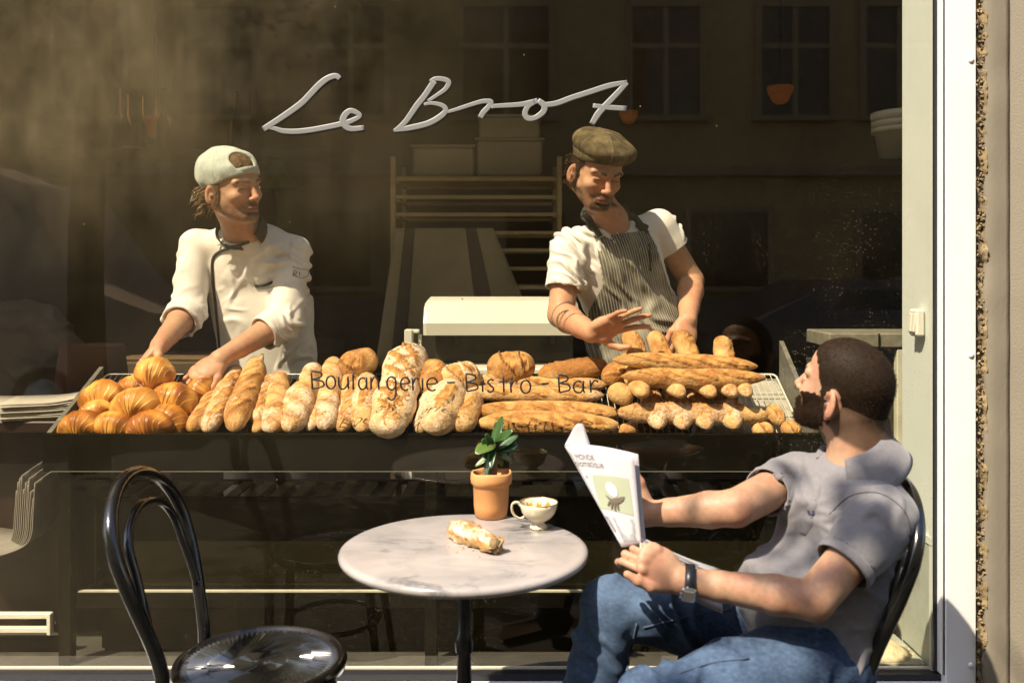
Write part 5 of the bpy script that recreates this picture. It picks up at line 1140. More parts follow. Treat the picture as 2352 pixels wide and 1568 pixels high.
# pot with a small rubber plant
pc = on_table(1128, 1186); pp = thing('potted_plant', 'small glossy-leaved plant in an orange terracotta pot on the marble table', 'plant', pc)
M_TER = mat('terracotta', (0.56, 0.255, 0.085), 0.75, 0.07, 18, 0.15, 60); sp = SN(91)
b = MB(); b.lathe([(0.01, 0.0), (0.036, 0.0), (0.041, 0.003), (0.044, 0.03), (0.0455, 0.082), (0.0478, 0.086), (0.0520, 0.089), (0.0535, 0.100), (0.0530, 0.114), (0.0505, 0.119), (0.0470, 0.117), (0.0455, 0.108), (0.044, 0.098), (0.01, 0.097)], (0, 0, 0), 40)
vv = np.array(b.v); an = np.arctan2(vv[:, 1], vv[:, 0]); q = np.stack([np.cos(an), np.sin(an), vv[:, 2]*14], 1); k = 1+0.022*sp(q, 0.35)+0.008*sp(q, 1.1); vv[:, :2] *= k[:, None]; vv[:, 2] += 0.0016*sp(q*V(1, 1, 0), 0.5)*(vv[:, 2] > 0.05); b.v = [tuple(x) for x in vv+pc]
b.build('pot', M_TER, pp, True)
MB().lathe([(0.005, 0.103), (0.025, 0.102), (0.0445, 0.099)], pc, 24).build('soil', mat('brown_bark_soil', (0.13, 0.055, 0.022), 0.95, 0.5, 60, 0.8, 200), pp)
b = MB(); b.tube(smooth_path([pc+V(0.0, 0, 0.098), pc+V(0.004, 0, 0.125), pc+V(0.006, 0, 0.155), pc+V(0.010, 0.0, 0.19)], 4), [0.017, 0.0165, 0.015, 0.014, 0.013, 0.012, 0.011, 0.010, 0.009, 0.008, 0.006, 0.005, 0.004], 10); b.tube(smooth_path([pc+V(-0.008, -0.006, 0.10), pc+V(-0.012, -0.008, 0.115), pc+V(-0.006, -0.004, 0.14), pc+V(0, 0, 0.16)], 3), [0.014, 0.013, 0.012, 0.011, 0.010, 0.008, 0.006, 0.005, 0.004, 0.003], 9); b.build('stem', mat('grey_brown_stem', (0.16, 0.10, 0.06), 0.85, 0.2, 40, 0.3, 160), pp, True)
M_LF = mat('glossy_leaf', (0.030, 0.075, 0.016), 0.28, 0.25, 14, 0.05, 80, spec=0.5); M_LF2 = mat('young_leaf', (0.085, 0.135, 0.025), 0.32, 0.2, 14, spec=0.5)
def leaf(base, d, L, W, droop, m, nrm_):
    d = nrm(d); n0 = nrm(np.asarray(nrm_)-d*(np.asarray(nrm_) @ d)); s = np.cross(d, n0); b = MB()
    def g(u, w):
        wd = W*math.sin(PI*min(1, u*0.93+0.03))**0.62*(1-0.30*u); x = (w-0.5)*2
        return base+d*(L*u)+n0*(-droop*L*u*u+0.18*wd*abs(x)-0.0)+s*(x*wd)
    b.grid(g, 10, 4); return b.build('leaf', m, pp, True, 0.0006)
lc = pc+V(0.008, 0, 0.190)
LV = [((1098, 1032), 0.016, 1, (0, -0.6, 1)), ((1150, 958), 0.014, 0, (-0.7, -0.6, 0.3)), ((1186, 1018), 0.015, 0, (0.2, -0.8, 0.7)), ((1118, 998), 0.010, 0, (0.3, -0.7, 0.6)), ((1172, 990), 0.011, 0, (-0.3, -0.8, 0.5)), ((1100, 1020), 0.009, 0, (0, -0.5, 1)), ((1178, 1056), 0.008, 1, (0.5, -0.7, 0.5)),
      ((1093, 1064), 0.007, 1, (-0.5, -0.7, 0.5)), ((1124, 1066), 0.009, 0, (-0.4, -0.9, 0.2)), ((1143, 1090), 0.009, 0, (0.1, -1, 0.1)), ((1158, 1070), 0.008, 1, (0.5, -0.8, 0.2)), ((1112, 1046), 0.011, 0, (0, -0.8, 0.6)), ((1160, 1008), 0.010, 0, (0.4, -0.8, 0.5)), ((1133, 1003), 0.008, 1, (0.2, -0.8, 0.5)),
      ((1186, 1000), 0.010, 0, (0, -0.6, 0.9)), ((1110, 1010), 0.012, 0, (-0.2, -0.7, 0.7)), ((1110, 1090), 0.006, 0, (-0.5, -0.8, 0.2)), ((1172, 1040), 0.010, 0, (0.3, -0.8, 0.4))]
for i, ((px, py), W, yg, nn) in enumerate(LV):
    tip = P(px, py, pc[1]+(-0.055+0.035*((i*7) % 4))); d = tip-lc; base = lc+V(0, 0, -0.008*(i % 4))+nrm(d)*0.006; d = tip-base; leaf(base, d, np.linalg.norm(d)*1.06, W*1.55, 0.18 if py > 1030 else 0.05, M_LF2 if yg else M_LF, nn)

# porcelain cup
cc = on_table(1237, 1213); cu = thing('coffee_cup', 'white footed porcelain cup with gold rim and dried coffee on the marble table', 'cup', cc)
M_POR = mat('cream_porcelain', (0.68, 0.60, 0.42), 0.18, 0.02, 6, coat=0.3); M_GLD = mat('gold_rim', (0.60, 0.40, 0.12), 0.3, 0.1, metal=0.8); M_COF = mat('dried_coffee', (0.42, 0.22, 0.03), 0.35, 0.3, 40)
MB().lathe([(0.004, 0.002), (0.020, 0.0), (0.0235, 0.002), (0.0205, 0.008), (0.0145, 0.013), (0.014, 0.017), (0.022, 0.021), (0.034, 0.030), (0.0425, 0.042), (0.0465, 0.056), (0.0480, 0.0655), (0.0468, 0.0658), (0.0450, 0.056), (0.041, 0.043), (0.032, 0.031), (0.018, 0.024), (0.002, 0.0235)], cc, 40).build('bowl', M_POR, cu, True)
b = MB(); b.tube([cc+V(0.0475*math.cos(a), 0.0475*math.sin(a), 0.0660) for a in np.linspace(0, 2*PI, 40, endpoint=False)], 0.0011, 6, closed=True); b.build('rim', M_GLD, cu, True)
b = MB(); b.tube([cc+V((0.0225+0.0014*math.cos(a*8))*math.cos(a), (0.0225+0.0014*math.cos(a*8))*math.sin(a), 0.0035) for a in np.linspace(0, 2*PI, 64, endpoint=False)], 0.0012, 6, closed=True); b.build('foot_edge', M_GLD, cu, True)
MB().lathe([(0.002, 0.0402), (0.02, 0.040), (0.0385, 0.0398)], cc, 30).build('coffee', M_COF, cu, True)
b = MB(); rc = random.Random(2)                                      # coffee stains climbing the inner wall
def wall(a, z): rr_ = np.interp(z, [0.040, 0.043, 0.056, 0.0655], [0.039, 0.0408, 0.0448, 0.0464]); return cc+V(rr_*math.cos(a), rr_*math.sin(a), z)
for a0, a1, h in ((0.3, 1.25, 0.059), (1.35, 1.7, 0.056), (1.9, 2.4, 0.0585)):
    b.grid(lambda u, w: wall(a0+(a1-a0)*u, 0.041+(h-0.041)*w*(0.75+0.25*math.sin(u*11))*math.sin(PI*min(1, max(0.08, u)))**0.4), 14, 4)
b.build('coffee_stain', M_COF, cu, True)
b = MB(); hp = smooth_path([cc+V(-0.045, -0.004, 0.058), cc+V(-0.052, -0.005, 0.066), cc+V(-0.064, -0.007, 0.064), cc+V(-0.0665, -0.007, 0.050), cc+V(-0.060, -0.006, 0.034), cc+V(-0.046, -0.004, 0.026), cc+V(-0.036, -0.002, 0.030)], 5)
b.tube(hp, [0.0036]*10+[0.0030]*(len(hp)-10), 8); b.build('handle', M_POR, cu, True); b = MB(); b.tube(hp[2:-4]+V(0, -0.003, 0), 0.0010, 5); b.build('handle_gilding', M_GLD, cu, True)
# half-eaten pastry
a = on_table(1040, 1228); e = on_table(1142, 1274); mid_ = (a+e)/2; L_ = np.linalg.norm(e-a)
sn_ = SN(95); b = MB(); nu_, nv_ = 44, 24; dirx = nrm(e-a); sdx = np.cross(V(0, 0, 1), dirx); vs = []; cs = []; fls = []
for i in range(nu_+1):
    u = i/nu_; rb = 0.0285*(np.interp(u, [0, 0.04, 0.15, 0.35, 0.5, 0.65, 0.8, 0.93, 0.985, 1.0], [0.2, 0.75, 1.0, 1.08, 0.95, 0.86, 0.80, 0.76, 0.68, 0.05]))
    for j in range(nv_):
        th = 2*PI*j/nv_; q = np.array([[u*1.3, math.cos(th)*0.5, math.sin(th)*0.5]]); n_ = sn_(q, 1.4)[0]; n2_ = sn_(q, 4)[0]; s_ = u*4.3+0.30*math.sin(th)+0.15*n_; fr_ = s_ % 1
        r_ = rb*(1+0.07*n_+0.06*n2_+0.26*(0.45-fr_)); c_ = max(-0.62, math.cos(th))
        vs.append(a+(e-a)*u+V(0, 0, 1)*(0.0175+r_*c_*0.98)+sdx*r_*math.sin(th)*1.05+dirx*(0.004*n2_ if u > 0.95 else 0))
        k_ = min(1, max(0, 0.4+0.3*n_+0.4*math.exp(-(fr_/0.15)**2))); col_ = V(0.47, 0.23, 0.07)*(1-k_)+V(0.27, 0.105, 0.026)*k_
        if math.cos(th) < -0.1: col_ = V(0.42, 0.27, 0.11)
        if u > 0.965: col_ = V(0.36, 0.25, 0.12)*(0.55+0.5*abs(n2_))
        cs.append(col_); fls.append(0.42+0.16*n_ if u < 0.96 else 0)
idx_ = np.arange((nu_+1)*nv_).reshape(nu_+1, nv_); jj = np.roll(idx_, -1, 1); ff = np.stack([idx_[:-1], idx_[1:], jj[1:], jj[:-1]], -1).reshape(-1, 4)
ff2 = ff.tolist()
tag(link('pastry', raw_mesh('pastry', np.array(vs), ff, 4, M_BRD, cols=np.clip(np.array(cs), 0, 1), attrs={'fl': np.array(fls)})), 'bitten sugar-dusted croissant lying on the marble table', 'pastry')

b = MB(); rk = random.Random(31)
for i in range(46):
    p = mid_+V(rk.gauss(0.02, 0.05), rk.gauss(-0.01, 0.035), 0.0); q = rk.uniform(0.0008, 0.0028); b.box(p+V(0, 0, q*0.5), (q*1.6, q, q), Matrix.Rotation(rk.uniform(0, 3), 3, 'Z'))
o = stuff(b.build('crumbs', mat('pastry_crumbs', (0.40, 0.24, 0.09), 0.9, 0.4, 90))); tag(o, 'pastry crumbs scattered round the bitten pastry on the marble table', 'crumbs')

# ------------------------------------------------------------------ bentwood chairs
M_LAC = mat('black_lacquer', (0.008, 0.007, 0.006), 0.16, 0.2, 25, 0.03, 140, spec=0.5, coat=0.3, dirt=0.12, dirtcol=(0.05, 0.04, 0.03))
def chair(sc, face, label):
    """sc: seat centre on the floor plan, face: +1 looks to the right of the picture, -1 to the left"""
    t = thing('bistro_chair', label, 'chair', (sc[0], sc[1], 0), 'bentwood chairs at the table')
    W = lambda x, y, z: V(sc[0]+face*x, sc[1]+y, z)
    zt = 0.462; R = 0.200
    MB().lathe([(0.165, zt-0.030), (R-0.010, zt-0.034), (R-0.001, zt-0.027), (R+0.002, zt-0.014), (R-0.002, zt-0.003), (R-0.009, zt+0.001), (R-0.017, zt-0.002), (R-0.020, zt-0.007), (0.165, zt-0.012)], (sc[0], sc[1], 0), 72).build('seat_ring', M_LAC, t, True)
    b = MB(); nr = 84; prof = [(0.0, zt-0.012), (0.02, zt-0.0125), (0.06, zt-0.0115), (0.12, zt-0.0095), (0.165, zt-0.008), (R-0.019, zt-0.0075)]; vs = [(sc[0], sc[1], zt-0.0122)]
    for rr_, z in prof[1:]:
        for k in range(nr*2):
            a = PI*k/nr+1.1*(1-rr_/R)**2; am = 0.0024*min(1, rr_/0.05)*(1 if rr_ < 0.17 else 0.2); vs.append((sc[0]+rr_*math.cos(a), sc[1]+rr_*math.sin(a), z+am*(1 if k % 2 else -1)))
    m2 = nr*2; f = [(0, 1+k, 1+(k+1) % m2) for k in range(m2)]
    for i in range(len(prof)-2):
        for k in range(m2): f.append((1+i*m2+k, 1+(i+1)*m2+k, 1+(i+1)*m2+(k+1) % m2, 1+i*m2+(k+1) % m2))
    b.add(vs, f); b.build('seat_panel', mat('embossed_plywood', (0.020, 0.019, 0.016), 0.13, 0.2, 30, spec=0.7, coat=0.6) if 'embossed_plywood' not in bpy.data.materials else bpy.data.materials['embossed_plywood'], t, False)
    def hoop(w0, w1, zs, zc, ztop, z0, lean, x0=-0.178):
        """two legs rising from z0, swelling from w0 to w1 at zc, closed by a half ellipse up to ztop"""
        L_ = [(-(w0+(w1-w0)*sstep(zs, zc, np.array(z))), z) for z in np.linspace(z0, zc, 12)]
        T_ = [(-w1*math.cos(a), zc+(ztop-zc)*math.sin(a)) for a in np.linspace(0, PI, 25)[1:-1]]
        P3 = []
        for y, z in L_+T_+[(-y, z) for y, z in L_[::-1]]:
            h = max(0, z-0.46); P3.append(W(x0-0.02*h/0.42-lean*(h/0.42)**1.35, float(y), z))
        return smooth_path(P3, 2)
    b = MB(); b.tube(hoop(0.135, 0.198, 0.45, 0.74, 0.892, 0.02, 0.105), 0.0158, 12); b.build('back_frame', M_LAC, t, True)
    b = MB(); b.tube(hoop(0.152, 0.140, 0.60, 0.73, 0.825, 0.585, 0.100), 0.0105, 10); b.build('inner_hoop', M_LAC, t, True)
    for s in (-1, 1):
        b = MB(); b.tube(smooth_path([W(0.135, s*0.12, zt-0.02), W(0.150, s*0.135, 0.25), W(0.185, s*0.155, 0.0)], 5), [0.017-0.0006*i for i in range(11)], 10); b.build('leg', M_LAC, t, True)
    b = MB(); b.tube([W(0.152*math.cos(a), 0.152*math.sin(a), 0.22) for a in np.linspace(0, 2*PI, 32, endpoint=False)], 0.009, 8, closed=True); b.build('ring_brace', M_LAC, t, True)
    return t
chair((P(595, 1513, -0.453)[0], -0.440), 1, 'empty black bentwood chair left of the marble table')
chair((0.588, -0.475), -1, 'black bentwood chair under the seated customer')

# ------------------------------------------------------------------ the newspaper in the customer's hands
nw = thing('newspaper', 'folded open newspaper held by the customer in the grey polo', 'newspaper', P(1440, 1180, -0.56))
M_NP = mat('white_newsprint', (0.50, 0.47, 0.475), 0.9, 0.03, 20, 0.05, 300)
A_, C_, D_, E_ = P(1297, 1024, -0.50), P(1456, 1047, -0.585), P(1474, 1252, -0.615), P(1428, 1256, -0.615)
def page(u, v_, off=0.0):
    p = (A_*(1-u)+C_*u)*(1-v_)+(E_*(1-u)+D_*u)*v_
    bul = 0.012*math.sin(PI*u)*(1-v_)**0.7; n_ = nrm(np.cross(C_-A_, E_-A_)); n_ = n_ if n_[1] < 0 else -n_
    return p+n_*(bul+off)+V(0, 0, 1)*0.006*math.sin(PI*u)*(1-v_)
b = MB(); b.grid(lambda u, v_: page(u, v_), 14, 14); b.build('front_page', M_NP, nw, True, 0.0005)
b = MB(); b.grid(lambda u, v_: page(u*1.0, v_, -0.010-0.006*u)+V(0.004, 0.004, 0.004), 10, 10); b.build('inner_page', M_NP, nw, True, 0.0005)
B_ = P(1362, 1040, -0.52)                                             # upper corner folded back
for k in range(4):
    F1, F2 = P(1318+k*5, 982-k*1.5, -0.47+0.012*k), P(1343+k*0.5, 982+k*2, -0.465+0.012*k); A2, B2 = P(1297+k*2, 1022, -0.495+0.010*k), P(1362-k*2, 1042, -0.49+0.010*k)
    b = MB(); b.grid(lambda u, v_: (A2*(1-u)+B2*u)*(1-v_)+(F1*(1-u)+F2*u)*v_+V(0.012*math.sin(PI*u)*math.sin(PI*v_)*-1, 0, 0.01*math.sin(PI*u)*v_), 8, 8); b.build('folded_page', M_NP, nw, True, 0.0005)
L1, L2, L3, L4 = P(1470, 1230, -0.600), P(1655, 1306, -0.50), P(1660, 1402, -0.63), P(1470, 1300, -0.665)
low = lambda u, v_, o=0.0: (L1*(1-u)+L2*u)*(1-v_)+(L4*(1-u)+L3*u)*v_+V(0, 0, o-0.006*math.sin(PI*u))
b = MB(); b.grid(low, 12, 6); b.build('lower_page', M_NP, nw, True, 0.0006); b = MB(); b.grid(lambda u, v_: low(u, v_, -0.006), 12, 6); b.build('lower_page', M_NP, nw, True, 0.0006)
M_PR = mat('grey_print', (0.13, 0.12, 0.13), 0.9); M_PR2 = mat('fine_print', (0.25, 0.235, 0.24), 0.9)
def print_text(s, u0, v0, size, shear=0.0):
    cu_ = bpy.data.curves.new('headline', 'FONT'); cu_.body = s; cu_.size = 1.0; o = bpy.data.objects.new('headline', cu_); COL.objects.link(o); dg = bpy.context.evaluated_depsgraph_get(); me = bpy.data.meshes.new_from_object(o.evaluated_get(dg)); bpy.data.objects.remove(o)
    co = np.zeros(len(me.vertices)*3); me.vertices.foreach_get('co', co); co = co.reshape(-1, 3)
    w = co[:, 0].max(); new = [page(u0+x*size, v0-y*size*0.85, 0.0012) for x, y, _ in co]
    me.vertices.foreach_set('co', np.array(new, np.float32).ravel()); me.materials.clear(); me.materials.append(M_PR); me.update(); return link('headline', me, nw)
def rows(u0, u1, v0, v1, n, m, fn=page, name='text_column', jit=0.12, off=0.0011):
    b = MB(); r_ = random.Random(int(u0*100+v0*1000))
    for i in range(n):
        va = v0+(v1-v0)*i/n; vb = va+(v1-v0)/n*0.45; ue = u1-(u1-u0)*jit*r_.random()
        b.add([fn(u0, va, off), fn(ue, va, off), fn(ue, vb, off), fn(u0, vb, off)], [(0, 1, 2, 3)])
    stuff(b.build(name, m, nw))
print_text('MONDE', 0.085, 0.135, 0.088); print_text('olomatique', 0.010, 0.208, 0.112); print_text('as', 0.08, 0.325, 0.06)
rows(0.02, 0.96, 0.243, 0.250, 1, M_PR2, jit=0.0)
def patchq(q, m, name, off, par):
    q = [V(*p) for p in q]; b = MB(); b.grid(lambda u, w: page(*((q[0]*(1-u)+q[1]*u)*(1-w)+(q[3]*(1-u)+q[2]*u)*w), off), 10, 10); return b.build(name, m, par)
def patch(poly, m, name, off, par): b = MB(); b.add([page(u, v_, off) for u, v_ in poly], [tuple(range(len(poly)))]); return b.build(name, m, par)
ph = patchq([(0.235, 0.295), (0.885, 0.275), (0.87, 0.68), (0.03, 0.625)], mat('print_pale_green', (0.36, 0.38, 0.26), 0.9, 0.04), 'picture', 0.0012, nw)
patch([(0.52+0.11*math.cos(a), 0.43+0.078*math.sin(a)) for a in np.linspace(0, 2*PI, 20, endpoint=False)], mat('print_white', (0.58, 0.56, 0.56), 0.9), 'printed_egg', 0.0026, ph)
M_PB = mat('print_brown', (0.13, 0.10, 0.07), 0.9, 0.3, 60)
hd = [(0.33, 0.485), (0.44, 0.525), (0.56, 0.515), (0.66, 0.495), (0.76, 0.48), (0.70, 0.53), (0.60, 0.565), (0.46, 0.565), (0.36, 0.52)]
patch(hd, M_PB, 'printed_hand', 0.0034, ph)
for k, (ux, vx) in enumerate([(0.27, 0.60), (0.33, 0.628), (0.41, 0.640), (0.50, 0.632)]):
    bx_, by_ = 0.37+0.055*k, 0.545; patch([(bx_, by_), (bx_+0.045, by_+0.005), (ux+0.035, vx), (ux, vx-0.006)], M_PB, 'printed_finger', 0.0036+0.0004*k, ph)
patchq([(0.01, 0.70), (0.13, 0.71), (0.15, 0.85), (0.07, 0.86)], mat('print_grey', (0.22, 0.20, 0.21), 0.9, 0.3, 60), 'picture', 0.0012, nw)
rows(0.24, 0.86, 0.72, 0.96, 17, M_PR2)
rows(0.05, 0.95, 0.10, 0.90, 12, M_PR2, fn=lambda u, v_, o: low(u, v_, o), jit=0.3, off=0.002)
# ------------------------------------------------------------------ the three people
def cloth_mesh(M, h, sn, creases=(), rel=1, lo=None, hi=None):
    v, f = M.mesh(h, lo=lo, hi=hi); v = relax(v, f, rel)
    for (amp, wl, d, maskfn) in creases:
        nv = normals(v, f); w = folds(v, nv, amp, wl, d, sn)
        m = maskfn(v)[:, None] if maskfn else 1.0
        v = v*(1-m)+w*m
    return v, f
def near_seg(a, b, r):
    a = np.asarray(a); b = np.asarray(b)
    def fn(v):
        d = b-a; t = np.clip(((v-a) @ d)/(d @ d), 0, 1); return sstep(r*1.5, r*0.9, np.linalg.norm(v-a-t[:, None]*d, axis=1))
    return fn
def on_cloth(tree, pts, lift=0.002, n=5):
    out = []
    for p in smooth_path([(x, y, 0) for x, y in pts], n):
        h = hit(tree, p[0], p[1], lift)
        if h is not None: out.append(h)
    return np.array(out)

# ---------------- baker in the white jacket
def baker_left():
    t = thing('person', 'person in white chef jacket and backward pale green cap leaning over the croissants', 'person', P(610, 900, 0.66)*V(1, 1, 0)+V(0, 0, 0.05))
    sn = SN(11)
    neck = P(558, 530, 0.535); F = head_frame(P(533, 446, 0.44), math.radians(58), math.radians(-3), math.radians(-8))
    shR, shL = P(450, 562, 0.57), P(676, 578, 0.62)
    elR, elL = P(432, 715, 0.50), P(652, 738, 0.50)
    wrR, wrL = P(368, 792, 0.27), P(505, 824, 0.30)
    M = Sdf(); head_sdf(M, F)
    M.cone(F(-0.022, 0, -0.02), neck, 0.056, 0.060, 0.03); M.cone(neck, P(570, 600, 0.60), 0.06, 0.09, 0.03)
    for s, e, w in ((shR, elR, wrR), (shL, elL, wrL)):
        M.cone(P(570, 600, 0.60), s, 0.07, 0.05, 0.03); arm_sdf(M, s, e, w, 0, (0.045, 0.040, 0.042, 0.029))
    # right hand (left in the picture) holds a croissant between thumb and fingers
    tR = hand_sdf(M, wrR, P(322, 842, 0.21)-wrR, V(0.72, 0.25, -0.45), -1 if False else 1,
                  [(25, 40, 25), (28, 42, 25), (30, 42, 25), (34, 42, 25)], 0.06, ((0.75, 0.45, 0.45), (0.75, 0.05, 0.60), (0.8, -0.1, 0.4)))
    tL = hand_sdf(M, wrL, P(440, 872, 0.235)-wrL, V(-0.25, 0.35, -0.85), 1,
                  [(22, 35, 20), (24, 36, 20), (24, 36, 20), (20, 34, 20)], 0.16, ((0.75, 0.6, 0.15), (0.9, 0.25, 0.3), (0.95, 0.1, 0.3)))
    v, f = M.mesh(0.0025, lo=V(-9, -9, 0.85)); c = skin_cols(v, sn, 1.17)
    head_cols(v, c, F, sn, V(0.065, 0.036, 0.017), 0.72, 0.62)
    nails(c, v, tR+tL)
    link('body', raw_mesh('body', v, f, 4, M_SKIN, cols=c), t)
    # jacket
    J = Sdf(); A, B, Cc = P(624, 930, 0.68), P(606, 720, 0.645), P(572, 600, 0.615)
    J.loft(A, B, (1, 0.15, 0), (0.178, 0.125), (0.164, 0.105), 0.03); J.loft(B, Cc, (1, 0.15, 0), (0.164, 0.105), (0.172, 0.098), 0.03)
    J.cone(P(550, 556, 0.58), shR+V(0.02, 0, -0.008), 0.066, 0.050, 0.02); J.cone(P(575, 556, 0.59), shL+V(-0.02, 0, -0.008), 0.066, 0.051, 0.02)
    J.cone(neck+V(0, 0.02, -0.045), P(570, 600, 0.60), 0.072, 0.10, 0.03)
    M_J = mat('white_jacket_cloth', (0.80, 0.765, 0.69), 0.85, 0.05, 30, 0.15, 900, dirt=0.25, dirtcol=(0.46, 0.41, 0.32), sheen=0.2)
    for s, e, w, r0 in ((shR, elR, wrR, 0.056), (shL, elL, wrL, 0.058)):
        cu = e+(w-e)*0.30
        J.cone(s, e, r0, 0.056, 0.02); J.cone(e, e+(w-e)*0.12, 0.058, 0.056, 0.02); J.cyl(e, cu, 0.058, 0.053, 0.012)
        J.cyl(e+(w-e)*0.40, e+(w-e)*0.28, 0.0515, 0.053, 0.003, 's')
    J.half(P(620, 905, 0.68), (0, 0, -1), lo=V(-2, -1, 0), hi=V(2, 2, 2))
    J.ell(neck+V(0, -0.01, 0.03), (0.063, 0.063, 0.06), None, 0.006, 's')
    v, f = cloth_mesh(J, 0.0036, sn, [(0.010, 0.055, (0.55, 0.1, 1), near_seg(shL+(elL-shL)*0.25, elL, 0.085)), (0.010, 0.055, (-0.45, 0, 1), near_seg(elR+(shR-elR)*0.5, elR, 0.085)),
        (0.008, 0.085, (1.0, 0.1, 0.35), near_seg(B, A, 0.2)), (0.005, 0.075, (0.85, 0, -0.75), near_seg(Cc, B, 0.2))])
    jac = link('jacket', raw_mesh('jacket', v, f, 4, M_J), t); tree = bvh(v, f)
    M_DK = mat('charcoal_trim', (0.028, 0.027, 0.022), 0.8, 0.25, 60, 0.2)
    b = MB(); b.tube(on_cloth(tree, [(572, 556), (545, 565), (505, 578), (489, 597), (489, 640), (496, 700), (502, 760), (508, 830)], 0.001), 0.0052, 6); b.build('piping', M_DK, jac, True)
    b = MB(); b.tube(on_cloth(tree, [(585, 656), (606, 656), (626, 648)], 0.0015), 0.0050, 6); b.build('pocket_trim', M_DK, jac, True)
    b = MB(); b.tube(on_cloth(tree, [(588, 662), (608, 663), (630, 656)], 0.0005), 0.0012, 5); b.tube(on_cloth(tree, [(672, 612), (690, 618), (706, 620), (706, 634), (688, 638), (672, 630)], 0.0005), 0.0012, 5)
    b.build('stitching', mat('stitching', (0.35, 0.31, 0.25), 0.9), jac, True)
    b = MB()
    for st in ([(673, 634), (675, 623), (681, 623), (681, 628), (675, 629), (682, 635)], [(688, 624), (688, 634)]): b.tube(on_cloth(tree, st, 0.001, 3), 0.0011, 4)
    b.build('monogram', mat('monogram_thread', (0.20, 0.08, 0.06), 0.9), jac)
    # rolled cuffs
    for e, w in ((elR, wrR), (elL, wrL)):
        d = w-e; Q = Sdf(); a0, a1 = e+d*0.10, e+d*0.34
        tilt = V(0, 0, 0.012)
        Q.cyl(a0, a1, 0.0655, 0.060, 0.004); Q.cyl(a0-d*0.1, a1+d*0.1, 0.0545, 0.050, 0.003, 's')
        q, g = cloth_mesh(Q, 0.003, sn, [(0.006, 0.04, (0.6, 0.2, 0.8), None)]); link('rolled_cuff', raw_mesh('rolled_cuff', q, g, 4, M_J), jac)
    # dark stand-up collar, open at the throat
    b = MB(); ax = nrm(F(-0.03, 0, -0.06)-neck); fd = nrm(V(0.15, -1, 0.0)-ax*np.dot(V(0.15, -1, 0), ax)); sd = np.cross(ax, fd)
    def ring(u, w):
        an = math.radians(22+(360-44)*u); r = 0.078+0.004*w
        hgt = -0.004+0.050*w-0.018*(1-abs(2*u-1))*0-0.030*(math.cos(an)+1)/2
        return neck+fd*math.cos(an)*r*1.02+sd*math.sin(an)*r+ax*hgt
    b.grid(ring, 40, 4); b.build('collar', M_DK, jac, True, 0.004)
    # trousers (hidden behind the bread stand)
    T = Sdf(); T.loft(P(622, 880, 0.69)*V(1, 1, 0)+V(0, 0, 0.98), P(622, 880, 0.70)*V(1, 1, 0)+V(0, 0, 0.84), (1, 0, 0), (0.165, 0.11), (0.17, 0.12), 0.03)
    bx = P(622, 880, 0.7)[0]
    for s in (-1, 1): T.chain([V(bx+s*0.085, 0.71, 0.86), V(bx+s*0.10, 0.70, 0.50), V(bx+s*0.11, 0.74, 0.10)], [0.088, 0.066, 0.055], 0.02)
    q, g = T.mesh(0.009); link('trousers', raw_mesh('trousers', q, g, 4, mat('dark_trousers', (0.03, 0.03, 0.035), 0.9)), t)
    b = MB()
    for s in (-1, 1): b.box((bx+s*0.115, 0.68, 0.085), (0.095, 0.27, 0.07), None, 0.03)
    b.build('shoes', mat('black_shoes', (0.015, 0.015, 0.015), 0.5), t, True)
    # cap worn backwards: crown shell with an arched opening over the forehead
    Cp = Sdf(); R = F.R
    ct = F(-0.010, 0.0, 0.070)
    Cp.ell(ct, (0.112, 0.088, 0.083), R, 0.01); Cp.ell(F(-0.03, 0, 0.075), (0.094, 0.086, 0.080), R, 0.02)
    up = nrm(R[:, 2]*0.93-R[:, 0]*0.36)                             # rim rises towards the forehead
    Cp.half(F(0.0, 0, 0.032), -up, lo=ct-0.2, hi=ct+0.2)
    Cp.ell(F(-0.006, 0, 0.052), (0.1005, 0.0775, 0.0905), R, 0.002, 's'); Cp.ell(F(0.012, 0, 0.075), (0.079, 0.069, 0.066), R, 0.002, 's')
    arch = F(0.082, -0.016, 0.108)
    Cp.ell(arch, (0.060, 0.039, 0.035), R, 0.003, 's')
    v, f = Cp.mesh(0.0026); v = relax(v, f, 1)
    q = F.loc(v); n = fbm(sn, v, 22, 3); c = np.tile(V(0.48, 0.54, 0.47), (len(v), 1)); an = np.arctan2(q[:, 1], q[:, 0]+0.02); seam = np.exp(-(np.sin(an*3+0.35)/0.035)**2)*(q[:, 2] < 0.145); nvv = normals(v, f); v = v+nvv*(0.0011*(1-1.6*seam)+0.0009*sn(v, 16)+0.0012*sn(v, 6))[:, None]; c = c*(1-0.30*seam[:, None])*(1+0.07*np.tanh(n))[:, None]
    w = np.clip((n-0.55)*0.8, 0, 0.75)[:, None]*np.clip((0.09-q[:, 2])/0.05, 0, 1)[:, None]
    c = c*(1-w)+V(0.09, 0.09, 0.065)*w
    M_CAP = mat('pale_green_felt', rough=0.95, var=0.10, scale=120, bump=0.35, bscale=600, attr=True, sheen=0.3)
    cap = link('cap', raw_mesh('cap', v, f, 4, M_CAP, cols=c), t)
    b = MB()                                                         # strap across the opening, top button, brim at the back of the head
    rim = lambda an, du: F(-0.004, 0, 0.052)+R[:, 0]*math.cos(an)*0.104+R[:, 1]*math.sin(an)*0.081+R[:, 2]*(-0.0175+0.0400*math.cos(an)+du)
    b.grid(lambda u, w: rim(math.radians(-80+160*u), 0.020*w-0.002), 24, 2); b.build('strap', M_CAP, cap, True, 0.004)
    o = cap.children[0]; a = o.data.attributes.new('Col', 'FLOAT_COLOR', 'POINT'); a.data.foreach_set('color', np.tile(np.array([0.44, 0.49, 0.43, 1], np.float32), len(o.data.vertices)))
    b = MB(); p0 = F(-0.03, 0, 0.1555)
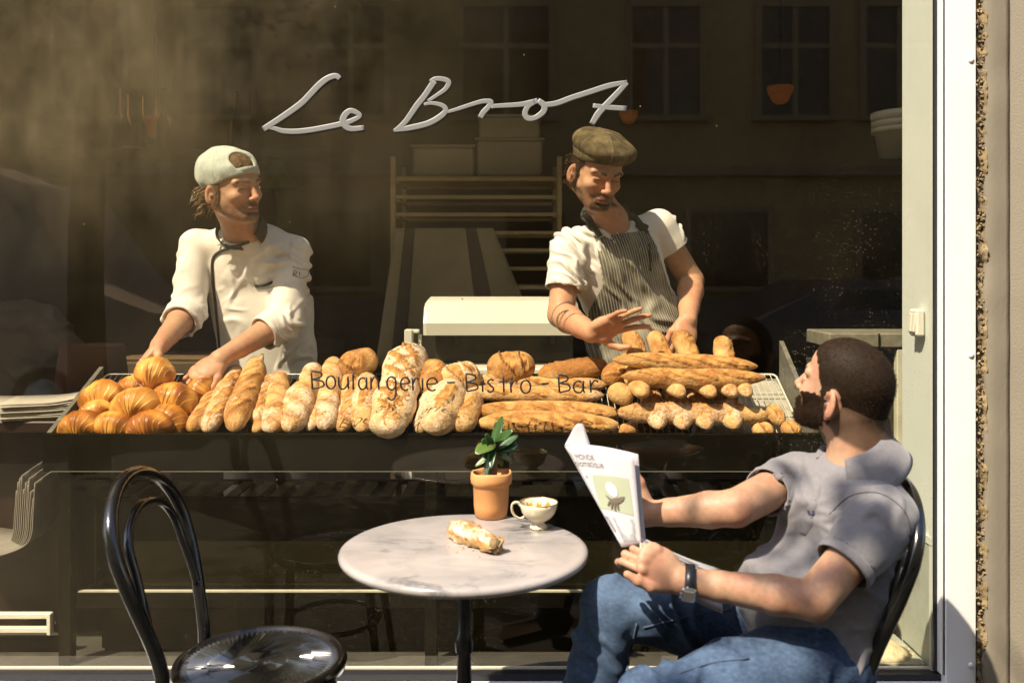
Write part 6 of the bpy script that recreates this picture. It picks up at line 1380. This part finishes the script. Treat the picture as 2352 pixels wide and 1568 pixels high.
    b.lathe([(0.001, 0.004), (0.006, 0.002), (0.008, -0.003)], p0, 10); o = b.build('button', M_CAP, cap, True)
    a = o.data.attributes.new('Col', 'FLOAT_COLOR', 'POINT'); a.data.foreach_set('color', np.tile(np.array([0.44, 0.49, 0.43, 1], np.float32), len(o.data.vertices)))
    b = MB()
    b.grid(lambda u, w: F(-0.100-0.06*w*math.cos((u-0.5)*2.2), (u-0.5)*0.15*(1-0.1*w), 0.008-0.028*w+0.012*(1-(2*u-1)**2)), 14, 5); o = b.build('brim', M_CAP, cap, True, 0.004)
    a = o.data.attributes.new('Col', 'FLOAT_COLOR', 'POINT'); a.data.foreach_set('color', np.tile(np.array([0.44, 0.49, 0.43, 1], np.float32), len(o.data.vertices)))
    # wavy hair under the cap, at the nape, and a tuft in the opening
    hc = V(0.15, 0.090, 0.042)
    hair = head_shell('hair', F, 0.0040, lambda q: np.maximum(np.minimum(hairline(q), 0.10-q[:, 2]), np.minimum(q[:, 0]-0.03, q[:, 2]-0.080)), hc*0.8, t, sn)
    fuzz(hair, F, 2500, 0.012, 0.0005, (-0.6, 0, -0.5), hc*0.9, 3, sn)
    rr = np.random.RandomState(4); roots = []; dirs = []; lens = []; rads = []
    for i in range(120):
        an = rr.uniform(-2.5, 2.5); l = math.sin(an)*0.080; fq = -0.035-0.062*math.cos(an*0.75)+rr.uniform(-0.008, 0.008); u = rr.uniform(-0.055, 0.03)
        roots.append(F(fq, l, u)); dirs.append(R @ V(-0.9, np.sign(l)*0.55+rr.uniform(-0.4, 0.4), -0.6+rr.uniform(-0.2, 0.3))); lens.append(rr.uniform(0.022, 0.050)); rads.append(rr.uniform(0.002, 0.0042))
    for i in range(30):
        roots.append(F(0.085, rr.uniform(-0.04, 0.02), rr.uniform(0.080, 0.098))); dirs.append(R @ V(0.3, 0.8, 0.5)); lens.append(rr.uniform(0.02, 0.045)); rads.append(0.0022)
    lk = strands('locks', roots, dirs, lens, rads, M_HAIR, hair, bend=nrm(-R[:, 2]*0.6-R[:, 0]*0.5), seed=3, curl=0.55)
    a = lk.data.attributes.new('Col', 'FLOAT_COLOR', 'POINT'); nvx = len(lk.data.vertices); cl = np.ones((nvx, 4), np.float32); k = 4*7
    for i in range(0, nvx, k): cl[i:i+k, :3] = hc*rr.uniform(0.5, 1.7)
    a.data.foreach_set('color', cl.ravel()); stuff(lk)
    return t

# ---------------- baker in the striped apron
def baker_right():
    t = thing('person', 'person in white T-shirt, striped apron and olive flat cap reaching towards the baguettes', 'person', P(1465, 900, 0.68)*V(1, 1, 0)+V(0, 0, 0.05))
    sn = SN(23)
    neck = P(1404, 508, 0.545); F = head_frame(P(1366, 407, 0.44), math.radians(21), math.radians(-25), math.radians(3))
    shR, shL = P(1306, 572, 0.52), P(1512, 520, 0.62)
    elR, elL = P(1288, 722, 0.45), P(1588, 645, 0.68)
    wrR, wrL = P(1358, 765, 0.235), P(1580, 735, 0.465)
    ch = P(1412, 600, 0.585)
    M = Sdf(); head_sdf(M, F)
    M.cone(F(-0.030, 0, -0.02), neck+V(-0.010, 0.01, 0), 0.051, 0.055, 0.018); M.cone(neck, ch, 0.058, 0.09, 0.03)
    for s, e, w in ((shR, elR, wrR), (shL, elL, wrL)):
        M.cone(ch, s, 0.065, 0.045, 0.03); arm_sdf(M, s, e, w, 0, (0.046, 0.045, 0.044, 0.029))
    tR = hand_sdf(M, wrR, P(1416, 742, 0.20)-wrR, V(0.50, -0.72, -0.05), 1,
                  [(-4, 12, 10), (-6, 8, 8), (-4, 10, 8), (10, 16, 10)], 0.26, ((0.55, 0.8, 0.35), (0.85, 0.45, 0.35), (0.95, 0.15, 0.2)))
    tL = hand_sdf(M, wrL, P(1572, 785, 0.43)-wrL, V(-0.3, 0.75, -0.3), -1,
                  [(35, 55, 35), (38, 55, 35), (38, 55, 35), (40, 50, 35)], 0.08, ((0.8, 0.45, 0.3), (0.9, 0.1, 0.5), (0.9, -0.1, 0.4)))
    v, f = M.mesh(0.0025, lo=V(-9, -9, 0.85)); c = skin_cols(v, sn, 1.14)
    head_cols(v, c, F, sn, V(0.032, 0.018, 0.009), 0.93, 0.88); nails(c, v, tR+tL)
    d = (elR+(wrR-elR)*0.12); ax = nrm(wrR-elR)                     # thin tattooed band round the forearm
    w = np.exp(-(((v-d) @ ax)/0.0032)**2)*(np.linalg.norm(v-d, axis=1) < 0.08); c = c*(1-0.85*w[:, None])+V(0.02, 0.015, 0.012)*0.85*w[:, None]
    link('body', raw_mesh('body', v, f, 4, M_SKIN, cols=c), t)
    # T-shirt
    J = Sdf(); A, B = P(1474, 930, 0.70), P(1462, 745, 0.635)
    side = nrm(V(1, 0.25, 0.12))
    J.loft(A, B, side, (0.168, 0.115), (0.152, 0.105), 0.03); J.loft(B, ch, side, (0.152, 0.105), (0.172, 0.105), 0.03)
    J.cone(P(1372, 558, 0.55), shR, 0.066, 0.057, 0.02); J.cone(P(1440, 548, 0.60), shL, 0.066, 0.057, 0.02)
    J.cone(neck+V(0, 0.02, -0.06), ch, 0.065, 0.10, 0.03)
    for s, e, k in ((shR, elR, 0.62), (shL, elL, 0.40)):
        h_ = s+(e-s)*k; J.cone(s, s+(e-s)*0.25, 0.058, 0.059, 0.02); J.cyl(s, h_, 0.058, 0.064, 0.012); J.cyl(h_-(e-s)*0.10, h_+(e-s)*0.05, 0.057, 0.061, 0.003, 's')
    J.half(P(1470, 905, 0.68), (0, 0, -1), lo=V(-2, -1, 0), hi=V(2, 2, 2))
    J.ell(neck+V(0.005, -0.03, 0.012), (0.066, 0.072, 0.060), None, 0.008, 's')
    M_T = mat('white_cotton', (0.76, 0.73, 0.68), 0.9, 0.04, 40, 0.12, 1000, sheen=0.2)
    v, f = cloth_mesh(J, 0.0034, sn, [(0.010, 0.040, (0.6, 0.1, 0.8), near_seg(shR+(elR-shR)*0.1, elR, 0.085)), (0.011, 0.038, (0.9, 0, -0.35), near_seg(shL, elL, 0.09)),
        (0.011, 0.055, (0.8, 0.2, 0.5), near_seg(ch, B, 0.2)), (0.002, 0.026, (0.6, 0.2, 0.6), None)])
    shirt = link('shirt', raw_mesh('shirt', v, f, 4, M_T), t); tree = bvh(v, f)
    # apron: front of the trunk, 8 mm proud of the shirt
    G = Sdf(); G.loft(A, B, side, (0.172, 0.117), (0.155, 0.107), 0.03); G.loft(B, ch, side, (0.155, 0.107), (0.160, 0.104), 0.03)
    G.ell(P(1480, 800, 0.62), (0.15, 0.13, 0.2), None, 0.05)
    v, f = G.mesh(0.0036, off=0.011); v = relax(v, f, 2)
    nv = normals(v, f)
    v = folds(v, nv, 0.012, 0.075, (0.75, 0.2, 0.42), SN(31), 1.0, 1.3); v = folds(v, nv, 0.004, 0.03, (0.8, 0.1, 0.3), SN(32))
    q = project(v); keep = inpoly(q, [(1366, 545), (1420, 537), (1488, 528), (1506, 560), (1530, 640), (1562, 720), (1592, 770), (1580, 960), (1380, 960), (1340, 800), (1352, 715), (1385, 650), (1376, 600)]) & (nv[:, 1] < 0.35)
    v2, f2, u2 = submesh(v, f, keep)
    axd = nrm(ch-A); lat = nrm(side-axd*(side @ axd)); st = (v2-A) @ lat
    ma = bpy.data.materials.new('striped_apron'); ma.use_nodes = True; nt = ma.node_tree; b0 = nt.nodes['Principled BSDF']
    at = nt.nodes.new('ShaderNodeAttribute'); at.attribute_name = 'st'
    mu = nt.nodes.new('ShaderNodeMath'); mu.operation = 'MULTIPLY'; mu.inputs[1].default_value = 2*PI/0.0088
    si = nt.nodes.new('ShaderNodeMath'); si.operation = 'SINE'; mrr = nt.nodes.new('ShaderNodeMapRange'); mrr.inputs[1].default_value = 0.45; mrr.inputs[2].default_value = 0.9
    tcn = nt.nodes.new('ShaderNodeTexCoord'); no = nt.nodes.new('ShaderNodeTexNoise'); no.inputs['Scale'].default_value = 9; no.inputs['Detail'].default_value = 6
    r2 = nt.nodes.new('ShaderNodeMapRange'); r2.inputs[1].default_value = 0.36; r2.inputs[2].default_value = 0.66; r2.inputs[4].default_value = 0.75
    mx = nt.nodes.new('ShaderNodeMixRGB'); mx.inputs[1].default_value = (0.050, 0.050, 0.040, 1); mx.inputs[2].default_value = (0.40, 0.38, 0.30, 1)
    m2 = nt.nodes.new('ShaderNodeMixRGB'); m2.inputs[2].default_value = (0.36, 0.34, 0.27, 1); lk = nt.links
    lk.new(at.outputs['Fac'], mu.inputs[0]); lk.new(mu.outputs[0], si.inputs[0]); lk.new(si.outputs[0], mrr.inputs[0]); lk.new(mrr.outputs[0], mx.inputs[0])
    lk.new(tcn.outputs['Object'], no.inputs['Vector']); lk.new(no.outputs[0], r2.inputs[0]); lk.new(mx.outputs[0], m2.inputs[1]); lk.new(r2.outputs[0], m2.inputs[0])
    lk.new(m2.outputs[0], b0.inputs['Base Color']); b0.inputs['Roughness'].default_value = 0.9
    apron = link('apron', raw_mesh('apron', v2, f2, 4, ma, attrs={'st': st}), t, 0.004); atree = bvh(v2, f2)
    M_ST = mat('dark_striped_strap', (0.035, 0.034, 0.028), 0.85, 0.5, 70)
    def strap(pts, w):
        c = smooth_path(pts, 6); b = MB(); T = np.gradient(c, axis=0); cam_n = nrm(CAM-c.mean(0)); vs = []
        lat_ = [nrm(np.cross(tt, cam_n+V(0, 0, 0.5)))*w for tt in T]
        b.grid(lambda u, w_: c[int(round(u*(len(c)-1)))]+lat_[int(round(u*(len(c)-1)))]*(w_-0.5)*2, len(c)-1, 2); return b
    pts = [F(-0.06, 0.05, -0.08)+V(0, 0.02, 0), P(1343, 492, 0.535), P(1352, 505, 0.485)] + [h for h in (hit(tree, *p, 0.006) for p in [(1362, 522), (1374, 545)]) if h is not None]
    strap(pts, 0.014).build('neck_strap', M_ST, apron, True, 0.003)
    pts = [P(1428, 470, 0.57), P(1441, 487, 0.535)] + [h for h in (hit(tree, *p, 0.006) for p in [(1455, 503), (1470, 522), (1481, 540)]) if h is not None]
    strap(pts, 0.014).build('neck_strap', M_ST, apron, True, 0.003)
    h_ = hit(tree, 1472, 524, 0.010)
    if h_ is not None: MB().box(h_, (0.042, 0.012, 0.026), Matrix.Rotation(0.45, 3, 'Y'), 0.004).build('buckle', mat('black_buckle', (0.02, 0.02, 0.018), 0.4), apron)
    b = MB(); b.tube(on_cloth(atree, [(1490, 560), (1492, 600), (1494, 622)], 0.002), 0.004, 6)
    if len(b.v): b.build('pocket_edge', mat('dark_pocket_trim', (0.02, 0.02, 0.016), 0.9), apron, True)  # dark tube along the pocket edge
    # ragged henley neckline and buttons
    b = MB(); b.tube(on_cloth(tree, [(1360, 535), (1378, 541), (1400, 545), (1412, 556), (1424, 548), (1414, 528), (1428, 515)], 0.0005), 0.0022, 6); b.build('neck_seam', M_T, shirt, True)
    b = MB()
    for p in ((1412, 560), (1416, 568)):
        h_ = hit(tree, *p, 0.001)
        if h_ is not None: b.lathe([(0.0045, 0), (0.0045, 0.0015)], h_, 10)
    if len(b.v): b.build('buttons', mat('shirt_button', (0.5, 0.47, 0.4), 0.4), shirt)
    # trousers and shoes
    T = Sdf(); bx = P(1470, 880, 0.7)[0]
    T.loft(V(bx, 0.71, 0.97), V(bx, 0.71, 0.84), (1, 0, 0), (0.155, 0.105), (0.165, 0.115), 0.03)
    for s in (-1, 1): T.chain([V(bx+s*0.085, 0.72, 0.86), V(bx+s*0.10, 0.71, 0.50), V(bx+s*0.11, 0.75, 0.10)], [0.088, 0.066, 0.055], 0.02)
    q, g = T.mesh(0.009); link('trousers', raw_mesh('trousers', q, g, 4, mat('grey_trousers', (0.04, 0.04, 0.04), 0.9)), t)
    b = MB()
    for s in (-1, 1): b.box((bx+s*0.115, 0.69, 0.085), (0.095, 0.27, 0.07), None, 0.03)
    b.build('shoes', mat('work_shoes', (0.015, 0.015, 0.015), 0.5), t, True)
    # flat cap: puffed crown over a band, seams as ridges
    R = F.R; Cp = Sdf()
    Cp.loft(F(0.0, 0, 0.058), F(0.0, 0, 0.078), R[:, 1], (0.084, 0.104), (0.086, 0.106), 0.012, capa=0.2, capb=0.2)
    Cp.ell(F(0.008, 0.004, 0.108), (0.118, 0.098, 0.047), R, 0.02); Cp.ell(F(-0.03, 0.0, 0.112), (0.09, 0.085, 0.045), R, 0.02)
    Cp.half(F(0, 0, 0.062), -(R[:, 2]*0.98-R[:, 0]*0.10), lo=F.o-0.25, hi=F.o+0.25)
    v, f = Cp.mesh(0.0026); v = relax(v, f, 1); q = F.loc(v)
    an = np.arctan2(q[:, 1], q[:, 0]); seam = np.exp(-(np.sin(an*3+0.5)/0.045)**2)*(q[:, 2] > 0.075)
    nv = normals(v, f); v = v+nv*(0.0022*seam+0.0018*sn(v, 9))[:, None]
    n = fbm(sn, v, 14, 4); c = np.tile(V(0.105, 0.082, 0.043), (len(v), 1))*(1+0.28*np.tanh(n))[:, None]; c = c*(1-seam[:, None]*0.35)+V(0.34, 0.30, 0.22)*seam[:, None]*0.35
    cap = link('cap', raw_mesh('cap', v, f, 4, mat('olive_suede', rough=0.95, var=0.35, scale=45, bump=0.5, bscale=220, attr=True, spec=0.1), cols=c), t)
    # curly hair at the sides and nape
    hc = V(0.045, 0.026, 0.014)
    hair = head_shell('hair', F, 0.0040, lambda q: np.minimum(hairline(q), 0.09-q[:, 2]), hc, t, sn)
    fuzz(hair, F, 2500, 0.010, 0.0005, (-0.4, 0, -0.3), hc, 4, sn)
    rr = np.random.RandomState(9); roots = []; dirs = []; lens = []; rads = []
    for i in range(110):
        an = rr.uniform(-2.2, 2.2); roots.append(F(-0.03-0.062*math.cos(an*0.8), math.sin(an)*0.076, rr.uniform(-0.055, 0.05))); dirs.append(R @ V(-0.8, math.sin(an)*1.2, rr.uniform(-0.5, 0.3))); lens.append(rr.uniform(0.02, 0.042)); rads.append(rr.uniform(0.002, 0.0035))
    lk2 = strands('locks', roots, dirs, lens, rads, M_HAIR, hair, bend=nrm(-R[:, 2]), seed=5, curl=1.3)
    a = lk2.data.attributes.new('Col', 'FLOAT_COLOR', 'POINT'); a.data.foreach_set('color', np.tile(np.array([*hc, 1], np.float32), len(lk2.data.vertices))); stuff(lk2)
    return t

# ---------------- customer with the newspaper
def customer():
    t = thing('person', 'person in grey polo shirt and blue jeans sitting with a newspaper, seen from behind', 'person', V(0.62, -0.55, 0.0))
    sn = SN(41)
    neck = P(1980, 1062, -0.46); F = head_frame(P(1936, 916, -0.455), math.radians(-136), math.radians(19), math.radians(4))
    shR, shL = P(1826, 1096, -0.34), P(2030, 1190, -0.61)
    elR, elL = P(1690, 1166, -0.55), P(1868, 1378, -0.70)
    wrR, wrL = P(1478, 1180, -0.47), P(1562, 1332, -0.66)
    ch, pel = P(1934, 1180, -0.47), P(1836, 1480, -0.50); mid = P(1905, 1330, -0.475)
    side = nrm(shL-shR)
    M = Sdf(); head_sdf(M, F); 
    M.cone(F(-0.025, 0, -0.03), neck, 0.060, 0.066, 0.03); M.cone(neck, ch, 0.068, 0.09, 0.04)
    M.cone(F(-0.05, 0, -0.01), neck+V(0.02, 0.0, 0.02), 0.05, 0.055, 0.03)
    for s, e, w in ((shR, elR, wrR), (shL, elL, wrL)):
        M.cone(ch, s, 0.07, 0.055, 0.03); arm_sdf(M, s, e, w, 0, (0.048, 0.042, 0.039, 0.0275))
    # near hand closes on the lower edge of the paper, thumb on the front
    tL = hand_sdf(M, wrL, P(1468, 1268, -0.665)-wrL, V(-0.12, 0.90, -0.40), 1,
                  [(38, 55, 30), (50, 66, 40), (56, 70, 40), (60, 70, 40)], 0.04, ((0.80, 0.55, -0.10), (0.97, 0.15, -0.05), (0.98, 0.0, 0.1)), 0.98, 0.027)
    tR = hand_sdf(M, wrR, P(1405, 1100, -0.43)-wrR, V(-0.3, -0.9, 0.1), 1,
                  [(40, 60, 30), (40, 60, 30), (40, 60, 30), (40, 60, 30)], 0.1, ((0.8, 0.5, 0.3), (0.9, 0.3, 0.3), (0.95, 0.1, 0.3)), 1.04)
    v, f = M.mesh(0.0026, lo=V(-9, -9, 0.5)); c = skin_cols(v, sn, 0.92); hb = V(0.020, 0.011, 0.006)
    head_cols(v, c, F, sn, hb, 0.93, 0.9, buzz=0.75); nails(c, v, tL+tR)
    n = fbm(sn, v*V(1, 1, 1), 60, 2)                                  # downy forearm hair as fine darker mottling
    for e, w in ((elR, wrR), (elL, wrL)):
        m_ = near_seg(e, e+(w-e)*0.9, 0.045)(v)*np.clip(0.08+0.05*n, 0, 0.2); c = c*(1-m_[:, None])+V(0.12, 0.06, 0.03)*m_[:, None]
    link('body', raw_mesh('body', v, f, 4, M_SKIN, cols=c), t)
    # cropped hair and full beard as thin shells following the head
    nk = lambda H: H.cone(F(-0.05, 0, -0.01), neck+V(0.02, 0.0, 0.02), 0.05, 0.055, 0.03)
    o = head_shell('hair', F, 0.0018, hairline, V(0.020, 0.0115, 0.006), t, sn, nk, rough=0.0, var=0.15)
    fuzz(o, F, 9000, 0.0055, 0.00035, (-0.5, 0, 0.1), V(0.030, 0.017, 0.009), 1, sn)
    def bk(q):
        f_, l_, u_ = q[:, 0], np.abs(q[:, 1]), q[:, 2]
        line = -0.030-0.008*sstep(0.02, 0.05, l_)+0.050*sstep(0.050, 0.072, l_)
        lipz = (((u_+0.0473)/0.009)**2+(l_/0.022)**2) < 1
        k = np.minimum(line-u_, f_-(-0.004-0.25*np.minimum(u_+0.05, 0))); k = np.minimum(k, u_+0.098)
        tash = np.minimum(0.010-np.abs(u_+0.034), 0.032-l_)
        k = np.where(f_ > 0.06, np.maximum(k, tash), k); k = np.where(lipz & (f_ > 0.094), -1, k); return k
    o = head_shell('beard', F, 0.0022, bk, V(0.018, 0.009, 0.0042), t, sn, nk, rough=0.00015, var=0.2)
    fuzz(o, F, 4500, 0.0065, 0.0004, (0.25, 0, -0.7), V(0.028, 0.014, 0.0065), 2, sn)
    # polo shirt
    M_P = mat('grey_marl_pique', (0.182, 0.170, 0.174), 0.9, 0.10, 90, 0.25, 800, sheen=0.25)
    J = Sdf(); J.loft(pel+V(0, 0, -0.03), mid, side, (0.172, 0.122), (0.158, 0.115), 0.03, capa=0.6); J.loft(mid, ch, side, (0.158, 0.115), (0.172, 0.110), 0.03)
    J.cone(ch+V(0, 0, 0.055), shR, 0.070, 0.055, 0.03); J.cone(ch+V(0.02, 0, 0.055), shL, 0.074, 0.060, 0.03)
    J.cone(neck+V(0.0, 0.0, -0.070), ch, 0.066, 0.10, 0.03)
    J.ell(P(1800, 1360, -0.52), (0.11, 0.12, 0.10), None, 0.06)
    for s, e, k, r1 in ((shR, elR, 0.50, 0.057), (shL, elL, 0.60, 0.063)):
        h_ = s+(e-s)*k; J.cone(s, s+(e-s)*0.3, r1, r1, 0.02); J.cyl(s+(e-s)*0.1, h_, r1, r1*0.96, 0.02); J.cyl(h_-(e-s)*0.12, h_+(e-s)*0.1, r1*0.90, r1*0.92, 0.003, 's')
    J.ell(neck+V(-0.02, -0.02, 0.035), (0.070, 0.068, 0.06), None, 0.008, 's')
    fd = nrm(np.cross(side, V(0, 0, -1))); fd = fd if fd[0] < 0 else -fd
    v, f = cloth_mesh(J, 0.0036, sn, [(0.009, 0.045, (0.25, 0, 1), near_seg(shL+(elL-shL)*0.35, shL+(elL-shL)*0.6, 0.09)), (0.011, 0.070, (-0.50, 0.30, 0.8), near_seg(mid+V(-0.05, 0, 0.03), pel, 0.2)), (0.005, 0.06, (0.75, 0.3, 0.55), near_seg(ch+V(-0.03, -0.05, 0.03), mid, 0.17)),
        (0.007, 0.060, (0.75, 0.1, 0.6), near_seg(shL+V(-0.04, 0, -0.06), ch+V(0, -0.03, -0.03), 0.12))])
    polo = link('polo_shirt', raw_mesh('polo_shirt', v, f, 4, M_P), t); tree = bvh(v, f)
    for s, e, k, r1 in ((shR, elR, 0.50, 0.057), (shL, elL, 0.60, 0.063)):
        h_ = s+(e-s)*k; Q = Sdf(); Q.cyl(h_-(e-s)*0.085, h_+(e-s)*0.006, r1*0.985+0.0025, r1*0.965+0.0025, 0.003); Q.cyl(h_-(e-s)*0.2, h_+(e-s)*0.1, r1*0.93, r1*0.92, 0.002, 's')
        q, g = Q.mesh(0.0028); link('sleeve_band', raw_mesh('sleeve_band', q, g, 4, M_P), polo)
    # turned-down collar: stand and falling leaf as one sheet
    ax = nrm(F(-0.03, 0, -0.05)-neck); fdn = nrm(fd-ax*(fd @ ax)); sd = np.cross(ax, fdn)
    def coll(u, w):
        an = math.radians(34+(360-68)*u); front = (math.cos(an)+1)/2
        prof = [(0.070, 0.010), (0.072, 0.050), (0.080, 0.056), (0.104, 0.026), (0.124, -0.010-0.030*front)]
        k = w*4; i = min(int(k), 3); tt = k-i; r = (prof[i][0]*(1-tt)+prof[i+1][0]*tt)*(0.84+0.16*min(1, front*1.6)) if k > 1.5 else (prof[i][0]*(1-tt)+prof[i+1][0]*tt)*(0.92+0.08*front); hh = prof[i][1]*(1-tt)+prof[i+1][1]*tt
        return neck+V(-0.012, -0.008, 0.004)+fdn*math.cos(an)*r*1.08+sd*math.sin(an)*r*1.02+ax*(hh-0.020*front)
    b = MB(); b.grid(coll, 48, 12); b.build('collar', M_P, polo, True, 0.0035)
    PT = [(1884, 1110), (1880, 1140), (1868, 1175), (1862, 1205), (1848, 1228)]
    pl = on_cloth(tree, PT, 0.0012); n_ = len(pl)
    if n_ > 3:
        tl = np.gradient(pl, axis=0); ws = [nrm(np.cross(x, CAM-pl[0]))*0.013 for x in tl]; b = MB()
        b.grid(lambda u, w: pl[int(round(u*(n_-1)))]+ws[int(round(u*(n_-1)))]*(w-0.5)*2, n_-1, 2); b.build('placket', M_P, polo, True, 0.0022)
    b = MB()
    for p in ((1874, 1150), (1865, 1190)):
        h_ = hit(tree, *p, 0.003)
        if h_ is not None: b.box(h_, (0.007, 0.003, 0.007), None, 0.001)
    if len(b.v): stuff(b.build('buttons', mat('grey_button', (0.22, 0.205, 0.21), 0.5), polo))
    for seam in ([(1905, 1180), (1950, 1140), (2010, 1130), (2060, 1155), (2085, 1190), (2090, 1235)],):
        b = MB(); pp = on_cloth(tree, seam, 0.0003)
        if len(pp) > 2: b.tube(pp, 0.0016, 5); b.build('armhole_seam', mat('dark_seam_thread', (0.10, 0.09, 0.095), 0.95), polo, True)  # thin line along the armhole, darker than the shirt
    h0 = hit(tree, 1865, 1173, 0.0015)
    ctr = hit(tree, 1866, 1172, 0.005)
    if ctr is not None:                                              # small round embroidered badge: dark disc with a light tree on it
        nn = nrm(CAM-ctr+V(-0.3, 0, 0)); uu = nrm(np.cross(V(0, 0, 1), nn)); ww = np.cross(nn, uu); b = MB()
        disc = [ctr+(uu*math.cos(a)*0.0085+ww*math.sin(a)*0.0098) for a in np.linspace(0, 2*PI, 20, endpoint=False)]
        b.add(disc, [tuple(range(20))]); lg = b.build('badge', mat('navy_thread', (0.03, 0.03, 0.055), 0.8, 0.3, 300), polo, False, 0.001)
        b = MB(); off = nn*0.0012
        for k in (-1, 0, 1): b.tube([ctr+off-ww*0.004, ctr+off+ww*0.003+uu*0.004*k], 0.0006, 4)
        b.tube([ctr+off-ww*0.007-uu*0.002, ctr+off-ww*0.0045+uu*0.006], 0.0006, 4); b.build('badge_tree', mat('grey_thread', (0.2, 0.19, 0.2), 0.8), lg)
    # jeans
    hR, hL = P(1806, 1462, -0.40), P(1852, 1515, -0.60); knR, knL = P(1402, 1392, -0.50), P(1500, 1625, -0.74)
    ftR, ftL = knR+V(-0.09, -0.01, -0.40), knL+V(0.03, 0.02, -0.41)
    T = Sdf(); T.loft(pel+V(0.02, 0, -0.02), pel+V(-0.02, 0, -0.06), side, (0.17, 0.125), (0.175, 0.13), 0.03)
    T.chain([hR, hR+(knR-hR)*0.6, knR], [0.092, 0.076, 0.064], 0.02); T.chain([knR, knR+(ftR-knR)*0.35, ftR], [0.063, 0.066, 0.054], 0.015)
    T.chain([hL, hL+(knL-hL)*0.6, knL], [0.094, 0.080, 0.068], 0.02); T.chain([knL, ftL], [0.072, 0.058], 0.025)
    v, f = cloth_mesh(T, 0.0048, sn, [(0.007, 0.08, (0.8, 0.1, 0.6), near_seg(knR, ftR, 0.09)), (0.013, 0.09, (0.9, 0.1, 0.5), near_seg(hR, knR, 0.1)), (0.012, 0.08, (0.9, 0.1, -0.3), near_seg(hL, knL, 0.1))])
    n = fbm(sn, v, 7, 4); fine = fbm(SN(8), v*V(1, 1, 3), 40, 2)
    wear = np.clip(0.15+0.06*n+0.07*fine, 0, 1)
    nv = normals(v, f)
    for a_, b_, r_ in ((knR+V(0, -0.03, 0.05), knR+V(-0.06, 0, -0.12), 0.09), (hL+(knL-hL)*0.3+V(0, -0.08, 0.02), knL+V(0, -0.05, 0.05), 0.07), (hR+(knR-hR)*0.4+V(0, 0, 0.08), knR+V(0, 0, 0.06), 0.06)): wear = np.clip(wear+0.26*near_seg(a_, b_, r_)(v), 0, 1)
    c = V(0.010, 0.024, 0.058)*(1-wear[:, None])+V(0.105, 0.165, 0.26)*wear[:, None]
    M_D = mat('blue_denim', rough=0.9, var=0.16, scale=240, bump=0.35, bscale=1100, attr=True)
    jeans = link('jeans', raw_mesh('jeans', v, f, 4, M_D, cols=c), t); jt = bvh(v, f)
    M_TH = mat('denim_seam', (0.06, 0.085, 0.14), 0.9, 0.3, 200)
    for sm in ([(1478, 1440), (1540, 1425), (1600, 1410), (1680, 1400)], [(1462, 1430), (1452, 1480), (1440, 1540)], [(1560, 1545), (1640, 1520), (1720, 1512)]):
        pp = on_cloth(jt, sm, 0.0006)
        if len(pp) > 2: b = MB(); b.tube(pp, 0.0022, 5); b.build('seam', M_TH, jeans, True)
    b = MB()
    for p_, d_ in ((ftR, V(-0.9, -0.2, -0.3)), (ftL, V(-0.9, -0.3, 0))):
        d_ = nrm(d_); Rm = np.stack([d_, nrm(np.cross(V(0, 0, 1), d_)), np.cross(d_, nrm(np.cross(V(0, 0, 1), d_)))], 1); b.box(p_+d_*0.06+V(0, 0, -0.035), (0.27, 0.095, 0.075), Rm, 0.03)
    b.build('shoes', mat('brown_shoes', (0.06, 0.035, 0.02), 0.5), t, True)
    # wristwatch
    ax = nrm(wrL-elL); c0 = wrL-ax*0.018; out = nrm(V(-0.35, -0.75, -0.35)); out = nrm(out-ax*(out @ ax)); sd = np.cross(ax, out); b = MB()
    b.grid(lambda u, w: c0+ax*(w-0.5)*0.021+out*math.cos(2*PI*u)*0.0365+sd*math.sin(2*PI*u)*0.0345, 36, 2)
    st = b.build('watch_strap', mat('black_leather', (0.012, 0.012, 0.016), 0.35, 0.1), t, True, 0.003)
    Rm = np.stack([ax, sd, out], 1)
    MB().box(c0+out*0.0385, (0.029, 0.036, 0.0085), Rm, 0.003).build('watch_case', mat('brushed_steel', (0.62, 0.62, 0.64), 0.25, 0.05, metal=1.0), st)
    MB().box(c0+out*0.0432, (0.021, 0.026, 0.001), Rm).build('watch_dial', mat('champagne_dial', (0.20, 0.17, 0.12), 0.2, 0.05, coat=0.6), st)
    MB().tube([c0+out*0.038+ax*0.0145, c0+out*0.038+ax*0.018], 0.003, 8).build('crown', bpy.data.materials['brushed_steel'], st)
    return t
# ------------------------------------------------------------------ people last
baker_left(); baker_right(); customer()
